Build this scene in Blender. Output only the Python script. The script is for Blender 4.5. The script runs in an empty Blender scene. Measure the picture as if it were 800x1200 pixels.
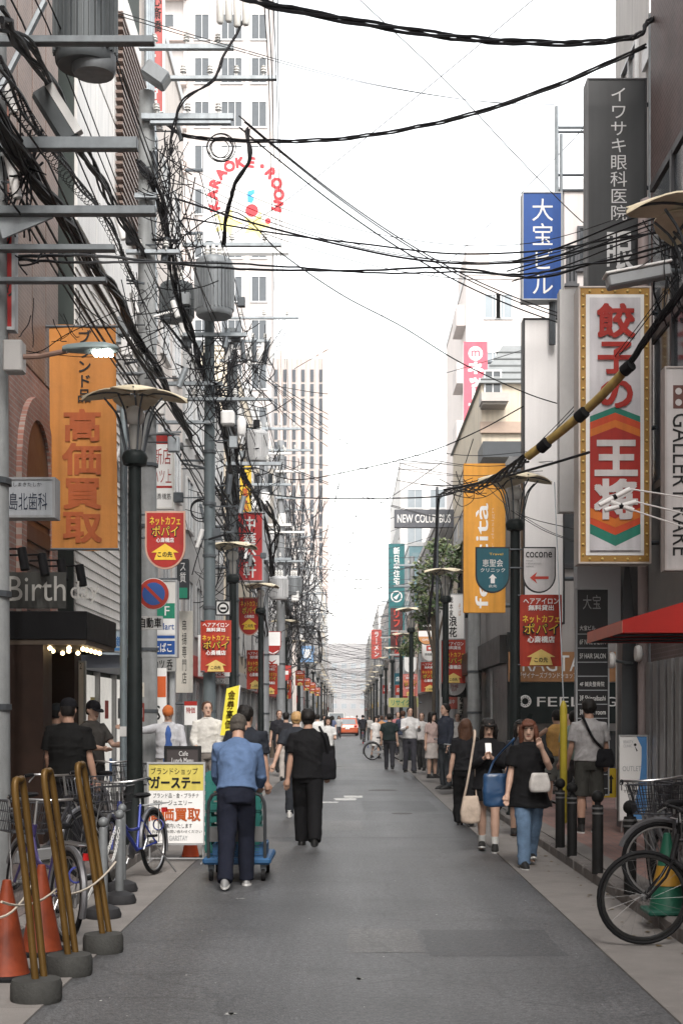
import bpy, math, random
import numpy as np
from mathutils import Vector, Matrix
R = math.radians
PI = math.pi
rnd = random.Random(11)
sc = bpy.context.scene
COL = sc.collection

# ---------------------------------------------------------------- camera
F, CX, HY, CH = 1667.0, 408.5, 839.0, 1.65      # focal length, vanishing point (800x1200 photograph), eye height
cam = bpy.data.cameras.new('camera')
cam.sensor_fit = 'HORIZONTAL'; cam.sensor_width = 36.0; cam.lens = 36.0 * F / 800
cam.shift_x = (400 - CX) / 800; cam.shift_y = (HY - 600) / 800
cam.clip_start = 0.1; cam.clip_end = 3000
camo = bpy.data.objects.new('camera', cam); COL.objects.link(camo)
camo.location = (0, 0, CH); camo.rotation_euler = (R(90), 0, 0)
sc.camera = camo

# ---------------------------------------------------------------- sky, sun, exposure
world = bpy.data.worlds.new('World'); sc.world = world; world.use_nodes = True
wn = world.node_tree.nodes; wl = world.node_tree.links
bg = wn['Background']
sky = wn.new('ShaderNodeTexSky'); sky.sky_type = 'NISHITA'; sky.sun_disc = False
SUN_EL, SUN_AZ = R(44), R(172)
sky.sun_elevation = SUN_EL; sky.sun_rotation = SUN_AZ
sky.air_density = 2.0; sky.dust_density = 0.3; sky.ozone_density = 1.0
hsv = wn.new('ShaderNodeHueSaturation'); hsv.inputs['Saturation'].default_value = 0.12
wl.new(sky.outputs[0], hsv.inputs['Color']); wl.new(hsv.outputs[0], bg.inputs['Color'])
bg.inputs['Strength'].default_value = 0.15
sl = bpy.data.lights.new('sun', 'SUN'); sl.energy = 1.5; sl.angle = R(24); sl.color = (1, 0.94, 0.88)
slo = bpy.data.objects.new('sun', sl); COL.objects.link(slo)
d = Vector((math.sin(SUN_AZ) * math.cos(SUN_EL), math.cos(SUN_AZ) * math.cos(SUN_EL), math.sin(SUN_EL)))
slo.rotation_euler = d.to_track_quat('Z', 'Y').to_euler()
vs = sc.view_settings
vs.view_transform = 'Standard'; vs.look = 'None'; vs.gamma = 1.0; vs.use_curve_mapping = False
vs.exposure = 1.5
sc.cycles.max_bounces = 4; sc.cycles.diffuse_bounces = 2; sc.cycles.glossy_bounces = 2
sc.cycles.transmission_bounces = 4; sc.cycles.transparent_max_bounces = 6
sc.cycles.use_denoising = True

# ---------------------------------------------------------------- helpers
def P(px, py, Y):
    return Vector(((px - CX) / F * Y, Y, CH - (py - HY) / F * Y))
def GY(py, z=0.0):
    return F * (CH - z) / (py - HY)

class MB:
    def __init__(s): s.v = []; s.f = []; s.m = []
    def add(s, vs, fs, mi=0):
        n = len(s.v); s.v += [tuple(v) for v in vs]
        s.f += [tuple(i + n for i in f) for f in fs]; s.m += [mi] * len(fs); return s
    def box(s, x0, x1, y0, y1, z0, z1, mi=0, b=0.0, mat=None):
        if b <= 0:
            v = [(x0,y0,z0),(x1,y0,z0),(x1,y1,z0),(x0,y1,z0),(x0,y0,z1),(x1,y0,z1),(x1,y1,z1),(x0,y1,z1)]
            f = [(0,3,2,1),(4,5,6,7),(0,1,5,4),(1,2,6,5),(2,3,7,6),(3,0,4,7)]
        else:
            b = min(b, (x1-x0)*.45, (y1-y0)*.45, (z1-z0)*.45)
            c = Vector(((x0+x1)/2,(y0+y1)/2,(z0+z1)/2)); h = Vector(((x1-x0)/2,(y1-y0)/2,(z1-z0)/2))
            v = []; idx = {}
            for sx in (-1,1):
                for sy in (-1,1):
                    for sz in (-1,1):
                        for a in range(3):
                            q = [h[0]-b, h[1]-b, h[2]-b]; q[a] = h[a]
                            idx[(sx,sy,sz,a)] = len(v)
                            v.append((c[0]+sx*q[0], c[1]+sy*q[1], c[2]+sz*q[2]))
            f = []
            sg = [(-1,-1),(1,-1),(1,1),(-1,1)]
            def key(a, sa, p): 
                k = [0,0,0]; k[a] = sa; o = [(a+1)%3,(a+2)%3]; k[o[0]] = p[0]; k[o[1]] = p[1]; return tuple(k)
            for a in range(3):
                for sa in (-1,1):
                    q = [idx[key(a,sa,p)+(a,)] for p in sg]
                    f.append(tuple(q if sa > 0 else q[::-1]))
                o1, o2 = (a+1)%3, (a+2)%3
                for s1, s2 in sg:
                    k0 = [0,0,0]; k0[o1] = s1; k0[o2] = s2
                    k1 = list(k0); k0[a] = -1; k1[a] = 1
                    q = [idx[tuple(k0)+(o1,)], idx[tuple(k1)+(o1,)], idx[tuple(k1)+(o2,)], idx[tuple(k0)+(o2,)]]
                    f.append(tuple(q if s1*s2 < 0 else q[::-1]))
            for sx in (-1,1):
                for sy in (-1,1):
                    for sz in (-1,1):
                        q = [idx[(sx,sy,sz,a)] for a in range(3)]
                        f.append(tuple(q if sx*sy*sz > 0 else q[::-1]))
        if mat is not None: v = [mat @ Vector(p) for p in v]
        return s.add(v, f, mi)
    def tube(s, pts, r, n=6, mi=0, cap=True, closed=False):
        pts = [Vector(p) for p in pts]; L = len(pts)
        rr = r if isinstance(r, (list, tuple)) else [r]*L
        up = None; rings = []
        for i, p in enumerate(pts):
            if closed: t = pts[(i+1)%L] - pts[i-1]
            else: t = pts[min(i+1,L-1)] - pts[max(i-1,0)]
            if t.length < 1e-9: t = Vector((0,0,1))
            t.normalize()
            if up is None:
                up = Vector((0,0,1)) if abs(t.z) < .9 else Vector((1,0,0))
            a = up - t*up.dot(t)
            if a.length < 1e-6: a = Vector((1,0,0)) - t*t.x
            a.normalize(); b = t.cross(a); up = a
            rings.append([p + a*(math.cos(2*PI*k/n)*rr[i]) + b*(math.sin(2*PI*k/n)*rr[i]) for k in range(n)])
        return s.loft(rings, mi, cap and not closed, closed)
    def loft(s, rings, mi=0, cap=True, closed=False):
        n = len(rings[0]); vs = [q for r_ in rings for q in r_]; fs = []
        L = len(rings)
        for i in range(L if closed else L-1):
            j = (i+1) % L
            for k in range(n):
                k2 = (k+1) % n
                fs.append((i*n+k, i*n+k2, j*n+k2, j*n+k))
        if cap:
            fs.append(tuple(range(n))[::-1]); fs.append(tuple((L-1)*n+k for k in range(n)))
        return s.add(vs, fs, mi)
    def lathe(s, prof, n=16, o=(0,0,0), axis='z', mi=0, fl=0.0):
        rings = []
        for r_, z in prof:
            ring = []
            for k in range(n):
                a = 2*PI*k/n; q = r_*(1+fl*(1 if k%2 else -1))
                x, y = q*math.cos(a), q*math.sin(a)
                p = (x,y,z) if axis == 'z' else ((z,x,y) if axis == 'x' else (y,z,x))
                ring.append((p[0]+o[0], p[1]+o[1], p[2]+o[2]))
            rings.append(ring)
        return s.loft(rings, mi)
    def ball(s, c, r, n=10, m=7, mi=0):
        if not isinstance(r, (tuple, list)): r = (r,r,r)
        rings = []
        for i in range(m+1):
            t = -PI/2 + PI*i/m; cz, sz = max(math.cos(t), .02), math.sin(t)
            rings.append([(c[0]+r[0]*cz*math.cos(2*PI*k/n), c[1]+r[1]*cz*math.sin(2*PI*k/n), c[2]+r[2]*sz) for k in range(n)])
        return s.loft(rings, mi)
    def prism(s, poly, y0, y1, mi=0):
        n = len(poly)
        v = [(x,y0,z) for x,z in poly] + [(x,y1,z) for x,z in poly]
        f = [tuple(range(n)), tuple(range(2*n-1, n-1, -1))]
        f += [(k, k+n, (k+1)%n+n, (k+1)%n) for k in range(n)]
        return s.add(v, f, mi)
    def torus(s, c, Rm, r, axis='y', n=24, m=6, mi=0):
        pts = []
        for k in range(n):
            a = 2*PI*k/n; x, z = Rm*math.cos(a), Rm*math.sin(a)
            pts.append(Vector(c) + Vector((x,0,z) if axis == 'y' else ((0,x,z) if axis == 'x' else (x,z,0))))
        return s.tube(pts, r, m, mi, closed=True)

def link(name, me, parent=None, loc=None):
    o = bpy.data.objects.new(name, me); COL.objects.link(o)
    if parent is not None: o.parent = parent
    if loc is not None: o.location = loc
    return o
def mesh(mb, mats, smooth=False, name='mesh'):
    me = bpy.data.meshes.new(name); me.from_pydata(mb.v, [], mb.f)
    if not isinstance(mats, (list, tuple)): mats = [mats]
    for m in mats: me.materials.append(m)
    if len(mats) > 1: me.polygons.foreach_set('material_index', mb.m)
    if smooth:
        me.shade_smooth(); me.set_sharp_from_angle(angle=R(42))
    me.update(); return me
def obj(name, mb, mats, parent=None, smooth=False, loc=None):
    return link(name, mesh(mb, mats, smooth, name), parent, loc)
def tag(o, label, cat, group=None):
    o['label'] = label; o['category'] = cat
    if group: o['group'] = group
    return o
def thing(name, label, cat, loc=(0,0,0), rotz=0.0, group=None):
    o = bpy.data.objects.new(name, None); COL.objects.link(o); o.empty_display_size = .1
    o.location = loc; o.rotation_euler = (0,0,rotz)
    return tag(o, label, cat, group)
def struct(name, mb, mat, parent=None):
    o = obj(name, mb, mat, parent)
    if parent is None: o['kind'] = 'structure'
    return o
def stuff(name, mb, mat, label=None, cat=None, parent=None, smooth=False):
    o = obj(name, mb, mat, parent, smooth); o['kind'] = 'stuff'
    if label: o['label'] = label; o['category'] = cat
    return o
def copy_tree(o, parent=None):
    c = o.copy(); COL.objects.link(c)
    if parent is not None: c.parent = parent
    for ch in list(o.children): copy_tree(ch, c)
    return c
def spline(pts, sub=6):
    pts = [Vector(p) for p in pts]; n = len(pts); out = []
    for i in range(n-1):
        p0 = pts[i-1] if i else pts[0]*2-pts[1]; p1 = pts[i]; p2 = pts[i+1]
        p3 = pts[i+2] if i+2 < n else pts[-1]*2-pts[-2]
        for k in range(sub):
            t = k/sub
            out.append(.5*((2*p1)+(p2-p0)*t+(2*p0-5*p1+4*p2-p3)*t*t+(3*p1-p0-3*p2+p3)*t**3))
    out.append(pts[-1]); return out
def sag(a, b, s, n=10):
    a, b = Vector(a), Vector(b)
    return [a.lerp(b, i/n) - Vector((0,0,4*s*(i/n)*(1-i/n))) for i in range(n+1)]

# ---------------------------------------------------------------- materials
_mats = {}
def M(name, col, rough=.6, metal=0.0, var=.10, scale=3.0, bump=0.0, bscale=80.0, streak=0.0, coat=0.0,
      emis=0.0, trans=0.0, spec=.3, alpha=1.0):
    if name in _mats: return _mats[name]
    m = bpy.data.materials.new(name); m.use_nodes = True; _mats[name] = m
    nt = m.node_tree; N = nt.nodes; L = nt.links; b = N['Principled BSDF']
    b.inputs['Roughness'].default_value = rough; b.inputs['Metallic'].default_value = metal
    b.inputs['Coat Weight'].default_value = coat; b.inputs['Specular IOR Level'].default_value = spec
    if trans: b.inputs['Transmission Weight'].default_value = trans
    if alpha < 1: b.inputs['Alpha'].default_value = alpha
    if streak == 0 and name.startswith(('sign_','banner','shield','dumpling_','chevron','stand_','blank','gallery','clinic','teal_face','name_grey','fascia')): streak = .22; var = max(var, .12)
    c4 = (*col, 1)
    tc = N.new('ShaderNodeTexCoord')
    if var > 0:
        nz = N.new('ShaderNodeTexNoise'); nz.inputs['Scale'].default_value = scale; nz.inputs['Detail'].default_value = 6
        nz.inputs['Roughness'].default_value = .65
        L.new(tc.outputs['Object'], nz.inputs['Vector'])
        rp = N.new('ShaderNodeMapRange'); rp.inputs[1].default_value = .3; rp.inputs[2].default_value = .7
        rp.inputs[3].default_value = 1-var; rp.inputs[4].default_value = 1+var*.6
        L.new(nz.outputs[0], rp.inputs[0])
        mx = N.new('ShaderNodeMix'); mx.data_type = 'RGBA'; mx.blend_type = 'MULTIPLY'; mx.inputs[0].default_value = 1
        mx.inputs[6].default_value = c4; L.new(rp.outputs[0], mx.inputs[7]); out = mx.outputs[2]
        if streak > 0:
            mp = N.new('ShaderNodeMapping'); mp.inputs['Scale'].default_value = (5,5,.35)
            L.new(tc.outputs['Object'], mp.inputs[0])
            n2 = N.new('ShaderNodeTexNoise'); n2.inputs['Scale'].default_value = 1.6; n2.inputs['Detail'].default_value = 5
            L.new(mp.outputs[0], n2.inputs['Vector'])
            r2 = N.new('ShaderNodeMapRange'); r2.inputs[1].default_value = .42; r2.inputs[2].default_value = .72
            r2.inputs[3].default_value = 1; r2.inputs[4].default_value = 1-streak
            L.new(n2.outputs[0], r2.inputs[0])
            m2 = N.new('ShaderNodeMix'); m2.data_type = 'RGBA'; m2.blend_type = 'MULTIPLY'; m2.inputs[0].default_value = 1
            L.new(out, m2.inputs[6]); L.new(r2.outputs[0], m2.inputs[7]); out = m2.outputs[2]
        L.new(out, b.inputs['Base Color'])
        rr = N.new('ShaderNodeMapRange'); rr.inputs[3].default_value = max(rough-.12, .02); rr.inputs[4].default_value = min(rough+.15, 1)
        L.new(nz.outputs[0], rr.inputs[0]); L.new(rr.outputs[0], b.inputs['Roughness'])
    else:
        b.inputs['Base Color'].default_value = c4
    if bump > 0:
        nb = N.new('ShaderNodeTexNoise'); nb.inputs['Scale'].default_value = bscale; nb.inputs['Detail'].default_value = 4
        L.new(tc.outputs['Object'], nb.inputs['Vector'])
        bp = N.new('ShaderNodeBump'); bp.inputs['Strength'].default_value = bump; bp.inputs['Distance'].default_value = .02
        L.new(nb.outputs[0], bp.inputs['Height']); L.new(bp.outputs[0], b.inputs['Normal'])
    if emis > 0:
        b.inputs['Emission Color'].default_value = c4; b.inputs['Emission Strength'].default_value = emis
    return m
def MBrick(name, c1, c2, mortar, bw, bh, plane='yz', ms=.012, rough=.75, off=.5, bump=.4):
    if name in _mats: return _mats[name]
    m = bpy.data.materials.new(name); m.use_nodes = True; _mats[name] = m
    nt = m.node_tree; N = nt.nodes; L = nt.links; b = N['Principled BSDF']
    tc = N.new('ShaderNodeTexCoord'); sp = N.new('ShaderNodeSeparateXYZ'); cb = N.new('ShaderNodeCombineXYZ')
    L.new(tc.outputs['Object'], sp.inputs[0])
    for i, a in enumerate(plane): L.new(sp.outputs['xyz'.index(a)], cb.inputs[i])
    br = N.new('ShaderNodeTexBrick'); br.offset = off
    br.inputs['Color1'].default_value = (*c1,1); br.inputs['Color2'].default_value = (*c2,1); br.inputs['Mortar'].default_value = (*mortar,1)
    br.inputs['Scale'].default_value = 1; br.inputs['Brick Width'].default_value = bw; br.inputs['Row Height'].default_value = bh
    br.inputs['Mortar Size'].default_value = ms; br.inputs['Mortar Smooth'].default_value = .2
    L.new(cb.outputs[0], br.inputs['Vector'])
    nz = N.new('ShaderNodeTexNoise'); nz.inputs['Scale'].default_value = 1.3; nz.inputs['Detail'].default_value = 7
    L.new(tc.outputs['Object'], nz.inputs['Vector'])
    rp = N.new('ShaderNodeMapRange'); rp.inputs[1].default_value = .3; rp.inputs[2].default_value = .7; rp.inputs[3].default_value = .7; rp.inputs[4].default_value = 1.15
    L.new(nz.outputs[0], rp.inputs[0])
    mx = N.new('ShaderNodeMix'); mx.data_type = 'RGBA'; mx.blend_type = 'MULTIPLY'; mx.inputs[0].default_value = 1
    L.new(br.outputs['Color'], mx.inputs[6]); L.new(rp.outputs[0], mx.inputs[7]); L.new(mx.outputs[2], b.inputs['Base Color'])
    bp = N.new('ShaderNodeBump'); bp.inputs['Strength'].default_value = bump; bp.inputs['Distance'].default_value = .01; bp.invert = True
    L.new(br.outputs['Fac'], bp.inputs['Height']); L.new(bp.outputs[0], b.inputs['Normal'])
    b.inputs['Roughness'].default_value = rough
    return m
def asphalt(name, base, speck=.5):
    m = bpy.data.materials.new(name); m.use_nodes = True
    nt = m.node_tree; N = nt.nodes; L = nt.links; b = N['Principled BSDF']
    tc = N.new('ShaderNodeTexCoord')
    def nz(s, d, lo, hi, a, c, mapping=None):
        n = N.new('ShaderNodeTexNoise'); n.inputs['Scale'].default_value = s; n.inputs['Detail'].default_value = d
        src = tc.outputs['Object']
        if mapping:
            mp = N.new('ShaderNodeMapping'); mp.inputs['Scale'].default_value = mapping; L.new(src, mp.inputs[0]); src = mp.outputs[0]
        L.new(src, n.inputs['Vector'])
        r = N.new('ShaderNodeMapRange'); r.inputs[1].default_value = lo; r.inputs[2].default_value = hi
        r.inputs[3].default_value = a; r.inputs[4].default_value = c; L.new(n.outputs[0], r.inputs[0]); return n, r
    n1, r1 = nz(.7, 6, .3, .7, .76, 1.2); n2, r2 = nz(75, 3, .3, .72, .45, 1.1+speck); n3, r3 = nz(26, 4, .32, .7, .62, 1.42)
    n4, r4 = nz(1.0, 4, .35, .65, .80, 1.12, (2.2, .12, 1)); n5, r5 = nz(30, 2, .66, .74, 1.0, 1.7)
    n7, r7 = nz(1.7, 5, .56, .70, 1.0, .74); n8, r8 = nz(11, 2, .66, .72, 1.0, .72)
    cur = None
    for r in (r1, r2, r3, r4, r5, r7, r8):
        mx = N.new('ShaderNodeMix'); mx.data_type = 'RGBA'; mx.blend_type = 'MULTIPLY'; mx.inputs[0].default_value = 1
        if cur is None: mx.inputs[6].default_value = (*base,1)
        else: L.new(cur, mx.inputs[6])
        L.new(r.outputs[0], mx.inputs[7]); cur = mx.outputs[2]
    L.new(cur, b.inputs['Base Color'])
    # hairline cracks
    vo = N.new('ShaderNodeTexVoronoi'); vo.feature = 'DISTANCE_TO_EDGE'; vo.inputs['Scale'].default_value = .55
    wv = N.new('ShaderNodeMixRGB'); wv.blend_type = 'ADD'; wv.inputs[0].default_value = .35
    n6 = N.new('ShaderNodeTexNoise'); n6.inputs['Scale'].default_value = 2.2; n6.inputs['Detail'].default_value = 6
    L.new(tc.outputs['Object'], n6.inputs['Vector']); L.new(tc.outputs['Object'], wv.inputs[1]); L.new(n6.outputs['Color'], wv.inputs[2])
    L.new(wv.outputs[0], vo.inputs['Vector'])
    cr = N.new('ShaderNodeMapRange'); cr.inputs[1].default_value = 0; cr.inputs[2].default_value = .012; cr.inputs[3].default_value = .66; cr.inputs[4].default_value = 1
    L.new(vo.outputs['Distance'], cr.inputs[0])
    mx = N.new('ShaderNodeMix'); mx.data_type = 'RGBA'; mx.blend_type = 'MULTIPLY'; mx.inputs[0].default_value = 1
    L.new(cur, mx.inputs[6]); L.new(cr.outputs[0], mx.inputs[7]); L.new(mx.outputs[2], b.inputs['Base Color'])
    bp = N.new('ShaderNodeBump'); bp.inputs['Strength'].default_value = .5; bp.inputs['Distance'].default_value = .006
    L.new(n2.outputs[0], bp.inputs['Height']); L.new(bp.outputs[0], b.inputs['Normal'])
    b.inputs['Roughness'].default_value = .52
    return m
def glass(name, tint=(.05,.06,.07), rough=.06):
    return M(name, tint, rough, 0, .15, .6, spec=.8)
def clear(name, tint=(.9,.95,.95)):
    if name in _mats: return _mats[name]
    m = bpy.data.materials.new(name); m.use_nodes = True; _mats[name] = m
    nt = m.node_tree; N = nt.nodes; L = nt.links; out = N['Material Output']
    g = N.new('ShaderNodeBsdfGlossy'); g.inputs['Roughness'].default_value = .03
    t = N.new('ShaderNodeBsdfTransparent'); t.inputs[0].default_value = (*tint,1)
    mx = N.new('ShaderNodeMixShader'); fr = N.new('ShaderNodeFresnel'); fr.inputs[0].default_value = 1.5
    L.new(fr.outputs[0], mx.inputs[0]); L.new(t.outputs[0], mx.inputs[1]); L.new(g.outputs[0], mx.inputs[2])
    L.new(mx.outputs[0], out.inputs['Surface']); return m

black = M('black_rubber', (.010,.010,.011), .6, var=.2, scale=12, spec=.12)
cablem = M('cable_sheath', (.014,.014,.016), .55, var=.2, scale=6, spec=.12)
cable_far = M('far_cable_grey', (.05,.05,.055), .6, var=.2)  # paler grey for the distant cables
lampblk = M('lamp_paint', (.014,.018,.018), .5, var=.3, scale=7, streak=.2, spec=.12)
steel = M('galvanised_steel', (.34,.37,.39), .5, .55, .2, 9, streak=.25)
darksteel = M('dark_steel', (.09,.10,.11), .5, .4, .2, 8)
concpole = M('concrete_pole', (.30,.31,.31), .85, 0, .16, 6, .25, 120, .3)
white = M('white_paint', (.78,.77,.75), .5, var=.07, streak=.12)
offwhite = M('off_white_plastic', (.72,.70,.66), .45, var=.06, streak=.1)
porcelain = M('porcelain', (.62,.61,.58), .25, var=.1)
chrome = M('chrome', (.42,.42,.42), .33, .9, .1, 20)

# ---------------------------------------------------------------- lettering (flat print)
_gl = {}
def glyph(ch, bold=0.0):
    k = (ch, bold)
    if k in _gl: return _gl[k]
    c = bpy.data.curves.new('print', 'FONT'); c.body = ch; c.resolution_u = 3
    o = bpy.data.objects.new('print', c)
    me = o.to_mesh()
    n = len(me.vertices); co = np.zeros(n*3); me.vertices.foreach_get('co', co); co = co.reshape(-1,3)[:, :2].copy()
    fs = [tuple(p.vertices) for p in me.polygons]
    o.to_mesh_clear(); bpy.data.objects.remove(o); bpy.data.curves.remove(c)
    _gl[k] = (co, fs); return _gl[k]
def text_into(mb, txt, x0, z0, x1, z1, y, bold=0.0, vertical=False, rot=0, mi=0):
    if bold >= .02:      # heavier strokes: the print laid down several times, a hair apart
        n = 1 if vertical else max(1, len(txt.split('\n')[0])); cell = (x1-x0)/n if rot == 0 else (z1-z0)/n
        b_ = bold*cell*.75
        offs = [(a, c) for a in (-1,0,1) for c in (-1,0,1)] if bold >= .03 else [(0,0),(-1,-1),(1,-1),(1,1),(-1,1)]
        for i, (dx, dz) in enumerate(offs):
            text_into(mb, txt, x0+dx*b_, z0+dz*b_, x1+dx*b_, z1+dz*b_, y-.0003*i, 0, vertical, rot, mi)
        return
    """fits print into the rectangle, facing -y"""
    if vertical:
        n = len(txt); ch = (z1-z0)/n
        for i, t in enumerate(txt):
            if t == ' ': continue
            co, fs = glyph(t, bold)
            if not len(co): continue
            c = co - np.array([.5,.38])
            if t in 'ー〜-':
                c = np.stack([-c[:,1]*1.0, c[:,0]], 1); c = c*np.array([1,-1])
            elif ord(t) < 0x250:
                lo, hi = co.min(0), co.max(0); c = co-(lo+hi)/2
            c = c*np.array([(x1-x0), ch*.98])
            zc = z1-(i+.5)*ch; xc = (x0+x1)/2
            mb.add([(xc+a, y, zc+b) for a, b in c], fs, mi)
        return
    co, fs = glyph(txt, bold)
    if not len(co): return
    lo, hi = co.min(0), co.max(0); u = (co-lo)/np.maximum(hi-lo, 1e-6)
    if rot == 90: u = np.stack([1-u[:,1], u[:,0]], 1)     # reads upwards
    if rot == -90: u = np.stack([u[:,1], 1-u[:,0]], 1)    # reads downwards
    mb.add([(x0+a*(x1-x0), y, z0+b*(z1-z0)) for a, b in u], fs, mi)

# signs: local x centred, z 0..h, facing -y; u to the right 0..1, v downwards 0..1
def rect(px0, py0, px1, py1, Y):
    a = P(px0, py1, Y); b = P(px1, py0, Y)
    return (a.x+b.x)/2, a.z, b.x-a.x, b.z-a.z
class Sign:
    def __init__(s, label, r, Y, case, face=None, d=.14, fw=0.0, framem=None, name='hanging_sign', cat='sign', group=None, rotz=0, bare=False):
        x, z, s.w, s.h = rect(*r, Y); s.y = 0
        s.root = thing(name, label, cat, (x, Y, z), rotz, group)
        s.d = d
        if bare: return
        b = min(.012, d*.3)
        s.case = obj('case', MB().box(-s.w/2, s.w/2, 0, d, 0, s.h, b=b), case, s.root)
        if fw > 0:
            m = MB(); w, h = s.w/2, s.h
            m.box(-w-.006, -w+fw, -.02, d+.006, -.006, h+.006); m.box(w-fw, w+.006, -.02, d+.006, -.006, h+.006)
            m.box(-w+fw, w-fw, -.0195, d+.0055, h-fw, h+.006); m.box(-w+fw, w-fw, -.0195, d+.0055, -.006, fw)
            obj('frame', m, framem, s.root)
        if face is not None:
            obj('face_panel', MB().box(-s.w/2+fw+.002, s.w/2-fw-.002, -.006, -.001, fw+.002, s.h-fw-.002), face, s.root)
    def uv(s, u, v): return (u-.5)*s.w, (1-v)*s.h
    def T(s, txt, u0, v0, u1, v1, mat, bold=0.0, vertical=False, rot=0, y=-.011, name='lettering'):
        x0, z1 = s.uv(u0, v0); x1, z0 = s.uv(u1, v1)
        m = MB(); text_into(m, txt, x0, z0, x1, z1, y, bold, vertical, rot)
        if m.v: return obj(name, m, mat, s.root)
    def poly(s, uvs, mat, y=-.009, name='painted_panel', th=.002):
        pts = [s.uv(u, v) for u, v in uvs]
        a = sum(pts[i][0]*pts[(i+1)%len(pts)][1]-pts[(i+1)%len(pts)][0]*pts[i][1] for i in range(len(pts)))
        if a < 0: pts = pts[::-1]
        return obj(name, MB().prism(pts, y, y+th), mat, s.root)
    def quad(s, u0, v0, u1, v1, mat, y=-.009, name='painted_panel'):
        return s.poly([(u0,v0),(u1,v0),(u1,v1),(u0,v1)], mat, y, name)
    def disc(s, u, v, ru, mat, y=-.009, name='painted_disc', n=24, rv=None):
        k = s.w/s.h; rv = ru*k if rv is None else rv
        return s.poly([(u+ru*math.cos(2*PI*i/n), v+rv*math.sin(2*PI*i/n)) for i in range(n)], mat, y, name)
    def bars(s, xs_to, zs, r=.02, mat=None, y=None):
        """brackets from the sign's edge to a local x"""
        for zf in zs:
            e = s.w/2 if xs_to > 0 else -s.w/2
            obj('bracket', MB().tube([(e*.98, s.d/2 if y is None else y, zf*s.h), (xs_to, s.d/2 if y is None else y, zf*s.h)], r, 8), mat or darksteel, s.root)
SH = [(0,0),(1,0),(1,.62)] + [(.5+.5*math.cos(a), .62+.38*math.sin(a)) for a in [R(t) for t in range(12,180,12)]] + [(0,.62)]
def shield_sign(label, r, Y, facem, edgem, pole_dx, group=None):
    s = Sign(label, r, Y, edgem, bare=True, name='shield_sign', d=.05, group=group)
    pts = [s.uv(u, v) for u, v in SH][::-1]
    obj('case', MB().prism(pts, 0, .05), edgem, s.root)
    pi = [s.uv(.5+(u-.5)*.92, .5+(v-.5)*.94) for u, v in SH][::-1]
    obj('face_panel', MB().prism(pi, -.004, -.001), facem, s.root)
    s.bars(pole_dx, (.55, .95), .014)
    return s
def tri_arrow(s, u0, v0, u1, v1, mat):
    um = (u0+u1)/2; w = u1-u0; vh = v0+(v1-v0)*.55
    s.poly([(um,v0),(u1,vh),(u1-.2*w,vh),(u1-.1*w,v1),(u0+.1*w,v1),(u0+.2*w,vh),(u0,vh)], mat, name='arrow')
red = M('sign_red', (.38,.024,.018), .45, var=.16, scale=5, streak=.3)
red2 = M('sign_orange_red', (.43,.042,.022), .5, var=.18, scale=5, streak=.3)
yel = M('sign_yellow', (.80,.52,.05), .5, var=.06)
blk = M('print_black', (.012,.012,.012), .5, var=.1)
wht = M('print_white', (.80,.79,.77), .5, var=.04)
# ================================================================ ground, road, pavements
RL, RR = -1.73, 1.77          # asphalt edges
asph = asphalt('asphalt', (.072,.073,.075)); asph_old = asphalt('asphalt_patch', (.045,.046,.048)); asph_lt = asphalt('asphalt_worn', (.088,.086,.084))
gutm = M('gutter_concrete', (.205,.19,.178), .85, 0, .22, 1.6, .35, 90, 0)
kerbm = M('kerb_stone', (.19,.175,.165), .85, 0, .22, 5, .3, 70)
pavr = MBrick('paver_red', (.27,.15,.125), (.22,.13,.115), (.17,.14,.125), .2, .1, 'yx', .006)
pavg = MBrick('paver_grey', (.17,.135,.125), (.145,.115,.105), (.1,.09,.085), .2, .1, 'yx', .006)
struct('ground', MB().add([(-900,-100,-.04),(900,-100,-.04),(900,1600,-.04),(-900,1600,-.04)], [(0,1,2,3)]), M('ground_concrete', (.2,.2,.19), .9, 0, .2, .5))
road = struct('road', MB().add([(RL,-6,0),(RR,-6,0),(RR,520,0),(RL,520,0)], [(0,1,2,3)]), asph)
def patch(name, x0, x1, y0, y1, z, m, jag=.0):
    pts = []
    for (a, b), (c, d_) in zip([(x0,y0),(x1,y0),(x1,y1),(x0,y1)], [(x1,y0),(x1,y1),(x0,y1),(x0,y0)]):
        for k in range(8):
            t = k/8; pts.append((a+(c-a)*t+rnd.uniform(-jag,jag), b+(d_-b)*t+rnd.uniform(-jag,jag), z))
    return obj(name, MB().add(pts, [tuple(range(len(pts)))]), m, road)
patch('patch', .55, 1.5, 9.75, 10.95, .0015, asph_old, .012)
patch('patch', .0, .52, 9.9, 11.0, .0015, asph_lt, .012)
patch('patch', -.9, .2, 20.5, 22.3, .0015, asph_lt, .02)
patch('patch', -1.55, -.75, 14.8, 18.6, .0015, asph_lt, .02)
patch('patch', .25, 1.55, 24.5, 27.5, .0015, asph_old, .02)
patch('patch', -1.2, 1.2, 34, 36.4, .0015, asph_old, .02)
patch('patch', -.6, 1.4, 44, 49, .0015, asph_lt, .02)
for y in (19.2, 29.6, 31.0, 39.0, 52, 61): patch('seam', RL+.02, RR-.02, y, y+.06, .0018, asph_old, .008)
wline = M('worn_road_paint', (.55,.55,.53), .8, 0, .5, 14)
for x0, x1, y0, y1 in ((-.55,-.2,26.9,27.25),(-.28,.15,27.7,28.4),(-.1,.28,28.6,29.3),(-.7,-.62,20.6,20.75),(.05,.075,8.9,8.93),(-.66,-.63,7.85,7.88),(-1.0,-.95,12.8,12.84)):
    patch('paint_mark', x0, x1, y0, y1, .0026, wline, .03)
iron = M('cast_iron', (.09,.085,.08), .6, .5, .3, 30, .5, 60)
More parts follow.
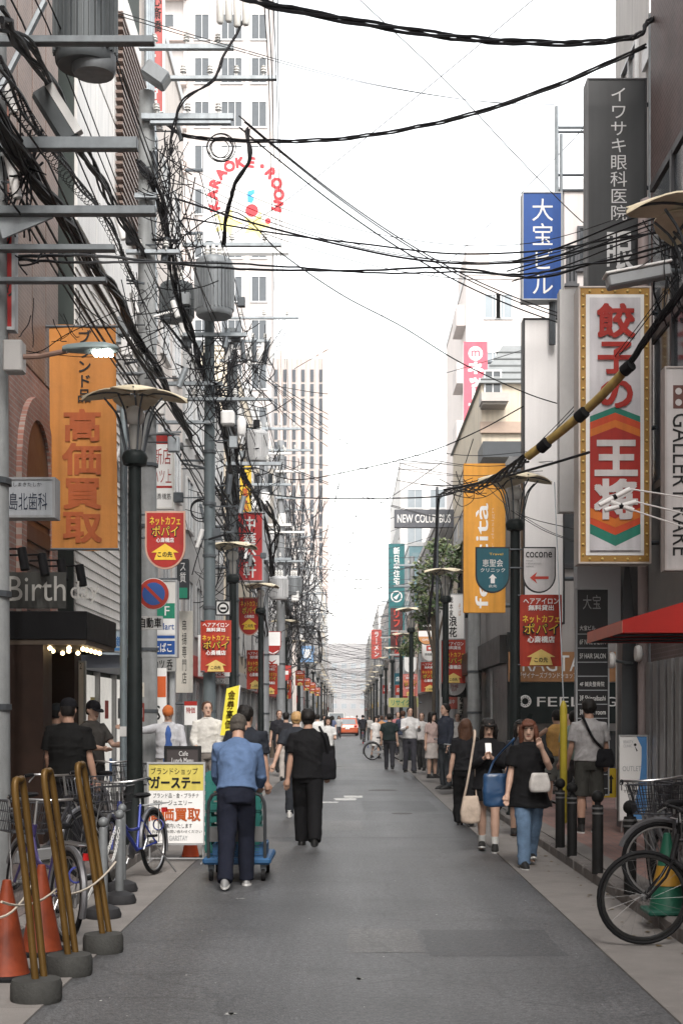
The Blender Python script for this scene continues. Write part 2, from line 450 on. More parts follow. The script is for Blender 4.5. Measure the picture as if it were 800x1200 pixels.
def manhole(x, y, r):
    o = obj('manhole_cover', MB().lathe([(r*1.08,0),(r*1.08,.0018),(r,.0024)], 28, (x,y,.0002)), iron, road); return o
manhole(.75, 31.5, .3); manhole(-.5, 46, .3); manhole(.9, 24.0, .16)
# litter specks
mb = MB()
for i in range(45):
    x, y = rnd.uniform(-1.6,1.65), rnd.uniform(7,26); s_ = rnd.uniform(.004,.011); a = rnd.random()*PI
    mb.add([(x+s_*math.cos(a+k*PI/2)*rnd.uniform(.6,1), y+s_*math.sin(a+k*PI/2)*1.5, .0024) for k in range(4)], [(0,1,2,3)])
o = obj('litter', mb, wline, road); o['kind'] = 'stuff'
# gutters: one strip on each side, laid in slabs
for nm, xa, xb in (('gutter_right', RR, 2.40), ('gutter_left', -2.36, RL)):
    g = struct(nm, MB().add([(xa,-6,.003),(xb,-6,.003),(xb,520,.003),(xa,520,.003)], [(0,1,2,3)]), M('joint_dark', (.12,.115,.11), .9))
    slab = mesh(MB().box(xa+.004, xb-.004, 0, .995, -.02, .0085), gutm, name='gutter_slab')
    for k in range(60): link('gutter_slab', slab, g, (0, 4+k, 0))
    o = stuff('gutter_slab', MB().box(xa+.004, xb-.004, 64.005, 520, -.02, .0085), gutm, parent=g)
KZ = .12
for nm, xa, xb, xo in (('kerb_right', 2.40, 2.56, 7.5), ('kerb_left', -2.52, -2.36, -7.5)):
    x0, x1 = (xb, xo) if xo > 0 else (xo, xa)
    pv = struct('pavement_'+nm[5:], MB().box(x0, x1, -6, 520, -.03, KZ-.006), pavr if xo > 0 else pavg)
    ks = mesh(MB().box(xa, xb, .004, .596, -.03, KZ, b=.018), kerbm, name='kerb_stone')
    for k in range(90): link('kerb_stone', ks, pv, (rnd.uniform(-.003,.003), 5+k*.6, rnd.uniform(-.004,.003)))
    stuff('kerb_stone', MB().box(xa, xb, 59.004, 520, -.03, KZ, b=.018), kerbm, parent=pv)
# tactile / border course along the right kerb
stuff('border_course', MB().box(2.56, 2.80, 6, 120, KZ-.02, KZ-.002), gutm, parent=bpy.data.objects['pavement_right'])
leafm = M('dry_leaf', (.12,.09,.05), .8)
mb = MB()
for i in range(60):
    x, y = rnd.uniform(2.1,2.42), rnd.uniform(8,22); s_ = rnd.uniform(.012,.03); a = rnd.random()*PI
    mb.add([(x+s_*math.cos(a+k*PI/2), y+s_*math.sin(a+k*PI/2)*1.4, .012+rnd.random()*.008) for k in range(4)], [(0,1,2,3)])
stuff('leaf_litter', mb, leafm, parent=bpy.data.objects['gutter_right'])

# ================================================================ buildings
gl_d = glass('glass_dark', (.03,.035,.04)); gl_b = glass('glass_blue', (.06,.08,.10)); gl_l = glass('glass_pale', (.24,.27,.29), .15)
alum = M('aluminium', (.45,.45,.45), .4, .6, .1, 8)
winframe_d = M('window_frame_dark', (.06,.06,.065), .45, .3)
_wc = {}
def win_mesh(w, h, frame, pane, mull=1, proud=.06):
    k = (round(w,2), round(h,2), frame.name, pane.name, mull)
    if k in _wc: return _wc[k]
    m = MB(); t = .05; a, b = w/2, h
    m.box(-a, -a+t, -proud, .0, 0, b); m.box(a-t, a, -proud, .0, 0, b)
    m.box(-a+t, a-t, -proud, .0, b-t, b); m.box(-a-.04, a+.04, -proud-.03, .0, -.05, 0); m.box(-a+t, a-t, -proud, 0, 0, t)
    for i in range(mull): x = -a+(i+1)*w/(mull+1); m.box(x-.02, x+.02, -proud+.005, 0, t, b-t)
    m.add([(-a+t,-.018,t),(a-t,-.018,t),(a-t,-.018,b-t),(-a+t,-.018,b-t)], [(0,1,2,3)], 1)
    _wc[k] = mesh(m, [frame, pane], name='window'); return _wc[k]
def window(root, face, pos, z, w, h, frame=None, pane=None, mull=1):
    """face: 'front' (towards the camera) or 'street'; pos: world coordinate along the face"""
    o = link('window', win_mesh(w, h, frame or alum, pane or gl_d, mull), root)
    bl = root['_b']
    if face == 'front': o.location = (pos-root.location.x, bl[2]-root.location.y, z)
    elif bl[6] < 0: o.location = (bl[1]-root.location.x, pos-root.location.y, z); o.rotation_euler = (0,0,R(90))
    else: o.location = (bl[0]-root.location.x, pos-root.location.y, z); o.rotation_euler = (0,0,R(-90))
    return o
def building(name, label, side, xf, depth, y0, y1, h, wallm, cat='building', parapet=.25, capm=None):
    """side -1: left of the street (facade faces +x), +1: right; xf: facade x"""
    x0, x1 = (xf-depth, xf) if side < 0 else (xf, xf+depth)
    root = thing(name, label, cat, ((x0+x1)/2, (y0+y1)/2, 0))
    cx, cy = (x0+x1)/2, (y0+y1)/2
    obj('wall', MB().box(x0-cx, x1-cx, y0-cy, y1-cy, -.03, h), wallm, root)
    if parapet: obj('parapet', MB().box(x0-cx-.05, x1-cx+.05, y0-cy-.05, y1-cy+.05, h, h+parapet), capm or alum, root)
    root['_b'] = (x0, x1, y0, y1, h, 0, side)
    return root
def part(root, name, mb, mats, smooth=False):
    """mesh given in world coordinates becomes a part"""
    l = root.location; mb.v = [(a-l[0], b-l[1], c-l[2]) for a, b, c in mb.v]
    return obj(name, mb, mats, root, smooth)
def wbox(root, name, x0, x1, y0, y1, z0, z1, mat, b=0.0):
    return part(root, name, MB().box(x0, x1, y0, y1, z0, z1, b=b), mat)

# ---- left 1: brown tile building
tile = MBrick('brown_tile', (.22,.135,.10), (.175,.105,.08), (.27,.21,.175), .11, .055, 'yz', .006, .55, 0.0, .3)
tilef = MBrick('brown_tile_front', (.29,.185,.14), (.235,.145,.11), (.34,.27,.23), .11, .055, 'xz', .006, .55, 0.0, .3)
XL = -4.2
B = building('tile_building', 'brown tiled building with arched window at the left edge', -1, XL, 9, -26, 20.3, 24, M('tile_backing', (.36,.29,.25), .8, 0, .2, 2))  # unseen length behind the camera and extra height added to shade the near street
y = 13.0
pm = mesh(MB().box(0, .05, -.4, .4, 0, 7.4), tile, name='tile_panel')
for k in range(9):
    for z0 in (6.2,):
        o = link('tile_panel', pm, B, (XL-B.location.x, 13.2+.84*k-B.location.y, z0))
# arched window: surround of voussoir bricks and dark glass
yc, hw, zs, zt = 18.75, .75, 2.9, 4.75
def arch(y0, w, zb, zspring, n=14):
    return [(y0-w, zb), (y0-w, zspring)] + [(y0-w*math.cos(PI*k/n), zspring+w*1.05*math.sin(PI*k/n)) for k in range(1, n)] + [(y0+w, zspring), (y0+w, zb)]
a_in = arch(yc, hw, zs, zt); a_out = arch(yc, hw+.28, zs, zt)
mb = MB(); n = len(a_in)
mb.add([(XL+.09, p[0], p[1]) for p in a_in], [tuple(range(n))])
part(B, 'arched_window', mb, M('arched_glass', (.055,.03,.022), .35, 0, .3, 3))
mb = MB()
for k in range(n-1):
    q = [a_in[k], a_in[k+1], a_out[k+1], a_out[k]]
    mb.add([(XL+.02, *p) for p in q] + [(XL+.13, *p) for p in q], [(0,1,2,3),(7,6,5,4),(0,4,5,1),(1,5,6,2),(2,6,7,3),(3,7,4,0)])
part(B, 'arch_surround', mb, MBrick('arch_brick', (.33,.15,.11), (.27,.12,.09), (.3,.25,.22), .09, .07, 'yz', .008))
wbox(B, 'pink_brick_bay', XL+.002, XL+.06, 16.6, 20.25, 2.75, 6.15, MBrick('pink_brick', (.36,.19,.15), (.30,.155,.125), (.34,.28,.25), .22, .07, 'yz', .01))
for k in range(6):
    part(B, 'shutter_slat', MB().box(XL+.095, XL+.12, yc-hw+.03, yc+hw-.03, 3.0+.3*k, 3.2+.3*k), M('dark_slat', (.07,.035,.025), .5))
wbox(B, 'entrance_pier', XL+.0, XL+.55, 17.0, 17.5, .1, 2.5, M('brown_pier', (.03,.016,.011), .5, 0, .3, 4, spec=.15))
wbox(B, 'entrance_pier', XL+.01, XL+.5, 19.2, 19.7, .1, 2.5, M('brown_pier', (.05,.03,.02), .4))
wbox(B, 'door', XL+.0, XL+.08, 17.5, 19.2, .1, 2.45, M('entrance_door_brown', (.035,.018,.012), .3, 0, .3, 3))
part(B, 'downpipe', MB().tube([(-3.92,16.2,.1),(-3.92,16.2,9.0)], .055, 10), M('rusty_pipe', (.26,.13,.10), .7, .1, .5, 5, .2, 60), True)
# entrance canopy with bulbs and standing letters
cano = M('canopy_black', (.010,.010,.011), .6, 0, .2, 4, spec=.1); canog = M('canopy_soffit', (.10,.075,.055), .6)
C = thing('entrance_canopy', 'black box canopy lit by round bulbs over the brown entrance', 'canopy', (-3.62, 17.0, 2.5))
obj('fascia', MB().box(-.58,.50,-.03,2.1,.06,.40, b=.01), cano, C); obj('soffit', MB().box(-.56,.48,-.01,2.08,.0,.06), canog, C)
bulb = M('warm_bulb', (1,.72,.36), .4, var=0, emis=3.5)
for x, y in [(-.40,.1),(-.19,.1),(.03,.1),(.26,.1),(.38,.35),(.38,.62),(.38,.9),(.38,1.2),(.38,1.5),(-.1,.9),(.1,.9),(-.1,1.5),(.1,1.5)]:
    obj('bulb', MB().ball((x,y,-.035), .028, 8, 6), bulb, C, True)
Cb = thing('standing_letters', 'pale serif name letters standing on the black canopy', 'sign letters', (-3.62, 17.1, 2.97))
m = MB()
m.box(-.62,.2,.12,.15,-.02,.42); obj('backing_board', m, M('letter_board', (.06,.06,.055), .6), Cb)
serif = M('letter_metal', (.46,.45,.42), .4, .3)
m = MB(); text_into(m, 'Birth', -.47, .06, .22, .36, -.01, .006); obj('lettering', m, serif, Cb)
m = MB(); text_into(m, 'day', .28, .02, .62, .30, -.01, .004); obj('lettering', m, serif, Cb)
for i in range(4):
    s_ = thing('spotlight', ('nearest','second','third','farthest')[i]+' black spotlight in the row above the canopy letters', 'spotlight', (-3.62-.22+.16*i, 16.7+.35*i, 3.52-.03*i), group='spotlights above the canopy')
    obj('can', MB().tube([(0,0,.1),(.05,-.03,-.16)], .055, 10), cano, s_, True); obj('arm', MB().tube([(0,0,.05),(-.1,.25,.12),(-.45,.3,.12)], .012, 6), cano, s_)
# ---- left 2: white siding building
sidm = M('white_siding', (.66,.62,.58), .6, 0, .1, 1.5, .0, 50, .18)
B = building('siding_building', 'white clapboard building with a shop at street level, left of the lamp post', -1, XL+.02, 9, 21.6, 28.4, 20, M('dark_gap_wall', (.05,.06,.055), .8, 0, .2, 2))  # height out of view raised to block sky over the near street
bd = mesh(MB().add([(0,0,0),(0,6.7,0),(.035,6.7,.0),(.035,0,.0),(.012,0,.155),(.012,6.7,.155),(0,0,.155),(0,6.7,.155)], [(0,1,2,3),(3,2,5,4),(4,5,7,6),(0,3,4,6),(1,7,5,2)]), sidm, name='siding_board')
for k in range(38):
    link('siding_board', bd, B, (XL+.02-B.location.x, 21.65-B.location.y, 3.05+.16*k))
pl = mesh(MB().box(0, .05, 0, 1.64, 0, 2.9, b=.01), M('white_metal_panel', (.68,.65,.62), .45, .0, .08, 1, streak=.2), name='wall_panel')
for r_ in range(2):
    for k in range(4): link('wall_panel', pl, B, (XL+.02-B.location.x, 21.65+1.68*k-B.location.y, 9.2+2.95*r_))
for k in range(26):
    part(B, 'louvre', MB().box(XL+.07, XL+.2, 25.2, 28.2, 10.6+.14*k, 10.65+.14*k), M('brown_louvre', (.17,.12,.10), .5))
wbox(B, 'fascia', XL+.03, XL+.35, 21.7, 28.3, 2.62, 3.02, M('shop_fascia_pale', (.6,.66,.68), .5))
wbox(B, 'fascia_stripe', XL+.352, XL+.36, 21.75, 28.2, 2.72, 2.86, M('stripe_blue', (.10,.27,.55), .4))
wbox(B, 'fascia_stripe', XL+.352, XL+.36, 21.75, 28.2, 2.90, 2.98, M('stripe_green', (.03,.32,.17), .4))
wbox(B, 'awning_box', XL+.03, XL+.75, 21.7, 25.2, 2.38, 2.58, M('awning_grey', (.2,.22,.26), .5))
shopw = M('shop_interior_white', (.75,.72,.66), .6, emis=.22, var=.35, scale=1.5)
for k in range(4):
    wbox(B, 'shop_window', XL+.04, XL+.06, 21.8+1.65*k, 23.2+1.65*k, .3, 2.3, shopw)
    wbox(B, 'mullion', XL+.03, XL+.12, 23.25+1.65*k, 23.38+1.65*k, .12, 2.36, alum)
for k in range(14):
    yy = 21.9+.45*k; zz = .5+.55*(k % 3); wbox(B, 'window_poster', XL+.062, XL+.07, yy, yy+rnd.uniform(.2,.36), zz, zz+rnd.uniform(.3,.5), [M('poster_a',(.5,.1,.08)), M('poster_b',(.1,.2,.4)), M('poster_c',(.6,.5,.2)), M('poster_d',(.12,.12,.12)), M('poster_e',(.35,.3,.28))][k % 5])
S = Sign('pale blue shop fascia sign on the white clapboard building', (104,738,146,764), 21.5, offwhite, M('fascia_ice', (.55,.66,.74), .5), d=.1, fw=.01, framem=alum, name='fascia_sign'); S.T('あべの眼鏡', .06,.3,.94,.75, M('print_blue', (.05,.2,.5)), .02); S.quad(.02,.82,.98,.95, M('stripe_blue', (.1,.27,.55)))
# poster stand board in front of it
S = Sign('cream menu board with dark drawings beside the brown entrance', (60,775,100,880), 19.5, offwhite, M('poster_cream', (.66,.6,.52), .6), d=.05, fw=.02, framem=M('frame_grey', (.3,.3,.28), .5), name='menu_board', cat='board')
S.quad(.35,.22,.65,.40, M('ink_brown', (.1,.06,.05), .6)); S.T('お品書き', .2,.06,.8,.16, blk, .01); S.T('鮮', .1,.48,.5,.8, M('ink_brown', (.1,.06,.05), .6)); S.quad(.6,.72,.95,.82, M('ink_violet', (.12,.10,.22), .6))
S.T('2012', .6,.02,.9,.09, blk)
m = MB()
for x in (-S.w/2+.03, S.w/2-.03):
    m.tube([(x,.06,0),(x,.06,KZ-S.root.location.z-.01)], .018, 6)
obj('leg', m, alum, S.root)
# ---- left 3..: the rest of the left row
pw = M('pinkish_wall', (.60,.54,.50), .75, 0, .12, .7, .1, 60, .2)
gw = M('grey_wall', (.40,.39,.38), .8, 0, .14, .7, .1, 60, .25)
ww = M('white_wall', (.70,.68,.66), .7, 0, .1, .5, .1, 60, .18)
cw = M('cream_wall', (.62,.54,.43), .75, 0, .12, .6, .1, 60, .2)
bw_ = M('beige_tile', (.50,.42,.36), .6, 0, .12, .8, .1, 40, .2)
def street_windows(B, ya, yb, n, floors, w, h, **k):
    for fz in floors:
        for i in range(n):
            window(B, 'street', ya+(i+.5)*(yb-ya)/n, fz, w, h, **k)
def shopfront(B, y0, y1, xf, side, col, fz=2.7, n=3):
    s_ = -side
    x0, x1 = sorted((xf, xf+s_*.12))
    wbox(B, 'fascia', *sorted((xf+s_*.01, xf+s_*.22)), y0+.1, y1-.1, fz, fz+.55, col)
    for k in range(n):
        a = y0+.2+(y1-y0-.4)*k/n; b_ = y0+.2+(y1-y0-.4)*(k+1)/n
        wbox(B, 'shop_window', *sorted((xf+s_*.01, xf+s_*.03)), a+.08, b_-.08, .3, fz-.1, gl_d if k % 2 else gl_b)
        wbox(B, 'mullion', x0, x1, b_-.06, b_+.06, .12, fz-.02, alum)
B = building('pink_building', 'pinkish rendered building with grey downpipes behind the second utility pole', -1, XL, 9, 28.8, 36, 17, pw)
street_windows(B, 29.2, 35.6, 3, (4.0, 6.9, 9.8, 12.7), 1.3, 1.5, pane=gl_l)
for k in range(5): part(B, 'downpipe', MB().tube([(XL+.09, 28.95+.28*k, 3.3),(XL+.09, 28.95+.28*k, 16.8)], .05, 8), steel, True)
shopfront(B, 28.8, 36, XL, -1, M('fascia_white', (.6,.58,.56), .5))
B = building('grey_building', 'mid grey building behind the hanging transformers', -1, XL-.1, 9, 36.3, 49, 11.5, gw)
street_windows(B, 37, 48.6, 5, (3.9, 6.6, 9.0), 1.4, 1.4, pane=gl_l)
for x in (-9,-7,-5.2): window(B, 'front', x, 9.0, 1.2, 1.3)
shopfront(B, 36.3, 49, XL-.1, -1, M('fascia_red', (.45,.06,.05), .5), n=5)
B = building('cream_building', 'cream building with brown windows past the red vertical sign', -1, XL, 10, 49.3, 62, 14.5, cw)
street_windows(B, 50, 61.5, 5, (4, 7, 10, 12.2), 1.4, 1.5)
for x in (-9.5,-7.5,-5.5):
    for z in (10.2, 12.4): window(B, 'front', x, z, 1.2, 1.3, pane=gl_l)
shopfront(B, 49.3, 62, XL, -1, M('fascia_white', (.6,.58,.56), .5), n=5)
B = building('white_building', 'plain white mid-rise with karaoke board in front, left row', -1, XL-.2, 10, 62.3, 88, 16, ww)
street_windows(B, 63, 87, 8, (4, 7, 10, 13), 1.5, 1.5, pane=gl_l)
for x in (-12,-10,-8,-6):
    for z in (9.6, 12.6): window(B, 'front', x, z, 1.2, 1.4, pane=gl_l)
shopfront(B, 62.3, 88, XL-.2, -1, M('fascia_red', (.45,.06,.05), .5), n=8)
# apartment high-rise
hw_ = M('high_rise_wall', (.46,.42,.405), .75, 0, .06, .4, 0, 50, .1)
B = building('apartment_tower', 'pale high-rise with columns of paired grey windows, upper left', -1, -5.2, 17, 96, 99, 62, hw_)
for k in range(19):
    z = 6+2.95*k
    for x, w in ((-6.05,.85),(-7.9,1.15),(-9.9,.8),(-12.4,1.0),(-14.9,1.0),(-17.4,1.0),(-20,1.0)):
        window(B, 'front', x, z, w*1.25, 1.75, pane=M('tower_pane', (.09,.10,.11), .5, spec=.2), mull=2 if w > 1 else 1)
    if k % 1 == 0:
        part(B, 'balcony', MB().box(-14.0,-10.9,95.3,96,z-.35,z+.55), M('balcony_pink', (.55,.46,.42), .7))
for x in (-6.85, -9.2, -11.0): part(B, 'pilaster', MB().box(x-.12,x+.12,95.85,96,0,62), M('pilaster_pale', (.62,.57,.55), .7))
# far tower with vertical fins
tf = M('tower_fin', (.48,.39,.35), .75, 0, .06, .2, 0, 50, .1); tg = M('tower_glass', (.045,.055,.07), .5, var=.3, scale=.3, spec=.2)
B = building('finned_tower', 'tall pale tower with vertical fins and dark glass strips in the distance', -1, P(378,0,300).x, 20, 300, 318, P(0,421,300).z, M('tower_core', (.50,.44,.41), .8))
xr = P(384,0,300).x
for k in range(9):
    x = xr-.1-1.9*k
    w = 1.0 if k == 0 else .52
    part(B, 'fin', MB().box(x-w, x+w*.2, 299.2, 300.2, 0, P(0,410+1.0*(k%2),300).z), tf)
    for fl in range(25):
        z = 2+3.05*fl
        part(B, 'window', MB().box(x-1.7, x-.98, 299.8, 299.95, z, z+2.55), tg) if fl < 24 else None
# far left row
for i, (y0, y1, h, mt) in enumerate([(89,95.5,12,bw_),(117,140,17,pw),(141,170,15,gw),(171,215,20,ww),(216,260,22,cw),(262,298,24,ww)]):
    B = building('street_building', ['beige tiled','pale pink','grey','white','cream','off-white'][i]+' building number '+['one','two','three','four','five','six'][i]+' of the far left row', -1, XL-.1*(i%3), 12, y0, y1, h, mt)
    B['label'] = ['beige low building in front of the apartment high-rise','pale pink building just past the apartment high-rise','grey building midway down the left row','white building beyond the grey one on the left','cream building far down the left side','pale building at the foot of the finned tower'][i]
    n = int((y1-y0)/4)
    street_windows(B, y0+.5, y1-.5, n, [4+3*k for k in range(int((h-4)/3))], 1.6, 1.6, pane=gl_l)
    wbox(B, 'fascia', XL-.1*(i%3)+.01, XL+.25, y0+.2, y1-.2, 2.7, 3.3, [ww, red, wht, yel, ww, red2][i])
    for x in (-7,-9.5,-12):
        window(B, 'front', x, h-2.4, 1.3, 1.4, pane=gl_l)

# ---- right 1: purple-brown brick building with glazed bay and awning shop
XR = 4.0
brk = MBrick('mauve_brick', (.16,.105,.10), (.13,.088,.085), (.2,.16,.155), .12, .06, 'yz', .008, .6)
B = building('mauve_brick_building', 'mauve brick building with dark glazed bay at the right edge', 1, XR, 9, -26, 18.85, P(0,-60,18.85).z, brk)  # unseen run behind the camera added to darken the near street
for k in range(4):
    y0 = 13.4+1.2*k
    wbox(B, 'bay_pane', XR-.12, XR-.1, y0+.04, y0+1.16, 4.6, 8.3, gl_b)
    wbox(B, 'bay_mullion', XR-.16, XR-.0, y0-.04, y0+.04, 4.5, 8.4, winframe_d)
for z in (4.5, 6.4, 8.35): wbox(B, 'bay_transom', XR-.15, XR-.001, 13.36, 18.2, z, z+.09, winframe_d)
wbox(B, 'grey_band', XR-.04, XR-.0, 12.0, 18.8, 2.9, 4.45, M('band_grey', (.23,.22,.21), .6, 0, .15, 2))
for k in range(16):
    wbox(B, 'shutter_rib', XR-.09, XR-.01, 12.2+.42*k, 12.44+.42*k, .12, 2.35, M('shutter_metal', (.30,.30,.30), .4, .5, .15, 5))
wbox(B, 'coping', XR-.06, XR+.3, -26, 18.9, B['_b'][4]-.02, B['_b'][4]+.12, winframe_d)
pipem = M('pipe_pink_grey', (.42,.35,.34), .6, .1, .12, 4, streak=.2)
part(B, 'downpipe', MB().tube([(3.93,18.98,.1),(3.93,18.98,8.3)], .075, 12), pipem, True)
part(B, 'downpipe', MB().tube([(3.93,18.98,8.3),(3.95,18.98,8.5),(4.1,18.98,8.55),(4.3,18.98,8.55)], .075, 12), pipem, True)
for x in (4.02, 4.14): part(B, 'conduit', MB().tube([(x,18.93,.1),(x,18.93,11)], .035, 8), steel, True)
# red awning
awr = M('awning_red', (.46,.025,.018), .6, 0, .1, 3, .1, 90)
A = thing('shop_awning', 'red canvas shop awning with pink-lit valance at the right edge', 'awning', (2.5, 13.0, 2.42))
m = MB(); L_ = 1.9
m.add([(0,0,.09),(1.45,0,.52),(1.45,L_,.52),(0,L_,.09),(0,0,.105),(1.45,0,.535),(1.45,L_,.535),(0,L_,.105)], [(0,1,2,3),(4,7,6,5),(0,4,5,1),(1,5,6,2),(2,6,7,3),(3,7,4,0)])
obj('canvas', m, awr, A)
m = MB(); m.add([(-.004,0,-.01),(-.004,L_,-.01),(-.004,L_,.1),(-.004,0,.1),(.004,0,-.01),(.004,L_,-.01),(.004,L_,.1),(.004,0,.1)], [(0,3,2,1),(4,5,6,7),(0,1,5,4),(3,7,6,2),(0,4,7,3),(1,2,6,5)])
obj('valance', m, M('awning_valance_skylit', (.62,.22,.17), .6), A)  # pink tint paints sky light coming through the canvas
for yy in (0, L_):
    m = MB().add([(0,yy-.003,-.01),(1.45,yy-.003,-.01),(1.45,yy-.003,.52),(0,yy-.003,.09),(0,yy+.003,-.01),(1.45,yy+.003,-.01),(1.45,yy+.003,.52),(0,yy+.003,.09)], [(0,1,2,3),(7,6,5,4),(0,4,5,1),(1,5,6,2),(2,6,7,3),(3,7,4,0)])
    obj('side_panel', m, awr, A)
for k in range(4): obj('rib', MB().tube([(.03,.05+.6*k,.0),(1.45,.05+.6*k,.02)], .012, 6), darksteel, A)
# ---- right 2: narrow entrance with pale panels, dark curved column and shutters
B = building('panel_building', 'narrow grey panelled building front behind the dumpling sign', 1, 4.3, 8, 19.2, 20.6, 11, gw)
gp = M('pale_panel', (.42,.42,.43), .4, .1, .08, 1.2)
wbox(B, 'front_panel', P(676,0,19.6).x, P(727,0,19.6).x, 19.6, 19.9, P(0,733,19.6).z, P(0,560,19.6).z, gp)
wbox(B, 'front_panel', P(727,0,20).x, P(765,0,20).x, 20.0, 20.3, .1, P(0,560,20).z, M('mid_panel', (.30,.30,.30), .5, .1, .1, 1.2))
pts = []
for k in range(9):
    t = k/8; z = .1+t*3.75; pts.append((P(727+3*t+ (10 if t>.9 else 0)*.3,0,19.5).x, z))
rp = [(P(747-2*t-11*max(0,t-.55)**2*4.2,0,19.5).x, .1+t*3.75) for t in [1-k/8 for k in range(9)]]
part(B, 'curved_column', MB().prism(pts+rp, 19.5, 19.8), M('charcoal_column', (.075,.08,.085), .35, .2, .1, 2))
wbox(B, 'pier', P(747,0,19.7).x, P(775,0,19.7).x, 19.7, 19.95, .1, 3.0, M('brushed_pier', (.26,.25,.24), .3, .5, .15, 6))
wbox(B, 'side_panel', P(655,0,20.5).x, P(676,0,20.5).x, 20.45, 20.7, P(0,600,20.5).z, P(0,340,20.5).z, M('pale_board', (.55,.54,.53), .6))
B = building('white_upper_building', 'white building glimpsed above the dark eye-clinic sign', 1, P(741,0,22).x, 8, 20.8, 23.4, 13.5, ww)
street_windows(B, 21, 23.2, 1, (8.2, 10.5), 1.2, 1.4)
# ---- right 3: building across the side street with two fascias towards the camera
B = building('corner_shop_building', 'dark corner building with orange-brown and black fascias facing the side street', 1, 3.2, 9, 28, 42, 6.5, M('corner_wall', (.36,.34,.33), .75, 0, .12, .8, .1, 60, .2))
for x in (4.55, 5.9, 7.3): window(B, 'front', x, 4.6, 1.1, 1.3, frame=winframe_d)
street_windows(B, 28.5, 41.5, 5, (4.4,), 1.5, 1.3, frame=winframe_d)
shopfront(B, 28, 42, 3.2, 1, M('fascia_dark', (.03,.03,.03), .4), n=5)
wbox(B, 'ground_floor_wall', 3.12, 3.19, 28.05, 41.9, .1, 3.3, M('shop_dark', (.03,.035,.035), .3))
wbox(B, 'ground_floor_wall', 3.25, 8.5, 27.9, 28.0, .1, 1.35, M('shop_dark', (.03,.035,.035), .3))
wbox(B, 'shop_window', 3.5, 5.5, 27.85, 27.9, .3, 1.3, gl_d)
# fascia 1
def fascia(B, r, Y, m, th=.12):
    x, z, w, h = rect(*r, Y); wbox(B, 'fascia', x-w/2, x+w/2, Y, Y+th, z, z+h, m); return x, z, w, h
def ftext(B, r, Y, txt, m, bold=.0, name='lettering'):
    x, z, w, h = rect(*r, Y); mb = MB(); text_into(mb, txt, x-w/2, z, x+w/2, z+h, Y-.01, bold); part(B, name, mb, m)
fascia(B, (596,764,735,799), 27.75, M('fascia_tan', (.40,.20,.09), .5, 0, .1, 2))
ftext(B, (612,768,696,787), 27.75, 'RAGTAG', wht, .0); ftext(B, (607,788,676,795), 27.75, 'デザイナーズブランドショップ', wht, .01)
fascia(B, (603,800,735,848), 27.76, M('fascia_green_black', (.012,.02,.02), .3, 0, .1, 2))
ftext(B, (629,817,680,828), 27.76, 'FEEL', wht, .0); ftext(B, (684,817,722,828), 27.76, 'ING', wht)
x, z, w, h = rect(607,812,623,832, 27.75); m = MB(); m.torus((x,27.74,z+h/2), w*.40, w*.055, 'y', 28, 6); m.torus((x,27.74,z+h/2), w*.27, w*.03, 'y', 24, 6)
for k in range(12):
    a = 2*PI*k/12; m.ball((x+w*.335*math.cos(a), 27.74, z+h/2+w*.335*math.sin(a)), w*.05, 6, 4)
part(B, 'ring_emblem', m, wht)
B = building('pale_block', 'pale pinkish block with narrow dark windows behind the blue sign', 1, P(661,0,29.5).x, 8, 29.5, 31.2, P(0,224,29.5).z, M('pale_block_wall', (.60,.55,.53), .75, 0, .08, .6, 0, 50, .12))
for z in (7.2, 8.9, 10.6): window(B, 'front', P(666.5,0,29.5).x+.05, z, .22, .8, frame=winframe_d)
for z in (6.9, 8.9, 10.9): window(B, 'front', P(690,0,29.5).x, z, .5, .9, frame=winframe_d)
# ---- right 4: beige house with grey mansard roof
B = building('mansard_house', 'beige house with grey mansard roof and small balcony on the right', 1, 4.1, 9, 44, 56, P(0,450,44).z, cw, parapet=0)
zb, zt2 = P(0,450,44).z, P(0,396,44).z
part(B, 'roof', MB().add([(4.0,43.8,zb),(13.2,43.8,zb),(13.2,56.2,zb),(4.0,56.2,zb),(4.85,44.9,zt2),(12.2,44.9,zt2),(12.2,55,zt2),(4.85,55,zt2)], [(0,1,5,4),(1,2,6,5),(2,3,7,6),(3,0,4,7),(4,5,6,7),(0,3,2,1)]), M('roof_slate', (.24,.25,.25), .6, 0, .15, 3, .2, 20))
for k in range(5):
    t = (k+.5)/5.5; x0 = 4.0+.85*t; z = zb+(zt2-zb)*t
    part(B, 'roof_seam', MB().box(x0-.02, 13, 43.8+1.1*t-.05, 43.8+1.1*t+.05, z-.015, z+.02), M('roof_seam', (.18,.19,.19), .6))
wbox(B, 'balcony', 4.02, 4.85, 43.1, 44, P(0,473,43.5).z, P(0,463,43.5).z, M('balcony_grey', (.45,.41,.38), .7)); wbox(B, 'balcony_floor', 4.06, 4.8, 43.2, 44, P(0,476,43.5).z, P(0,473,43.5).z, M('balcony_under', (.3,.27,.24), .7))
window(B, 'front', 4.45, P(0,464,44).z, .55, .8)
wbox(B, 'band', 4.05, 8, 43.85, 44, P(0,508,44).z, P(0,495,44).z, M('band_tan', (.45,.34,.27), .7))
wbox(B, 'front_canopy', 3.98, 7.5, 42.2, 43.9, P(0,541,43).z, P(0,523,43).z, M('canopy_slate', (.06,.065,.07), .5))
street_windows(B, 44.5, 55.5, 4, (4.5, 7.4), 1.4, 1.5)
shopfront(B, 44, 56, 4.1, 1, M('fascia_dark', (.03,.03,.03), .4), n=4)
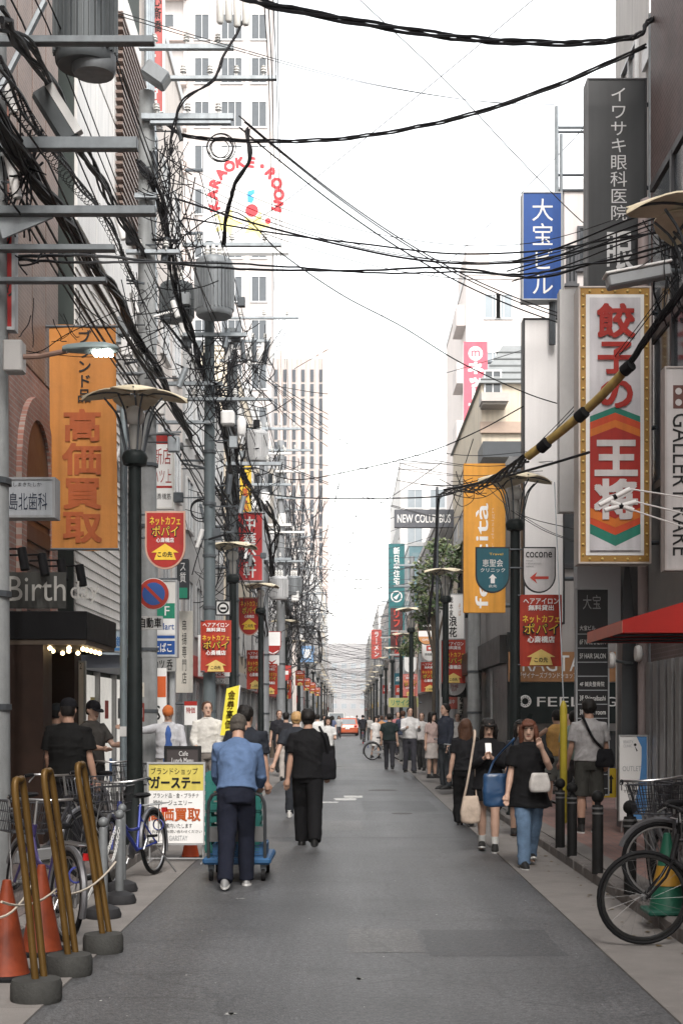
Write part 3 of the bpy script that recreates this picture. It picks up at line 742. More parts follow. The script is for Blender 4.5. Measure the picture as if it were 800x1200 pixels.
# ---- right 5..: pale tall slab and the far row
B = building('pink_slab', 'thin pale pink slab tower with side balconies behind the mansard house', 1, P(546,0,75).x, 12, 75, 90, P(0,322,75).z, M('slab_wall', (.66,.60,.57), .75, 0, .06, .4, 0, 50, .1))
for k in range(7):
    z = 4+3.05*k
    part(B, 'balcony', MB().box(P(535,0,75).x, P(546,0,75).x, 75.2, 78, z, z+1.1), M('balcony_pale', (.55,.5,.48), .7))
    for x in (P(577,0,75).x, P(590,0,75).x): window(B, 'front', x, z+.3, .9, 1.3, pane=gl_l)
wbox(B, 'lift_house', P(548,0,75).x, P(575,0,75).x, 76, 82, B['_b'][4], P(0,288,76).z, M('slab_wall', (.66,.6,.57), .75))
B = building('white_block', 'white office block behind the dark horizontal name sign', 1, P(469,0,112).x, 16, 112, 140, P(0,543,112).z, ww)
for k in range(6):
    for x in (5.2, 7.0, 8.8, 10.6): window(B, 'front', x, 3.5+2.9*k, 1.2, 1.5, pane=gl_l)
street_windows(B, 113, 139, 7, [4+3*k for k in range(5)], 1.8, 1.6, pane=gl_l)
B = building('teal_glass_building', 'teal glass-fronted building behind the vertical teal sign', 1, 3.9, 12, 92, 111, P(0,640,92).z, M('teal_cladding', (.16,.27,.30), .3, .2, .12, .7))
for k in range(4):
    for j in range(3): wbox(B, 'glass_panel', 4.05+.9*j, 4.85+.9*j, 91.9, 91.98, 3.2+2.3*k, 5.3+2.3*k, glass('teal_glass', (.10,.2,.23), .12))
street_windows(B, 93, 110, 5, (4,7,10), 1.8, 1.6, pane=gl_l)
for i, (y0, y1, h, mt, lb) in enumerate([(56.4,74,9.5,gw,'grey building past the mansard house on the right'),(90.5,91.6,8,bw_,'narrow beige building beside the teal glass one'),(141,172,13,pw,'pink building midway down the right row'),(173,215,15,ww,'white building far down the right row'),(216,262,14,cw,'cream building far down the right row'),(263,330,17,gw,'grey building at the far end of the right row')]):
    B = building('street_building', lb, 1, 3.6+.15*(i%3), 12, y0, y1, h, mt)
    n = max(1, int((y1-y0)/4))
    street_windows(B, y0+.3, y1-.3, n, [4+3*k for k in range(int((h-4)/3))], min(1.6,(y1-y0)*.6), 1.6, pane=gl_l)
    for x in (5, 7, 9): window(B, 'front', x, h-2.3, 1.2, 1.3, pane=gl_l)
    wbox(B, 'fascia', 3.3+.15*(i%3), 3.59+.15*(i%3), y0+.1, y1-.1, 2.7, 3.3, [ww, red, wht, yel, ww, red2][i])
# end of the street
B = building('end_building', 'hazy white building closing the far end of the street', 1, -9, 30, 480, 500, 26, M('end_wall', (.30,.29,.29), .8, 0, .15, .1))
for k in range(5):
    for i in range(9): window(B, 'front', -8+3.2*i, 4+3.4*k, 1.8, 1.8, pane=gl_l)
for b_ in bpy.data.objects:
    if '_b' in b_: del b_['_b']
# ================================================================ street lamps
petal_m = M('lamp_petal', (.66,.58,.42), .5, .0, .15, 6); globe_m = M('lamp_globe', (.62,.60,.56), .3, var=.05)
def build_lamp(label, group):
    L = thing('street_lamp', label, 'street lamp', group=group)
    obj('base', MB().lathe([(.14,0),(.14,.04),(.112,.07),(.106,.75),(.095,.8)], 16), lampblk, L, True)
    obj('post', MB().lathe([(.092,.78),(.085,2.2),(.08,2.21),(.075,4.42)], 16), lampblk, L, True)
    obj('collar', MB().lathe([(.075,4.40),(.13,4.42),(.15,4.5),(.13,4.56),(.10,4.58)], 16), lampblk, L, True)
    obj('lamp_head', MB().lathe([(.06,4.58),(.075,4.62),(.085,4.8),(.07,4.87)], 16), M('lamp_head_glass', (.30,.29,.27), .35), L, True)
    obj('globe', MB().ball((0,0,4.98), .12, 14, 10), globe_m, L, True)
    for k in range(8):
        a = 2*PI*(k+.5)/8; c, s_ = math.cos(a), math.sin(a)
        obj('strut', MB().tube(spline([(.11*c,.11*s_,4.56),(.15*c,.15*s_,4.75),(.22*c,.22*s_,5.0),(.36*c,.36*s_,5.16)], 3), .011, 6), darksteel, L)
    # four leaf-shaped canopy petals
    for k in range(4):
        a = PI/4*0 + k*PI/2 + .12
        ns, nt = 8, 6; top = []; 
        for i in range(ns+1):
            t = i/ns; r_ = .05+.55*t; w = .26*math.sin(PI*min(1, t*.86+.14))**.7+.004
            row = []
            for j in range(nt+1):
                u = -1+2*j/nt
                row.append((r_, u*w, 5.24 - .045*t*t - .03*u*u*(.4+t)+.03*math.sin(t*PI)))
            top.append(row)
        v = []; f = []
        for th in (0, -.012):
            for row in top:
                for p in row:
                    x, y, z = p; v.append((x*math.cos(a)-y*math.sin(a), x*math.sin(a)+y*math.cos(a), z+th))
        n1 = (ns+1)*(nt+1)
        for i in range(ns):
            for j in range(nt):
                q = (i*(nt+1)+j, (i+1)*(nt+1)+j, (i+1)*(nt+1)+j+1, i*(nt+1)+j+1)
                f.append(q); f.append(tuple(x+n1 for x in q[::-1]))
        for i in range(ns):
            f.append((i*(nt+1), i*(nt+1)+n1, (i+1)*(nt+1)+n1, (i+1)*(nt+1))); b = i*(nt+1)+nt; f.append((b, b+nt+1, b+nt+1+n1, b+n1))
        b = ns*(nt+1)
        for j in range(nt): f.append((b+j, b+j+n1, b+j+1+n1, b+j+1))
        p_ = obj('petal', MB().add(v, f), petal_m, L, True)
        ca, sa = math.cos(a), math.sin(a)
        obj('petal_rib', MB().tube([(r_*ca, r_*sa, 5.222-.045*t*t+.03*math.sin(t*PI)) for r_, t in [(.05+.55*q/6, q/6) for q in range(7)]], .012, 5), darksteel, p_)
    return L
lamp0 = build_lamp('', 'petal street lamps lining both kerbs')
lamp_specs = [(-2.45,16.3,0,'black petal-topped street lamp beside the orange banner'),(2.58,10.3,0,'petal street lamp whose canopy enters at the right edge'),(2.57,22,0,'black petal street lamp between the teal and white shield signs'),
 (-2.49,30.6,.3,'petal street lamp beside the red vertical restaurant sign'),(-2.47,40,.3,'petal street lamp third along the left kerb'),(2.45,36,.0,'petal street lamp among the greenery on the right'),(2.15,49,.0,'petal street lamp fronting the black and orange shield')]
for Y in (55, 70, 84, 98, 113, 128, 144, 160, 178, 197, 218): lamp_specs.append((-2.45, Y, 0, 'distant lamp in the row dwindling along the left kerb'))
for Y in (64, 77, 90, 104, 119, 134, 150, 168, 187, 208): lamp_specs.append((2.35, Y, 0, 'distant lamp in the row dwindling along the right kerb'))
for i, (x, Y, rz, lb) in enumerate(lamp_specs):
    o = lamp0 if i == 0 else copy_tree(lamp0)
    o.location = (x, Y, KZ-.012); o.rotation_euler = (0,0,rz+ (0.05*i)); o['label'] = lb

# ================================================================ utility poles
rib_m = M('transformer_grey', (.23,.245,.255), .5, .25, .12, 6, streak=.25); rib_d = M('transformer_dark', (.10,.11,.115), .55, .2, .15, 6, streak=.2)
def transformer(parent, c, r, h, mt, name='transformer', txt=None):
    T = obj(name, MB().lathe([(r*.93,0),(r,.03),(r,.1*h),(r*.96,.1*h),(r*.96,.8*h),(r,.8*h),(r,.87*h),(r*.93,.9*h),(r*.8,.93*h),(r*.3,h*.96)], 24, c), mt, parent, True)
    m = MB()
    for k in range(30):
        a = 2*PI*k/30; ca, sa = math.cos(a), math.sin(a)
        m.box(r*.94, r*1.09, -.012*r*2, .012*r*2, .1*h, .8*h, mat=Matrix.Translation(c) @ Matrix.Rotation(a, 4, 'Z'))
    obj('cooling_fins', m, mt, T)
    for a in (-.7, 0, .7):
        obj('bushing', MB().lathe([(.05,0),(.035,.03),(.05,.06),(.035,.09),(.05,.12),(.02,.2)], 8, (c[0]+r*.5*math.sin(a), c[1]-r*.5*math.cos(a), c[2]+h*.93)), porcelain, T, True)
    if txt:
        mb = MB(); text_into(mb, txt, c[0]+r*.15, c[2]+h*.55, c[0]+r*.75, c[2]+h*.75, c[1]-r*1.1, .01); obj('lettering', mb, wht, T)
    return T
INS = mesh(MB().lathe([(.018,0),(.018,.05),(.055,.06),(.03,.09),(.05,.10),(.03,.13),(.04,.15),(.01,.17)], 8), porcelain, True, 'insulator')
def arm(parent, x0, x1, z, y=0.0, hgt=.1, mt=None, ins=0, brace=0):
    a = obj('crossarm', MB().box(x0, x1, y-.045, y+.045, z-hgt/2, z+hgt/2, b=.006), mt or steel, parent)
    for i in range(ins):
        x = x0+(x1-x0)*(i+.5)/ins
        link('insulator', INS, a, (x,y,z+hgt/2))
    if brace: obj('brace', MB().tube([(x0 if brace < 0 else x0, y+.05, z-.5), ((x0+x1)/2, y+.05, z-.05)], .025, 6), steel, a)
    return a
def pole(label, x, Y, h, r=.16, mt=None, n=0, group='utility poles'):
    U = thing('utility_pole', label, 'utility pole', (x, Y, KZ-.02), group=group)
    obj('shaft', MB().lathe([(r*1.15,0),(r,h*.5),(r*.82,h)], 18), mt or concpole, U, True)
    for k in range(n):
        z = 1.6+k*.95
        obj('band', MB().lathe([(r*1.2,z),(r*1.2,z+.05)], 14), darksteel, U)
    return U
# pole A: left edge of the picture
A = pole('grey concrete utility pole cropped by the left edge with steel arms', -3.07, 12, 11.5, .19, None, 3); AO = A.location
def loc(px, py, Y, O): 
    p = P(px, py, Y); return p.x-O.x, p.y-O.y, p.z-O.z
armdk = M('arm_dark_zinc', (.15,.165,.175), .5, .35, .2, 8, streak=.2)
for (x1, py, hh) in ((185,62,.06),(166,181,.10),(187,258,.07),(140,301,.05),(130,338,.04)):
    a = loc(x1, py, 12, AO); arm(A, 0, a[0], a[2], -.22, hh, mt=armdk)
z = loc(0,258,12,AO)[2]
obj('gusset', MB().prism([(.15,z-.04),(.62,z-.04),(.2,z-.22)], -.2, -.17), steel, A)
z = loc(0,180,12,AO)[2]
obj('brace', MB().tube([(.15,-.2,loc(0,62,12,AO)[2]-.45),(.55,-.2,loc(0,15,12,AO)[2])], .03, 6), steel, A)
c = loc(100,78,12.2,AO); transformer(A, c, .255, .95, rib_d, txt='75')
c2 = loc(110,82,12.2,AO); obj('transformer_foot', MB().lathe([(.17,-.04),(.19,0),(.19,.12)], 18, c2), rib_m, A, True)
# LED street light on pole A
Lx = thing('led_street_light', 'grey cobra-head LED street light, lit, on the left-edge pole', 'street light', tuple(P(12,418,11.75)))
obj('junction_box', MB().box(-.05,.11,-.06,.1,-.13,.13, b=.012), M('box_grey', (.36,.35,.34), .5, .2), Lx)
e = P(108,411,11.6)-Vector(Lx.location)
obj('bracket_arm', MB().tube([(.1,0,.0),(.25,-.02,.0),(e.x-.2,e.y,e.z)], .022, 8), M('rusty_arm', (.22,.14,.11), .6), Lx)
hd = MB(); rings = []
for t, w, h_ in ((-.24,.03,.03),(-.2,.05,.045),(-.05,.09,.06),(.1,.10,.06),(.19,.07,.04),(.215,.03,.02)):
    rings.append([(e.x+t, e.y+w*math.cos(q), e.z+.01+h_*math.sin(q)*(1 if math.sin(q) > 0 else .5)) for q in [2*PI*k/12 for k in range(12)]])
hd.loft(rings); obj('lamp_head', hd, M('led_head', (.17,.21,.21), .4, .2), Lx, True)
led = M('led_light', (1,.97,.9), .4, var=0, emis=14)
for i in range(3):
    for j in range(4): obj('led', MB().ball((e.x+.03+.04*j, e.y-.06+.035*i*1.2, e.z-.028), .018, 6, 5), led, Lx)
# pole B
Bp = pole('second utility pole wrapped in cables behind the left lamp post', P(172,0,22).x, 22, 11.2, .15, None, 5); BO = Bp.location
for x0, x1, py, hh, ins in ((168,275,143,.09,3),(178,272,150,.05,0),(160,186,235,.08,0),(150,212,300,.06,2),(170,325,98,.06,5),(165,275,62,.08,3)):
    a = loc(x0,py,22,BO); b = loc(x1,py,22,BO); arm(Bp, a[0], b[0], a[2], -.2, hh, ins=ins)
m = loc(183,88,21.7,BO)
obj('equipment_box', MB().box(-.2,.2,-.15,.15,-.12,.12, b=.03, mat=Matrix.Translation(m) @ Matrix.Rotation(R(35),4,'Y')), rib_m, Bp)
for px, py in ((258,10),(268,8),(278,14),(288,12)):
    c = loc(px,py,21.5,BO); obj('fuse_cutout', MB().lathe([(.04,-.22),(.055,-.2),(.055,.2),(.03,.24)], 10, c), porcelain, Bp, True)
# pole C with two transformers
Cp = pole('slim grey pole carrying two bucket transformers', P(245.5,0,26).x, 26, P(0,290,26).z, .105, M('blue_grey_pole', (.13,.155,.165), .55, .3, .12, 6, streak=.2), 6); CO = Cp.location
c = loc(251,371,25.5,CO); transformer(Cp, c, .33, 1.12, rib_m); c = loc(207,376,26.2,CO); transformer(Cp, c, .30, .75, rib_d)
for x0, x1, py, hh, ins in ((190,262,452,.07,0),(205,300,470,.06,2),(215,290,395,.07,0),(215,330,290,.07,3),(180,250,497,.06,0)):
    a = loc(x0,py,26,CO); b = loc(x1,py,26,CO); arm(Cp, a[0], b[0], a[2], -.16, hh, ins=ins)
c = loc(267,490,25.6,CO); obj('equipment_box', MB().box(-.12,.12,-.1,.1,-.13,.13, b=.03, mat=Matrix.Translation(c)), white, Cp)
c = loc(283,500,25.6,CO); obj('equipment_box', MB().lathe([(.06,-.15),(.08,-.1),(.08,.12),(.04,.18)], 12, c), white, Cp, True)
# pole D: dark pole, far transformer
Dp = pole('dark pole with far bucket transformer, third from the left edge', P(272,0,36).x, 36, P(0,390,36).z, .16, M('dark_pole', (.11,.12,.125), .6, .3, .15), 6); DO = Dp.location
c = loc(301,541,36,DO); transformer(Dp, c, .27, .85, M('transformer_pale', (.44,.44,.44), .5, .1, .1))
for x0, x1, py, hh, ins in ((262,318,402,.07,4),(258,310,425,.07,4),(270,350,375,.06,3),(262,320,470,.06,2),(265,330,545,.09,2)):
    a = loc(x0,py,36,DO); b = loc(x1,py,36,DO); arm(Dp, a[0], b[0], a[2], -.2, hh, ins=ins)
for k in range(6):
    c = loc(286+6*k,413+rnd.uniform(-4,4),35.7,DO); obj('fuse_cutout', MB().tube([(c[0],c[1],c[2]-.28),(c[0]+rnd.uniform(-.15,.2),c[1],c[2]+.25)], .06, 8), white if k % 2 else darksteel, Dp, True)
def fittings(U, n, z0, z1, rx, seed):
    q = random.Random(seed)
    for k in range(n):
        z = q.uniform(z0, z1); x = q.choice((-1,1))*q.uniform(.12,rx); y = q.uniform(-.25,.05); t = q.random(); mt = q.choice((rib_m, white, darksteel, steel, cablem))
        if t < .35: m = MB().box(x-q.uniform(.05,.11),x+q.uniform(.05,.11),y-.06,y+.06,z-q.uniform(.06,.16),z+q.uniform(.06,.16), b=.012)
        elif t < .7: m = MB().tube([(x,y,z-q.uniform(.1,.25)),(x+q.uniform(-.12,.12),y,z+q.uniform(.1,.25))], q.uniform(.03,.055), 10)
        else: m = MB().tube([(0,y,z),(x,y,z+q.uniform(-.1,.1)),(x+.02,y,z+q.uniform(.05,.2))], .02, 6)
        obj('fitting', m, mt, U, t >= .35 and t < .7)
        obj('tie_bar', MB().tube([(0,y,z),(x,y,z)], .012, 5), darksteel, U)
fittings(A, 14, 5.2, 9.5, .45, 3); fittings(Bp, 26, 5.0, 10.8, .6, 4); fittings(Cp, 22, 4.6, 9.2, .6, 5); fittings(Dp, 26, 5.0, 11, .8, 6)
# farther poles on the left
far_steel = M('far_pole_grey', (.27,.28,.29), .6, .2, .15)
for i, (px, Y, h) in enumerate([(309,46,11.2),(329,54,12.0),(338,66,11.5),(352,80,12),(360,96,12),(368,116,12),(374,140,12)]):
    U = pole(['pole with pale boxes past the third lamp','tall pole with tiered arms below the karaoke board','pole at the left of the finned tower','pole under the finned tower','pole in the thick of the distant wires','distant pole left of the parked van','farthest pole of the left row'][i], P(px,0,Y).x, Y, h, .16, far_steel, 3)
    for k, z in enumerate((h-.4, h-1.2, h-2.2, h-3.5, h-4.6)):
        arm(U, -.55-.2*(k%2), .9+.3*(k==0), z, -.2, .08, mt=white if k % 2 else steel, ins=4 if k < 3 else 2)
    if i < 5:
        transformer(U, (.5,-.1,h-5.9), .28, .8, rib_m if i % 2 else M('transformer_pale', (.44,.44,.44)), )
        for k in range(3):
            obj('equipment_box', MB().box(-.14,.14,-.1,.1,-.2,.2, b=.03, mat=Matrix.Translation((rnd.uniform(-.4,.6),-.25,h-rnd.uniform(2.6,6.5)))), white if k else rib_m, U)
# poles on the right
U = pole('plain concrete pole below the orange banner on the right', P(555.5,0,33).x, 33, P(0,560,33).z, .15, None, 2)
U2 = pole('thin dark cable riser pole among the greenery', P(512,0,38).x, 38, P(0,575,38).z, .045, darksteel, 0)
for i, (Y, h) in enumerate([(62,8.5),(88,9),(118,9),(150,9)]):
    U = pole(['slim pole past the black and orange shield','slim pole beside the teal vertical sign','slim pole in front of the white office block','farthest slim pole of the right row'][i], 2.75, Y, h, .13, far_steel, 2)
    for z in (h-.4, h-1.3): arm(U, -.8, .5, z, -.16, .08, ins=3)
# post that holds the aerial signs on the right (steel lattice)
m = thing('sign_mast', 'thin steel mast rising behind the blue sign', 'mast', tuple(P(653.5,560,25.4)))
zt = P(0,120,25.4).z-m.location.z
obj('tube', MB().tube([(0,.15,-.0),(0,.15,zt)], .035, 8), steel, m); obj('tube', MB().tube([(.08,.15,-.0),(.08,.15,zt-.5)], .03, 8), steel, m)
for py in (145,150,201,219): 
    z = P(0,py,25.4).z-m.location.z; obj('rung', MB().tube([(0,.15,z),(.52,.15,z)], .025, 6), darksteel, m)

# ================================================================ cables
def cable(label, pts, r=.02, name='overhead_cable', mt=None, group=None, strands=1, spread=.06, twist=0.0, cat='cable'):
    p3 = [P(*p) for p in pts]; sp = spline(p3, 8)
    root = None
    base = sp[0]
    if strands == 1:
        m = MB().tube([q-base for q in sp], r, 6); o = obj(name, m, mt or cablem, None, True, base); tag(o, label, cat, group); return o
    root = thing(name, label, cat, base, 0, group)
    for k in range(strands):
        ph = 2*PI*k/strands; q2 = []
        for i, q in enumerate(sp):
            a = ph+twist*i*.35
            q2.append(q-base+Vector((spread*math.cos(a)*.6, spread*math.cos(a+1)*.3, spread*math.sin(a)))+Vector((0,0,rnd.uniform(-.2,.2)*spread*(twist > 0))))
        obj('strand', MB().tube(q2, r*rnd.uniform(.8,1.15), 5), mt or cablem, root, True)
    return root
cable('thick black cable bundle sweeping across the top of the sky to the brick corner', [(282,-6,13),(330,8,13.3),(430,27,14),(520,41,15),(590,48,15.8),(680,50,17),(735,44,18),(752,38,18.3),(757,27,18.5),(772,18,18.8)], .018, strands=3, spread=.025, twist=1)
cable('black bundle from the second pole rising to the right above the eye-clinic sign', [(190,140,22),(215,158,22),(262,163,21.6),(330,165,21),(400,162,20.5),(480,150,20),(560,131,19.4),(660,96,19),(757,53,18.6)], .016, strands=3, spread=.02, twist=1)
cable('trio of dark cables slanting down from the second pole toward the dumpling sign', [(282,142,21.8),(330,182,22),(400,237,22.6),(470,285,23.2),(540,325,24),(610,356,24.5),(690,384,25)], .013, strands=3, spread=.09)
cable('black cable dipping at mid height past the blue sign', [(205,232,21.5),(300,262,21),(400,287,20.5),(480,303,20),(560,309,19.5),(640,302,19),(720,283,18.5),(810,262,17.5)], .015)
cable('slack cable crossing just above the blue sign foot', [(215,255,21.5),(330,274,21),(430,286,20.5),(530,297,20),(640,293,19),(720,279,18.5),(810,268,17.5)], .013)
cable('heavy level cable running across under the eye-clinic sign', [(0,302,12),(90,303,13),(170,306,16),(260,311,18),(350,315,19),(440,318,19.5),(530,316,19.5),(600,322,19),(640,321,18.5),(690,309,18),(740,301,17.5),(810,280,16.5)], .014, strands=2, spread=.03, twist=.5)
cable('thin wire slanting down right from the top of the sky', [(418,-4,24),(520,92,24),(600,177,23),(680,258,22),(740,300,20)], .008)
cable('thin wire slanting up right across the open sky', [(230,300,30),(330,238,30),(430,160,29),(530,78,28),(628,-4,27)], .008)
cable('thin faint wire crossing from the left poles up to the white building', [(345,432,34),(450,368,32),(560,275,30),(655,180,27),(690,142,25)], .008)
cable('long black wire descending across the sky to the blank white sign', [(196,290,22),(270,247,22),(330,297,22.5),(400,345,23),(470,382,23.5),(540,425,24),(620,462,24.6),(680,480,25)], .011)
cable('black wire rising right from the dark pole to the white sign', [(300,548,36),(345,562,34),(420,550,31),(500,530,28),(560,505,26.5),(613,476,25)], .012)
cable('black wire strung level from the dark pole to the yellow guard tube', [(292,576,36),(350,583,34),(430,584,32),(510,582,28),(545,573,26)], .014)
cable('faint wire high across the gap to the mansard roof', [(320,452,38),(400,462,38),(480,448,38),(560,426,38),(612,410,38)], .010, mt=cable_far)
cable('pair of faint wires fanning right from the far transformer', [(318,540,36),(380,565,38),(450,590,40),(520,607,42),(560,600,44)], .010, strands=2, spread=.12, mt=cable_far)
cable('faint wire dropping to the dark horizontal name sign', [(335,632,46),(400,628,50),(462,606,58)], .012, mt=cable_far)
cable('thin drop wire from the white sign to the lamp with shields', [(560,560,30),(605,600,22.2),(680,622,19)], .006)
cable('thin drop wires to the dumpling sign edge', [(600,598,22),(640,622,20.5),(690,640,19)], .005, strands=2, spread=.05)
cable('slender wire climbing from the yellow guard tube over the dumpling sign', [(612,540,19.5),(680,470,18.6),(745,388,17.6),(810,300,16.5)], .006, strands=2, spread=.04)
cable('black bundle fanning out at the right edge below the lamp canopy', [(600,318,19),(660,300,18),(730,272,17),(820,240,16)], .012, strands=4, spread=.12)
for k, (a, b) in enumerate(((309,318),(314,322),(320,327),(325,329))):
    cable(['leftmost','second','third','rightmost'][k]+' of the four thin lines dropping steeply from the top of the sky', [(a,-6,16),(b-3,100,22),(b,220,30),(b+3,330,40),(b+8,450,54),(b+12,560,70)], .008)
cable('widely fanned fine wires from the second pole to the brick corner', [(200,205,22),(330,262,21.5),(480,300,20.5),(620,305,19.5),(770,262,18)], .006, strands=4, spread=.22)
cable('fine wires slanting from the slim transformer pole across to the white sign', [(250,400,26),(340,470,26),(440,520,26),(540,545,25.6),(640,540,25.2)], .006, strands=3, spread=.2)
cable('fine wires strung from the dark pole across to the orange salon banner', [(285,430,36),(370,500,34),(450,545,31),(545,560,28)], .007, strands=3, spread=.25)
cable('fine wires from the left-edge pole top across the sky to the mast', [(120,10,12.5),(260,52,16),(420,95,20),(560,118,23),(655,122,25.4)], .005, strands=2, spread=.15)
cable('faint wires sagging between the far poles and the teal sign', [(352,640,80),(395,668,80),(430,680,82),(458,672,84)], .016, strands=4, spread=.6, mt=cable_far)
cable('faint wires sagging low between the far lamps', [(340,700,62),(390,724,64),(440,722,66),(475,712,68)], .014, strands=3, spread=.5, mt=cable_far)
# black bundle with yellow guard tube
cable('fat black cable bundle coming down from the right edge to the yellow guard tube', [(815,318,14.2),(790,352,14.4),(765,385,14.7),(736,428,15)], .014, strands=6, spread=.035, twist=1)
g = thing('cable_guard', 'long yellow cable guard tube crossing the dumpling sign', 'cable guard', tuple(P(618,535,16.2)))
gp_ = [P(618,535,16.2), P(660,503,15.8), P(700,468,15.4), P(736,430,15)]
b0 = Vector(g.location)
ygm = M('guard_yellow', (.36,.255,.085), .5, 0, .4, 4, streak=.4)
obj('tube', MB().tube([p-b0 for p in spline(gp_, 6)], .05, 14), ygm, g, True)
for t in (P(637,522,15.95), P(681,486,15.5), P(735,431,15)):
    q = t-b0; dr = (gp_[3]-gp_[0]).normalized()
    obj('clamp', MB().tube([q-dr*.06, q+dr*.06], .066, 12), black, g, True)
cable('black cable bundle sagging left from the yellow guard tube over the orange banner', [(618,536,16.2),(600,548,17.5),(578,562,20),(555,572,24),(530,574,30),(514,582,37.5)], .016, strands=5, spread=.05, twist=1)
cable('black bundle dropping down the thin riser among the greenery', [(514,580,37.5),(510,640,37.6),(507,680,37.6),(502,730,37.8)], .022, strands=3, spread=.04, twist=1)
cable('straight rod cable under the right guard tube', [(520,574,24),(560,566,22),(600,556,20),(640,545,18.5),(690,530,17.5)], .018)
# white line covers on the dumpling sign
w = thing('line_covers', 'white plastic line covers on wires in front of the dumpling sign', 'line cover', tuple(P(800,600,16)))
wb = Vector(w.location)
for p0, p1, p2 in (((702,592,16),(738,573,16),(815,585,16)),((708,598,16),(745,588,16),(815,605,16)),((715,588,16),(742,598,16),(815,622,16))):
    q = [P(*p0)-wb, P(*p1)-wb, P(*p2)-wb]
    obj('cover', MB().tube([q[0], q[0].lerp(q[1], .5), q[1]], .027, 10), white, w, True); obj('sheathed_wire', MB().tube([q[1], q[2]], .009, 8), white, w, True)
    obj('clip', MB().tube([q[0].lerp(q[1], .45), q[0].lerp(q[1], .55)], .031, 8), black, w, True)
# street-parallel runs on the left
polesY = [4, 12, 22, 26, 36, 46, 54, 66, 80, 96, 116, 140]
def runs(n, xa, xb, za, zb, label, group, rad=(.008,.02), ys=polesY, sg=.25, mt=None, start=0):
    for i in range(n):
        x = rnd.uniform(xa, xb); z = rnd.uniform(za, zb); pts = []
        yy = ys[start:]
        for a, b in zip(yy[:-1], yy[1:]):
            s_ = sg*rnd.uniform(.5,1.3)*(b-a)/12
            x2 = x+rnd.uniform(-.1,.1); z2 = z+rnd.uniform(-.12,.12)
            nseg = 7
            pts += sag((x,a,z), (x2,b,z2), s_, nseg)[:-1]
            x, z = x2, z2
        o = obj('overhead_cable', MB().tube(pts, rnd.uniform(*rad), 5), mt or cablem, None, True)
        tag(o, label, 'cable', group)
runs(7, -2.95, -2.45, 5.6, 7.0, 'dark cable in the sheaf running along the left poles at mid height', 'left sheaf of cables')
runs(5, -2.9, -2.2, 7.3, 9.2, 'thin dark line in the upper wires along the left poles', 'upper left lines', (.006,.011))
runs(5, -2.6, -1.9, 9.2, 11.0, 'thin high-voltage line strung along the tops of the left poles', 'top left lines', (.006,.009), start=2)
runs(3, 2.5, 2.9, 6.5, 8.2, 'thin line running along the right side poles', 'right side lines', (.008,.012), ys=[33,62,88,118,150,190])
# thick main bundle with spiral hanger
def bundle(label, pts, n, r, spread, coil=None):
    sp = spline([P(*p) for p in pts], 8); base = sp[0]
    root = thing('cable_bundle', label, 'cable bundle', base)
    for k in range(n):
        q2 = []; ph = rnd.random()*7
        for i, q in enumerate(sp): q2.append(q-base+Vector((math.cos(ph+i*.5)*spread, 0, math.sin(ph+i*.45+k)*spread)))
        obj('strand', MB().tube(q2, r*rnd.uniform(.6,1.3), 6), cablem, root, True)
    if coil:
        m = MB(); q2 = []; N_ = len(sp)*10
        for i in range(N_):
            t = i/N_*(len(sp)-1); j = int(t); q = sp[j].lerp(sp[min(j+1,len(sp)-1)], t-j)
            q2.append(q-base+Vector((math.cos(i*.9)*coil, 0, math.sin(i*.9)*coil-coil)))
        obj('spiral_hanger', MB().tube(q2, .004, 4), cablem, root)
    return root
bundle('fattest black cable bundle slanting from the left edge past the orange banner', [(-10,130,10.5),(60,235,13),(105,300,15.5),(135,345,17.5),(165,400,20.5),(195,455,23),(222,510,26)], 8, .019, .05)
bundle('black bundle running from the top left corner down to the second pole', [(-5,15,9.5),(30,55,11),(75,130,14),(110,200,17),(140,250,20),(168,300,22)], 7, .015, .05)
bundle('looped cable with spiral hanger under the steel arms', [(-5,70,9.5),(45,150,12),(85,205,15),(125,255,18.5),(160,330,22),(225,420,26)], 3, .012, .03, .07)
bundle('black bundle leaving the second pole toward the slim pole', [(160,190,21.8),(185,225,22),(205,330,24),(225,395,25.5),(240,440,26),(262,500,30),(276,590,36)], 7, .018, .05)
bundle('cable bundle snaking from the dark pole down to the lamps', [(245,440,26),(262,470,30),(276,520,35),(285,560,36),(305,590,40),(315,640,44),(322,690,48)], 7, .021, .06)
bundle('tangled riser of cables hugging the dark pole', [(262,555,35.5),(264,600,35.6),(270,640,35.7),(295,660,38),(305,700,42),(312,745,46)], 7, .02, .07)
bundle('bundle of cables dropping past the far red signs', [(310,590,40),(325,620,44),(318,660,46),(330,700,52),(345,730,60),(372,740,70),(376,775,76)], 6, .024, .08)
bundle('curved jumper cables from the second pole arms', [(286,22,21.5),(265,60,21.5),(250,92,21.5),(215,118,21.6),(203,150,21.7),(200,180,21.8)], 3, .012, .02)
bundle('thick black riser cable with looped coil under the second pole arm', [(290,150,21.8),(292,185,21.8),(276,215,22),(268,240,22.3),(262,285,23)], 4, .016, .025)
co = thing('cable_coil', 'coil of spare black cable hanging under the second pole arm', 'cable coil', tuple(P(258,173,21.7)))
for k in range(5): obj('loop', MB().torus((rnd.uniform(-.03,.03),rnd.uniform(-.05,.05),rnd.uniform(-.03,.03)), .14+.02*k, .008, 'y', 24, 5), cablem, co, True)
co = thing('cable_coil', 'coil of cable hanging beside the grey pole above the red banner', 'cable coil', tuple(P(235,597,26)))
for k in range(3): obj('loop', MB().torus((rnd.uniform(-.03,.03),rnd.uniform(-.05,.05),rnd.uniform(-.03,.03)), .16+.02*k, .012, 'y', 24, 5), cablem, co, True)
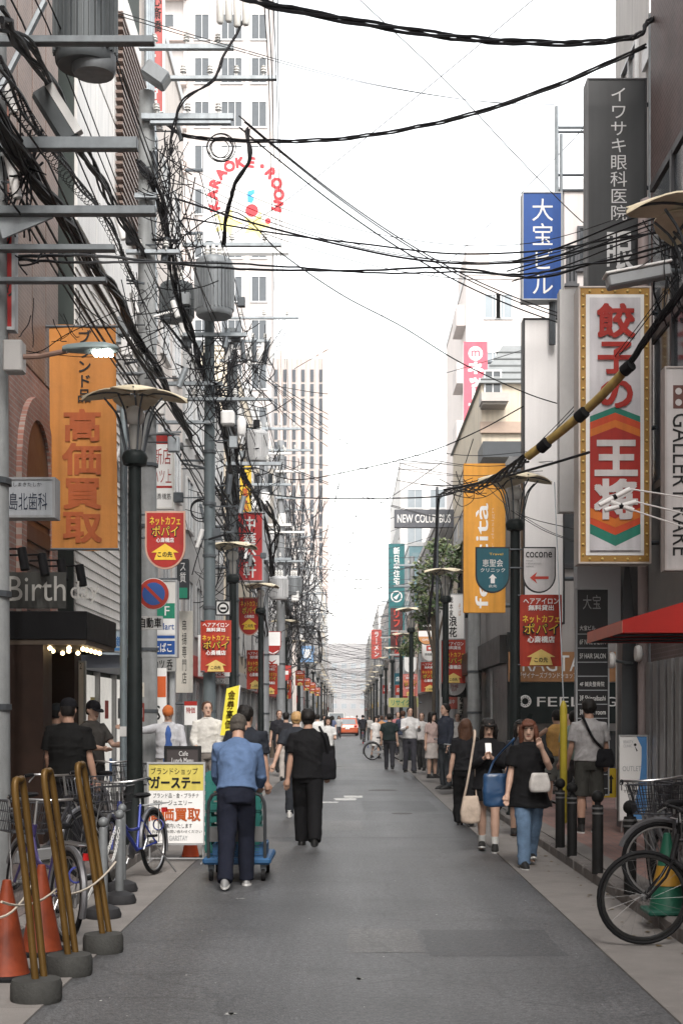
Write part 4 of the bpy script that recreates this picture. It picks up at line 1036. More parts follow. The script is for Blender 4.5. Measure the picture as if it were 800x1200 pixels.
# splice closure on the bundle
cl = thing('splice_closure', 'long dark splice closure box hanging on the cables below the arms', 'splice closure', tuple(P(66,138,12.4)))
obj('shell', MB().box(-.27,.27,-.09,.09,-.085,.085, b=.03, mat=Matrix.Rotation(R(58),4,'Y')), rib_d, cl); obj('cover_strip', MB().box(-.24,.24,-.094,.0,-.1,-.03, mat=Matrix.Rotation(R(58),4,'Y') @ Matrix.Translation((0,0,.16))), white, cl)
# tangles around the poles: nobody could count them
def tangle(label, c, ext, n, r, mt=None, seg=5):
    m = MB(); cx, cy, cz = c; ex, ey, ez = ext
    for i in range(n):
        q = lambda f: Vector((rnd.gauss(0,.5)*ex*f, rnd.uniform(-1,1)*ey, rnd.uniform(-1,1)*ez*f))
        if rnd.random() < .05:      # slack loop
            c0 = q(.8); ra = rnd.uniform(.07,.2)*(1+8*r); t0 = rnd.random()*6; tl = rnd.uniform(.2,.9)
            pts = [c0+Vector((ra*math.cos(t0+k*.7), tl*.05*k, ra*math.sin(t0+k*.7)*rnd.uniform(.9,1.2))) for k in range(rnd.randint(7,13))]
        else:
            a0, a1 = q(1.25), q(1.25); L_ = (a1-a0).length; d_ = rnd.uniform(.03,.22)*L_
            pts = [a0, a0.lerp(a1,.25)-Vector((rnd.gauss(0,.03)*L_,0,d_*.7)), a0.lerp(a1,.55)-Vector((rnd.gauss(0,.05)*L_,0,d_)), a0.lerp(a1,.85)-Vector((0,0,d_*.45)), a1]
        m.tube(spline(pts, seg), rnd.uniform(.6,1.3)*r, 4)
    m.v = [(a+cx, b+cy, q+cz) for a, b, q in m.v]
    return stuff('cable_tangle', m, mt or cablem, label, 'cables', None, True)
tangle('snarl of thin cables round the second pole below its arms', P(198,225,21.8), (.35,.25,.75), 60, .008)
tangle('snarl of wires above the left transformers', P(205,290,23.5), (.4,.3,.6), 36, .008)
tangle('snarl of wires between orange banner and transformers', P(175,380,20.5), (.5,.4,.6), 36, .007)
tangle('snarl of wires round the left-edge pole', P(15,230,12), (.25,.2,.55), 30, .008)
tangle('snarl of wires over the top of the orange banner', P(70,385,14.5), (.7,.3,.25), 12, .005)
tangle('snarl of wires round the slim transformer pole', P(245,455,25.7), (.6,.3,.8), 46, .009)
tangle('snarl of jumpers round the dark pole top', P(285,430,35.5), (.9,.4,1.0), 46, .011)
tangle('snarl of wires above the red restaurant sign', P(285,560,36), (.9,.5,1.2), 50, .012)
tangle('snarl of wires over the left lamps and shields', P(262,650,32), (.8,.6,1.0), 36, .009)
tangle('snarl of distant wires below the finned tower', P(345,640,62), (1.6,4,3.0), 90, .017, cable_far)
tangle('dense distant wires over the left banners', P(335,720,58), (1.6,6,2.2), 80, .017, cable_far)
tangle('snarl of wires where the bundle leaves the right lamp', P(552,570,25), (.5,.6,.16), 14, .008)
tangle('snarl of wires at the right edge over the dumpling sign', P(792,305,16.5), (.25,.3,.6), 40, .008)
# cross-street wires far down the street
m = MB()
for i in range(95):
    Y = rnd.uniform(45, 300); z = rnd.uniform(4.8, 8.5)+(rnd.random() < .4)*rnd.uniform(0,2.5)
    m.tube(sag((-2.6-rnd.random()*.6, Y+rnd.uniform(-6,6), z+rnd.uniform(-.8,1.2)), (2.6+rnd.random(), Y+rnd.uniform(-6,6), z+rnd.uniform(-.8,1.2)), rnd.uniform(.1,.5), 7), rnd.uniform(.008,.014)*(1+Y/260), 3)
stuff('distant_wires', m, cable_far, 'mesh of fine wires criss-crossing above the far street', 'cables')
m = MB()
for i in range(220):
    Y = rnd.uniform(60, 300); sd = -1 if rnd.random() < .62 else 1
    x = sd*rnd.uniform(2.2, 3.4); z = rnd.uniform(3.6, 9); q = rnd.random()
    if q < .4: m.box(x-rnd.uniform(.1,.6), x+rnd.uniform(.1,.6), Y, Y+.08, z, z+.09)
    elif q < .7: m.box(x-.12, x+.12, Y, Y+.2, z, z+rnd.uniform(.2,.5))
    else: m.tube([(x,Y,z),(x+rnd.uniform(-.5,.5),Y,z+rnd.uniform(-.6,.6))], .05, 5)
stuff('distant_fittings', m, M('far_fittings', (.42,.41,.40), .6, .1, .3, 2), 'pale clutter of far pole arms, boxes and insulators above the street', 'pole fittings')
# ================================================================ signs
gry = M('sign_grey', (.42,.43,.44), .5, .1, .08); dk = M('sign_case_dark', (.03,.03,.033), .5)
cream = M('sign_cream', (.66,.62,.55), .5); teal = M('sign_teal', (.02,.11,.145), .4); grn = M('sign_green', (.02,.25,.15), .45); blu = M('sign_blue', (.02,.09,.33), .45)
org = M('banner_orange', (.50,.20,.045), .6, 0, .12, 2.5, .15, 14); orgd = M('banner_rust_print', (.38,.09,.025), .6)
orgb = M('banner_orange_bright', (.72,.33,.05), .55, 0, .08, 2)
def netcafe_shield(label, r, Y, pdx):
    s = shield_sign(label, r, Y, red, M('shield_edge', (.55,.33,.25), .4), pdx, 'red shield signs on the lamp posts')
    s.T('ネットカフェ', .12,.10,.88,.24, yel, .03); s.T('ポパイ', .16,.25,.84,.44, blk, .06, y=-.009); s.T('ポパイ', .18,.255,.82,.43, yel, .0, y=-.013); s.T('心斎橋店', .28,.46,.72,.54, wht, .02)
    tri_arrow(s, .16,.56,.84,.84, yel); s.T('この先', .32,.70,.68,.79, blk, .03, y=-.013); return s
def netcafe_banner(label, r, Y, pdx, m=None, tilt=0.0):
    s = Sign(label, r, Y, m or red2, bare=True, name='lamp_banner', cat='banner', d=.02, group='red rectangular banners on the lamp posts')
    w, h = s.w/2, s.h; mb = MB(); n = 8; f = []
    # slightly bowed cloth
    v = []
    for th in (0, .008):
        for j in range(9):
            for i in range(n+1):
                x = -w+2*w*i/n; z = h*j/8; v.append((x, .02*math.sin(i/n*PI*1.3+j*.3)*(1-j/8*.5)+th, z))
    for j in range(8):
        for i in range(n):
            a = j*(n+1)+i; f.append((a,a+1,a+n+2,a+n+1)); b_ = a+9*(n+1); f.append((b_+n+1,b_+n+2,b_+1,b_))
    obj('cloth', mb.add(v, f), m or red2, s.root)
    y = -.024
    s.T('ヘアアイロン', .08,.05,.92,.13, wht, .02, y=y); s.T('無料貸出', .2,.145,.8,.22, wht, .03, y=y)
    s.T('ネットカフェ', .06,.29,.94,.39, yel, .03, y=y); s.T('ポパイ', .07,.40,.93,.56, blk, .06, y=y); s.T('ポパイ', .1,.405,.9,.545, yel, .0, y=y-.004); s.T('心斎橋店', .18,.58,.82,.67, wht, .03, y=y)
    um, y2 = .5, y
    s.poly([(.5,.76),(.84,.87),(.72,.87),(.78,.985),(.22,.985),(.28,.87),(.16,.87)], M('banner_gold', (.72,.52,.16), .5), y2, 'arrow'); s.T('この先', .34,.875,.66,.945, blk, .03, y=y2-.004)
    s.bars(pdx, (.99, .02), .012, y=.0)
    return s
# ---- left side
s = Sign('tall orange cloth banner hanging over the left pavement', (60,381,138,645), 19.5, org, bare=True, name='cloth_banner', cat='banner', d=.02)
w, h = s.w/2, s.h; v = []; f = []
for th in (0, .008):
    for j in range(25):
        for i in range(9): v.append((-w+2*w*i/8-(.03*j/24), .008*math.sin(i*.9+j*.35), 0)); v[-1] = (v[-1][0], v[-1][1]+th, h*j/24+ .01*math.sin(i))
for j in range(24):
    for i in range(8):
        a = j*9+i; f.append((a,a+1,a+10,a+9)); b_ = a+225; f.append((b_+9,b_+10,b_+1,b_))
obj('cloth', MB().add(v, f), org, s.root, True)
s.T('ブランド品', .39,.02,.61,.345, blk, .02, True, y=-.014); s.T('高価買取', .17,.37,.77,.97, orgd, .035, True, y=-.014)
for zf in (.995, .005): obj('rod', MB().tube([(-w-.5,.0,h*zf),(w+.02,0,h*zf)], .018, 8), darksteel, s.root)
s = Sign('pale grey dental clinic sign box at the left edge', (4,560,64,606), 15, gry, M('sign_pale', (.50,.53,.56), .45), d=.25, fw=.02, framem=gry, name='sign_box')
s.T('島北歯科', .12,.38,.86,.82, M('print_navy', (.02,.03,.06), .5), .015); s.T('しまきたしか', .2,.12,.75,.22, blk); s.bars(-.55, (.3,.7), .02)
s = Sign('red sign with white edge cropped at the upper left corner', (-30,258,17,386), 12, white, M('sign_red_dark', (.42,.02,.02), .4), d=.1, fw=.02, framem=gry, name='sign_box')
s.T('め', .72,.52,.98,.70, blk, .02)
netcafe_shield('red shield sign with yellow arrow on the nearest left lamp', (170,599,217,667), 16.3, -.30)
# parking prohibition
o = thing('parking_sign', 'round blue no-parking sign with red ring behind the left lamp', 'traffic sign', tuple(P(180,696,17.2)))
q = 18.5/F*17.2
m = MB().lathe([(q,0),(q,.012)], 40, (0,0,0), 'y'); obj('plate', m, white, o)
obj('ring', MB().lathe([(q*.96,-.003),(q*.96,0)], 40, (0,0,0), 'y'), M('traffic_red', (.52,.06,.04), .4), o); obj('disc', MB().lathe([(q*.72,-.006),(q*.72,-.003)], 40, (0,0,0), 'y'), M('traffic_blue', (.05,.13,.42), .4), o)
obj('slash', MB().box(-q*.75,q*.75,-.009,-.006,-q*.10,q*.10, mat=Matrix.Rotation(R(45),4,'Y')), M('traffic_red', (.52,.06,.04), .4), o)
obj('bracket', MB().tube([(-.3,.03,.0),(.0,.03,.0)], .015, 6), steel, o)
s = Sign('small white vehicle-class plate under the no-parking sign', (162,722,191,738), 17.2, white, wht, d=.01, name='sign_plate', bare=False); s.T('自動車', .07,.14,.93,.86, blk, .03); s.bars(-.2, (.5,), .012)
po = thing('sign_post', 'pale blue-grey steel post beside the left lamp post', 'post', (P(145,0,17.25).x, 17.25, KZ-.02)); obj('tube', MB().tube([(0,0,0),(0,0,5.5)], .048, 12), M('post_blue_grey', (.28,.33,.35), .5, .3, .15, 6, streak=.2), po, True)
obj('sticker', MB().box(-.04,.04,-.055,-.05,1.3,1.42), wht, po)
s = Sign('store pylon sign with green, white and blue bands on the left', (166,680,207,770), 24, gry, offwhite, d=.3, fw=.02, framem=gry, name='pylon_sign')
s.quad(.05,.30,.95,.50, grn); s.T('F', .66,.34,.8,.46, wht, .0, y=-.015); s.quad(.05,.50,.95,.70, wht); s.T('FamilyMart', -.1,.56,.93,.67, blu, .02, y=-.015); s.quad(.05,.72,.95,.76, blu); s.quad(.05,.79,.95,.97, blu); s.T('酒 たばこ', .10,.82,.86,.94, wht, .03, y=-.015)
for x in (-.2, .2): obj('leg', MB().tube([(x,.2,KZ-.02-s.root.location.z),(x,.2,.02)], .05, 8), gry, s.root)
s = Sign('grey plate with brushed writing below the store pylon', (169,771,206,787), 24, gry, M('plate_grey', (.33,.33,.32), .6), d=.1, name='sign_box'); s.T('串カツ 呑', .1,.1,.9,.9, blk, .03)
s = Sign('white hanging sign with red header behind the left lamp', (176,507,203,596), 26.5, offwhite, wht, d=.15, fw=.02, framem=offwhite); s.quad(0.02,.01,.98,.15, red); s.T('新店', .15,.2,.9,.42, red, .01); s.T('ハツ上', .12,.48,.92,.66, red); s.quad(.05,.70,.95,.73, red); s.T('心斎橋筋', .1,.80,.9,.88, blk); s.bars(-1.0, (.2,.8), .03)
s = Sign('tall pink-red vertical sign at the top left', (162,-10,191,131), 30, white, M('sign_pink_red', (.55,.14,.13), .45), d=.3, fw=.01, framem=white); s.T('心斎橋', .55,.02,.95,.34, blk, .02, True); s.T('ビル館', .18,.36,.82,.98, wht, .02, True); s.bars(-1.6, (.3,.7), .04)
s = Sign('dark vertical sign with green foot beside the grey pole', (207,655,221,702), 27, dk, M('sign_charcoal', (.04,.045,.05), .4), d=.15); s.T('ス質', .25,.05,.8,.6, wht, .0, True); s.quad(.1,.72,.9,.98, grn); s.bars(-.9, (.5,), .03)
# cream banners on the facade, street-facing
for k, (px, py0, py1, Y) in enumerate([(214,722,808,29.5)]):
    s = Sign('long cream shop banner hanging by the grey pole', (206,716,226,812), 27.5, cream, cream, d=.02, name='cloth_banner', cat='banner'); s.T('串揚専門店', .35,.1,.65,.9, blk, .0, True); s.bars(-.8, (.99,), .02)
netcafe_banner('red net-cafe banner on the slim transformer pole', (235,727,271,788), 25.7, -.20)
s = Sign('white plate with red script under the red banner', (232,744,269,793), 26.3, white, wht, d=.05); s.T('Check', .15,.9,.85,.985, red, .03)
s = Sign('small grey plate under the red banner', (243,794,268,802), 26.2, gry, M('plate_grey', (.33,.33,.32)), d=.06); s.T('AKROS', .15,.2,.85,.8, wht)
s = Sign('white square sign with black round face logo', (253,704,270,721), 30, dk, wht, d=.08, fw=.015, framem=dk); s.disc(.5,.5,.40, blk); s.disc(.5,.5,.27, wht, y=-.012); s.quad(.3,.46,.7,.62, blk, y=-.015)
s = Sign('tall red restaurant sign with white characters on the left', (277,600,308,681), 38, M('sign_case_red', (.35,.05,.04), .5), M('sign_crimson', (.52,.045,.045), .45), d=.3, fw=.02, framem=gry); s.T('中華公軒', .25,.06,.75,.96, wht, .03, True); s.bars(-1.0, (.2,.8), .04)
s = Sign('narrow yellow sign above the red restaurant sign', (281,546,294,602), 40, yel, yel, d=.2); s.T('食事処', .2,.2,.8,.95, M('print_red', (.5,.05,.03)), .02, True); s.bars(-1.2, (.5,), .04)
s = Sign('grey windowed box sign near the far transformer', (295,548,322,620), 48, gry, M('plate_taupe', (.36,.33,.29), .5), d=.4, fw=.03, framem=gry); s.quad(.1,.1,.9,.45, gl_d); s.bars(-1.5,(.5,), .05)
netcafe_shield('red shield sign on the third left lamp', (279,700,305,745), 40, .40)
netcafe_banner('red banner behind the third left lamp', (289,762,309,808), 41, .25)
netcafe_banner('red banner at the fourth left lamp', (309,778,325,814), 47, .2)
s = shield_sign('white shield with red foot on a far left lamp', (310,740,329,767), 46, wht, red, .3); s.poly([(.04,.62),(.96,.62),(.9,.8),(.5,.95),(.1,.8)], red, -.007)
s = Sign('white board with red smile curve on the left', (310,768,327,780), 48, white, wht, d=.05); s.poly([(.15,.4),(.5,.9),(.85,.4),(.5,.65)], red)
s = shield_sign('small red shield with white mouth on the left', (325,780,341,798), 54, M('shield_scarlet', (.55,.06,.05), .4), red, .3); s.quad(.2,.35,.8,.6, wht, -.007)
netcafe_banner('small red banner fifth along the left', (326,796,341,819), 55, .2)
for i, (px, py, w_, Y) in enumerate([(346,786,11,68),(355,795,9,82),(362,800,8,96),(369,806,6,112)]):
    netcafe_banner(['tiny red banner sixth along the left','tiny red banner seventh along the left','tiny red banner eighth along the left','tiny red banner ninth along the left'][i], (px,py,px+w_,py+w_*1.6), Y, .2)
s = Sign('pale blue sign among the distant wires', (352,757,368,776), 75, blu, M('sign_pale_blue', (.2,.36,.6), .5), d=.2); s.T('薬', .2,.2,.8,.8, wht, .02)
# karaoke board
s = Sign('round-arched karaoke board with red letters and yellow star shapes', (238,172,338,296), 61, white, M('karaoke_white', (.74,.72,.70), .5), d=.4, name='karaoke_sign')
kr = M('karaoke_red', (.62,.03,.04), .4); m = MB(); txt = 'KARAOKE・ROOM'
n = len(txt)
for i, ch in enumerate(txt):
    a = R(198-(216)*i/(n-1)); co, fs = glyph(ch); 
    lo, hi = co.min(0), co.max(0); c_ = (co-(lo+hi)/2)*np.array([.60,.60]); 
    b_ = a-PI/2; X = c_[:,0]*math.cos(b_)-c_[:,1]*math.sin(b_); Z = c_[:,0]*math.sin(b_)+c_[:,1]*math.cos(b_)
    cx_, cz_ = s.w*(.0)+1.42*math.cos(a), s.h*.54+1.42*math.sin(a)*1.02
    for jx, jz in ((-1,-1),(1,-1),(1,1),(-1,1)): m.add([(cx_+p+jx*.028, -.03-.002*(jx+2*jz), cz_+q_+jz*.028) for p, q_ in zip(X, Z)], fs)
obj('lettering', m, kr, s.root)
def star(u, v, r0, r1, n, mt, y): s.poly([(u+(r0 if k % 2 else r1)*math.cos(PI*k/n), v+(r0 if k % 2 else r1)*.8*math.sin(PI*k/n)) for k in range(2*n)], mt, y, 'star')
ky = M('karaoke_yellow', (.78,.68,.25), .5)
star(.28,.72,.08,.19,5,ky,-.012); star(.62,.74,.08,.18,5,ky,-.014); s.disc(.57,.60,.075, kr, -.02); s.disc(.76,.70,.035, kr, -.02); s.poly([(.52,.42),(.60,.40),(.60,.44),(.56,.46),(.60,.49),(.57,.53),(.52,.52)], M('karaoke_blue', (.05,.3,.6)), -.018)
s.bars(-2.6, (.2,.8), .08)
# ---- right side
s = Sign('tall dark grey eye clinic sign with pale vertical writing', (688,92,757,338), 19.3, M('clinic_case', (.10,.10,.105), .5), M('clinic_face', (.040,.042,.044), .45, 0, .08), d=.3, fw=.012, framem=M('clinic_case', (.10,.1,.1)))
pw_ = M('print_pale', (.60,.60,.60), .5); s.T('イワサキ眼科医院', .38,.035,.68,.68, pw_, .0, True); s.T('眼科', .30,.71,.78,1.13, pw_, .02, True); s.bars(.75, (.1,.5,.9), .03)
s = Sign('bright blue building sign with white characters', (612,225,658,351), 25, gry, M('sign_royal', (.012,.075,.31), .4), d=.3, fw=.015, framem=gry); s.T('大宝ビル', .22,.05,.80,.97, wht, .015, True); s.bars(.75, (.06,), .05)
obj('stem', MB().tube([(.2,.15,-.75),(.2,.15,.02)], .06, 8), darksteel, s.root)
s = Sign('tall blank white sign panel with dark frame', (613,373,661,731), 25.3, dk, M('blank_white', (.80,.78,.77), .5, 0, .05, 1, streak=.06), d=.3, fw=.025, framem=dk); s.bars(.95, (.15,.5,.85), .04)
# dumpling restaurant sign
gold = M('gold_frame', (.36,.20,.05), .45, .2, .15, 6); dum_w = M('dumpling_white', (.62,.60,.62), .5); dred = M('dumpling_red', (.38,.022,.014), .45)
s = Sign('tall restaurant sign with red brush writing, chevrons and gold bulb frame', (678,336,762,660), 18, M('dumpling_case', (.6,.5,.45), .5), None, d=.35, fw=.012, framem=M('dumpling_edge', (.62,.55,.50), .5), name='restaurant_sign')
U0, U1, V0, V1 = .02, .98, .005, .995
s.quad(U0,V0,U1,V1, gold, -.010, 'gold_border'); s.quad(.095,.028,.905,.972, wht, -.016, 'inner_border'); s.quad(.145,.04,.855,.96, dum_w, -.022, 'face_panel')
bm = mesh(MB().ball((0,0,0), .016, 8, 5), M('frame_bulb', (.70,.52,.18), .3), True, 'bulb')
for k in range(26):
    for u in (.057, .943):
        x, z = s.uv(u, .03+.94*k/25); link('bulb', bm, s.root, (x,-.018,z))
for k in range(5):
    for v_ in (.016, .985):
        x, z = s.uv(.15+.7*k/4, v_); link('bulb', bm, s.root, (x,-.018,z))
dgr = M('chevron_green', (.02,.20,.14), .45); dor = M('chevron_orange', (.62,.16,.02), .45); dre = M('chevron_scarlet', (.58,.07,.02), .45)
def chev(v0, v1, dv, mt, y):
    s.poly([(.15,v0+dv),(.5,v0),(.85,v0+dv),(.85,v1),(.15,v1)], mt, y, 'chevron')
chev(.435,.90,.035, dgr, -.026); 
s.poly([(.15,.492),(.5,.457),(.85,.492),(.85,.858),(.5,.90),(.15,.858)], dre, -.030, 'chevron'); s.poly([(.15,.518),(.5,.483),(.85,.518),(.85,.835),(.5,.872),(.15,.835)], dor, -.034, 'chevron'); s.poly([(.15,.545),(.5,.51),(.85,.545),(.85,.80),(.5,.84),(.15,.80)], dred, -.038, 'chevron')
s.poly([(.15,.862),(.5,.90),(.85,.862),(.85,.90),(.5,.945),(.15,.90)], dgr, -.0415, 'chevron'); s.poly([(.148,.895),(.5,.94),(.852,.895),(.852,.955),(.148,.955)], dum_w, -.0445, 'chevron')
s.T('餃子の', .24,.06,.78,.45, dred, .035, True, y=-.045); s.T('王将', .20,.545,.82,.845, M('dumpling_letter', (.62,.58,.57)), .05, True, y=-.05)
s.bars(.7, (.08,.5,.92), .03)
s = Sign('white gallery sign with dark emblem at the right edge', (779,430,850,668), 16.3, offwhite, M('gallery_white', (.60,.57,.56), .5), d=.2, fw=.012, framem=M('gallery_frame', (.5,.45,.43)))
em = M('gallery_brown', (.14,.06,.05), .5); s.quad(.13,.09,.5,.205, em)
for u, v_ in ((.2,.12),(.36,.12),(.2,.175),(.36,.175)): s.disc(u+.02, v_, .055, M('gallery_white', (.6,.57,.56)), y=-.013)
s.T('GALLERY RARE', .12,.23,.42,.93, blk, .0, rot=-90)
s = Sign('pink vertical net cafe sign on the thin slab tower', (543,400,571,517), 70, white, M('sign_pink', (.60,.10,.14), .5), d=.4); s.disc(.5,.12,.3, wht); s.T('m', .33,.09,.67,.15, M('sign_pink', (.60,.10,.14)), .03, y=-.02); s.T('ネットカフェ', .15,.2,.85,.98, wht, .06, True); s.bars(1.8, (.2,.8), .08)
s = Sign('tall bright orange salon banner on the right', (543,543,592,718), 27.4, orgb, orgb, d=.15, name='vertical_sign'); s.T('felicità', .28,.27,.58,.97, wht, .02, rot=90); s.T('hair design', .66,.3,.74,.66, M('print_peach', (.75,.5,.3)), 0, rot=90); s.bars(.9, (.05,.95), .04)
s = shield_sign('teal clinic shield with white arrow on the right lamp', (557,641,597,695), 21.9, teal, dk, .45); s.T('恵聖会', .2,.27,.8,.43, wht); s.T('クリニック', .14,.46,.86,.55, wht); s.poly([(.5,.59),(.62,.68),(.56,.68),(.56,.79),(.44,.79),(.44,.68),(.38,.68)], wht, name='arrow'); s.T('Travel', .4,.13,.8,.18, yel); s.T('此先', .38,.82,.62,.88, wht)
s = shield_sign('white salon shield with red arrow on the right lamp', (612,641,651,695), 21.9, M('shield_white', (.66,.64,.64), .45), dk, -.25); s.T('cocone', .10,.11,.88,.23, blk, .02); s.T('total\nrelaxation\nsalon', .1,.27,.55,.44, M('print_grey', (.3,.3,.3)), 0); s.poly([(.22,.67),(.44,.54),(.38,.64),(.78,.64),(.78,.70),(.38,.70),(.44,.80)], M('arrow_red', (.55,.07,.05)), name='arrow')
netcafe_banner('large red net-cafe banner on the right lamp', (609,697,658,781), 21.8, -.35)
# directory
s = Sign('black tenant directory with rows of small white writing', (675,690,713,932), 19.35, dk, M('directory_black', (.018,.018,.02), .35), d=.12, fw=.012, framem=gry, name='tenant_directory'); rows = ['大宝ビル','6F NAIL SALON','5F HAIR SALON','','4F 鍼灸整骨院','3F Shinsaibashi','3F relax room','2F 整体院 リラク','1F DINING BAR','','B1 メール心斎橋','地下 珈琲室']
for i, t in enumerate(rows):
    v_ = .16+.068*i
    s.quad(.04, v_+.058, .96, v_+.062, gry)
    if t: s.T(t, .1, v_+.018, .1+min(.8,.07*len(t)+.2), v_+.042, wht, .01)
s.T('大宝', .2,.03,.75,.10, M('print_grey', (.3,.3,.3)), 0)
s = Sign('yellow wall box with bent black arrow', (699,901,722,935), 20, yel, M('box_yellow', (.60,.42,.03), .5), d=.1, name='sign_box'); s.poly([(.1,.78),(.66,.78),(.66,.36),(.58,.36),(.72,.2),(.86,.36),(.78,.36),(.78,.86),(.1,.86)], blk, name='arrow')
# mushroom-shaped white wall lamps
for lb, px, py, Y in (('white disc wall lamp left of the curved column',717,774,19.3),('white disc wall lamp under the red awning',748,766,18.9)):
    o = thing('wall_lamp', lb, 'wall lamp', tuple(P(px,py,Y)), group='white disc wall lamps'); obj('disc', MB().lathe([(.02,-.05),(.1,-.045),(.115,0),(.1,.03),(.02,.05)], 18, (0,0,0), 'x'), wht, o, True); obj('arm', MB().tube([(.02,0,0),(.2,.1,-.03),(.4,.3,-.03)], .02, 8), steel, o, True)
# flood light over the dumpling sign
o = thing('flood_light', 'long grey-white flood light box above the dumpling sign', 'flood light', tuple(P(747,322,16.5)))
rot = Matrix.Rotation(R(-11),4,'Y')
obj('housing', MB().box(-.37,.37,-.12,.1,-.10,.045, b=.02, mat=rot), M('flood_body', (.30,.31,.32), .5, .2), o); obj('lid', MB().box(-.39,.39,-.14,.12,.045,.075, b=.008, mat=rot), white, o); obj('arm', MB().tube([(.35,0,.05),(.9,.2,.1)], .03, 8), steel, o)
# far right
s = Sign('dark grey horizontal name sign over the right side', (462,597,532,618), 55.5, dk, M('name_grey', (.12,.125,.14), .5), d=.3); s.T('NEW COLUMBUS', .05,.28,.94,.74, wht, .02); s.bars(2.2, (.5,), .06); obj('side_box', MB().box(s.w/2+.02, s.w/2+.3, -.1, .6, -.1, s.h+.25), dk, s.root)
s = Sign('tall teal vertical sign with white round emblem and red foot', (455,637,474,772), 85, M('teal_case', (.16,.22,.24)), M('teal_face', (.03,.17,.18), .45), d=.5, fw=.03, framem=M('teal_case', (.16,.22,.24))); s.T('新日本住宅', .3,.03,.7,.36, wht, .04, True); s.disc(.5,.46,.36, wht); s.disc(.5,.46,.28, M('teal_face', (.03,.17,.18)), y=-.02); s.poly([(.3,.47),(.7,.43),(.5,.49)], wht, -.03); s.quad(.12,.56,.88,.99, M('foot_dark', (.10,.03,.03))); s.T('リフォーム', .25,.57,.75,.97, M('foot_red', (.6,.07,.05)), .05, True, y=-.03); s.bars(1.2, (.2,.8), .08)
s = Sign('white shop sign with brushed black writing on the right', (521,696,544,749), 38, dk, wht, d=.15, fw=.012, framem=gry); s.T('総本家', .22,.06,.42,.5, blk, .02, True); s.T('浪花', .2,.48,.62,.97, blk, .03, True); s.T('そば', .68,.2,.82,.5, M('print_orange', (.5,.2,.05)), 0, True); s.bars(.8, (.5,), .04)
netcafe_banner('red banner beside the concrete pole on the right', (517,750,545,801), 37.5, -.25)
s = Sign('black plate with white half-round panel on the right', (517,800,547,817), 38, dk, blk, d=.06); s.poly([(.05,.05)]+[(.5-.45*math.cos(PI*k/12), .05+.85*math.sin(PI*k/12)) for k in range(1,12)]+[(.95,.05)], wht); s.T('THE', .35,.15,.65,.35, red, .03, y=-.013); s.T('CUT', .4,.42,.6,.6, red, .03, y=-.013)
s = shield_sign('black and orange shield on the right', (489,727,511,756), 45, M('shield_orange', (.62,.30,.13), .45), dk, -.2); s.quad(.05,.03,.95,.42, blk, -.008); s.quad(.05,.43,.95,.66, wht, -.008); s.T('GROW', .3,.17,.85,.27, wht, .02, y=-.013); s.T('OPEN', .25,.75,.75,.83, wht, .02)
s = shield_sign('white shield with red square mark on the right', (494,754,512,775), 46, wht, M('shield_cream', (.6,.5,.45)), .3); s.quad(.3,.12,.75,.42, M('mark_red', (.5,.08,.06)), -.008); s.quad(.42,.22,.62,.34, wht, -.011); s.T('吉田酒店', .2,.55,.8,.68, blk, .02)
netcafe_banner('red banner below the white shield on the right', (493,776,514,811), 46, .3)
s = shield_sign('small white shield far right', (473,770,488,789), 55, wht, gry, .3); s.T('占', .35,.2,.65,.5, gry)
netcafe_banner('faded pink-red banner on the right', (472,790,489,816), 55, .25, M('banner_faded', (.62,.20,.17), .5))
s = Sign('narrow red sign above the far right lamps', (435,738,447,772), 110, red, M('sign_far_red', (.55,.10,.08), .5), d=.4); s.T('ラーメン', .25,.05,.75,.95, wht, .03, True); s.bars(1.2, (.8,), .08)
s = Sign('plain red square sign behind the concrete pole', (518,814,536,831), 40, red2, M('sign_coral', (.62,.16,.12), .5), d=.1); s.T('営業中', .2,.35,.8,.65, wht, .02); s.bars(.6, (.5,), .03)
s = Sign('cream strip sign with vertical black writing by the concrete pole', (536,814,546,852), 39, cream, cream, d=.05); s.T('旬彩酒房', .2,.05,.8,.95, blk, .03, True); s.bars(.6,(.8,),.02)
s = Sign('pale green-yellow shop board far right', (455,818,490,829), 62, cream, M('board_olive', (.5,.5,.2), .5), d=.2); s.T('リサイクル', .1,.2,.9,.8, grn, .02); s.bars(.8,(.5,),.04)
for i, (px, py, w_, Y, mt) in enumerate([(462,789,8,72,teal),(455,800,6,90,wht),(448,803,6,105,red),(463,803,7,80,red2)]):
    s = Sign(['tiny teal blade sign','tiny white blade sign','tiny red blade sign','tiny orange-red blade sign'][i]+' down the right row', (px,py,px+w_,py+w_*1.7), Y, mt, mt, d=.1); s.T('店', .2,.3,.8,.7, blk if mt is wht else wht, .02); s.bars(.4,(.5,),.03)
# tissue of street banners on the far left shopfronts
s = Sign('yellow slanted flag banner with orange characters', (258,803,281,862), 23, yel, bare=True, name='flag_banner', cat='banner', d=.01)
w, h = s.w/2, s.h
v = [(-w,0,-.0),(w*.55,0,-.0),(w,0,h),(-w*.35,0,h*.93)]
obj('cloth', MB().add(v+[(a,.006,c) for a, b, c in v], [(0,1,2,3),(7,6,5,4),(0,4,5,1),(1,5,6,2),(2,6,7,3),(3,7,4,0)]), M('flag_yellow', (.78,.68,.06), .6, 0, .1, 6), s.root)
m = MB(); text_into(m, '金券高価', -.06, .1, .06, h*.9, 0, .03, True); m.v = [(a+.42*(c-h/2)*w*2/h*.65, -.008, c) for a, b, c in m.v]; obj('lettering', m, M('flag_orange', (.7,.25,.03)), s.root)
obj('pole', MB().tube([(w,.01,h),(w*.5,.01,-.02),(w*.12,.01,-1.15)], .012, 6), white, s.root)
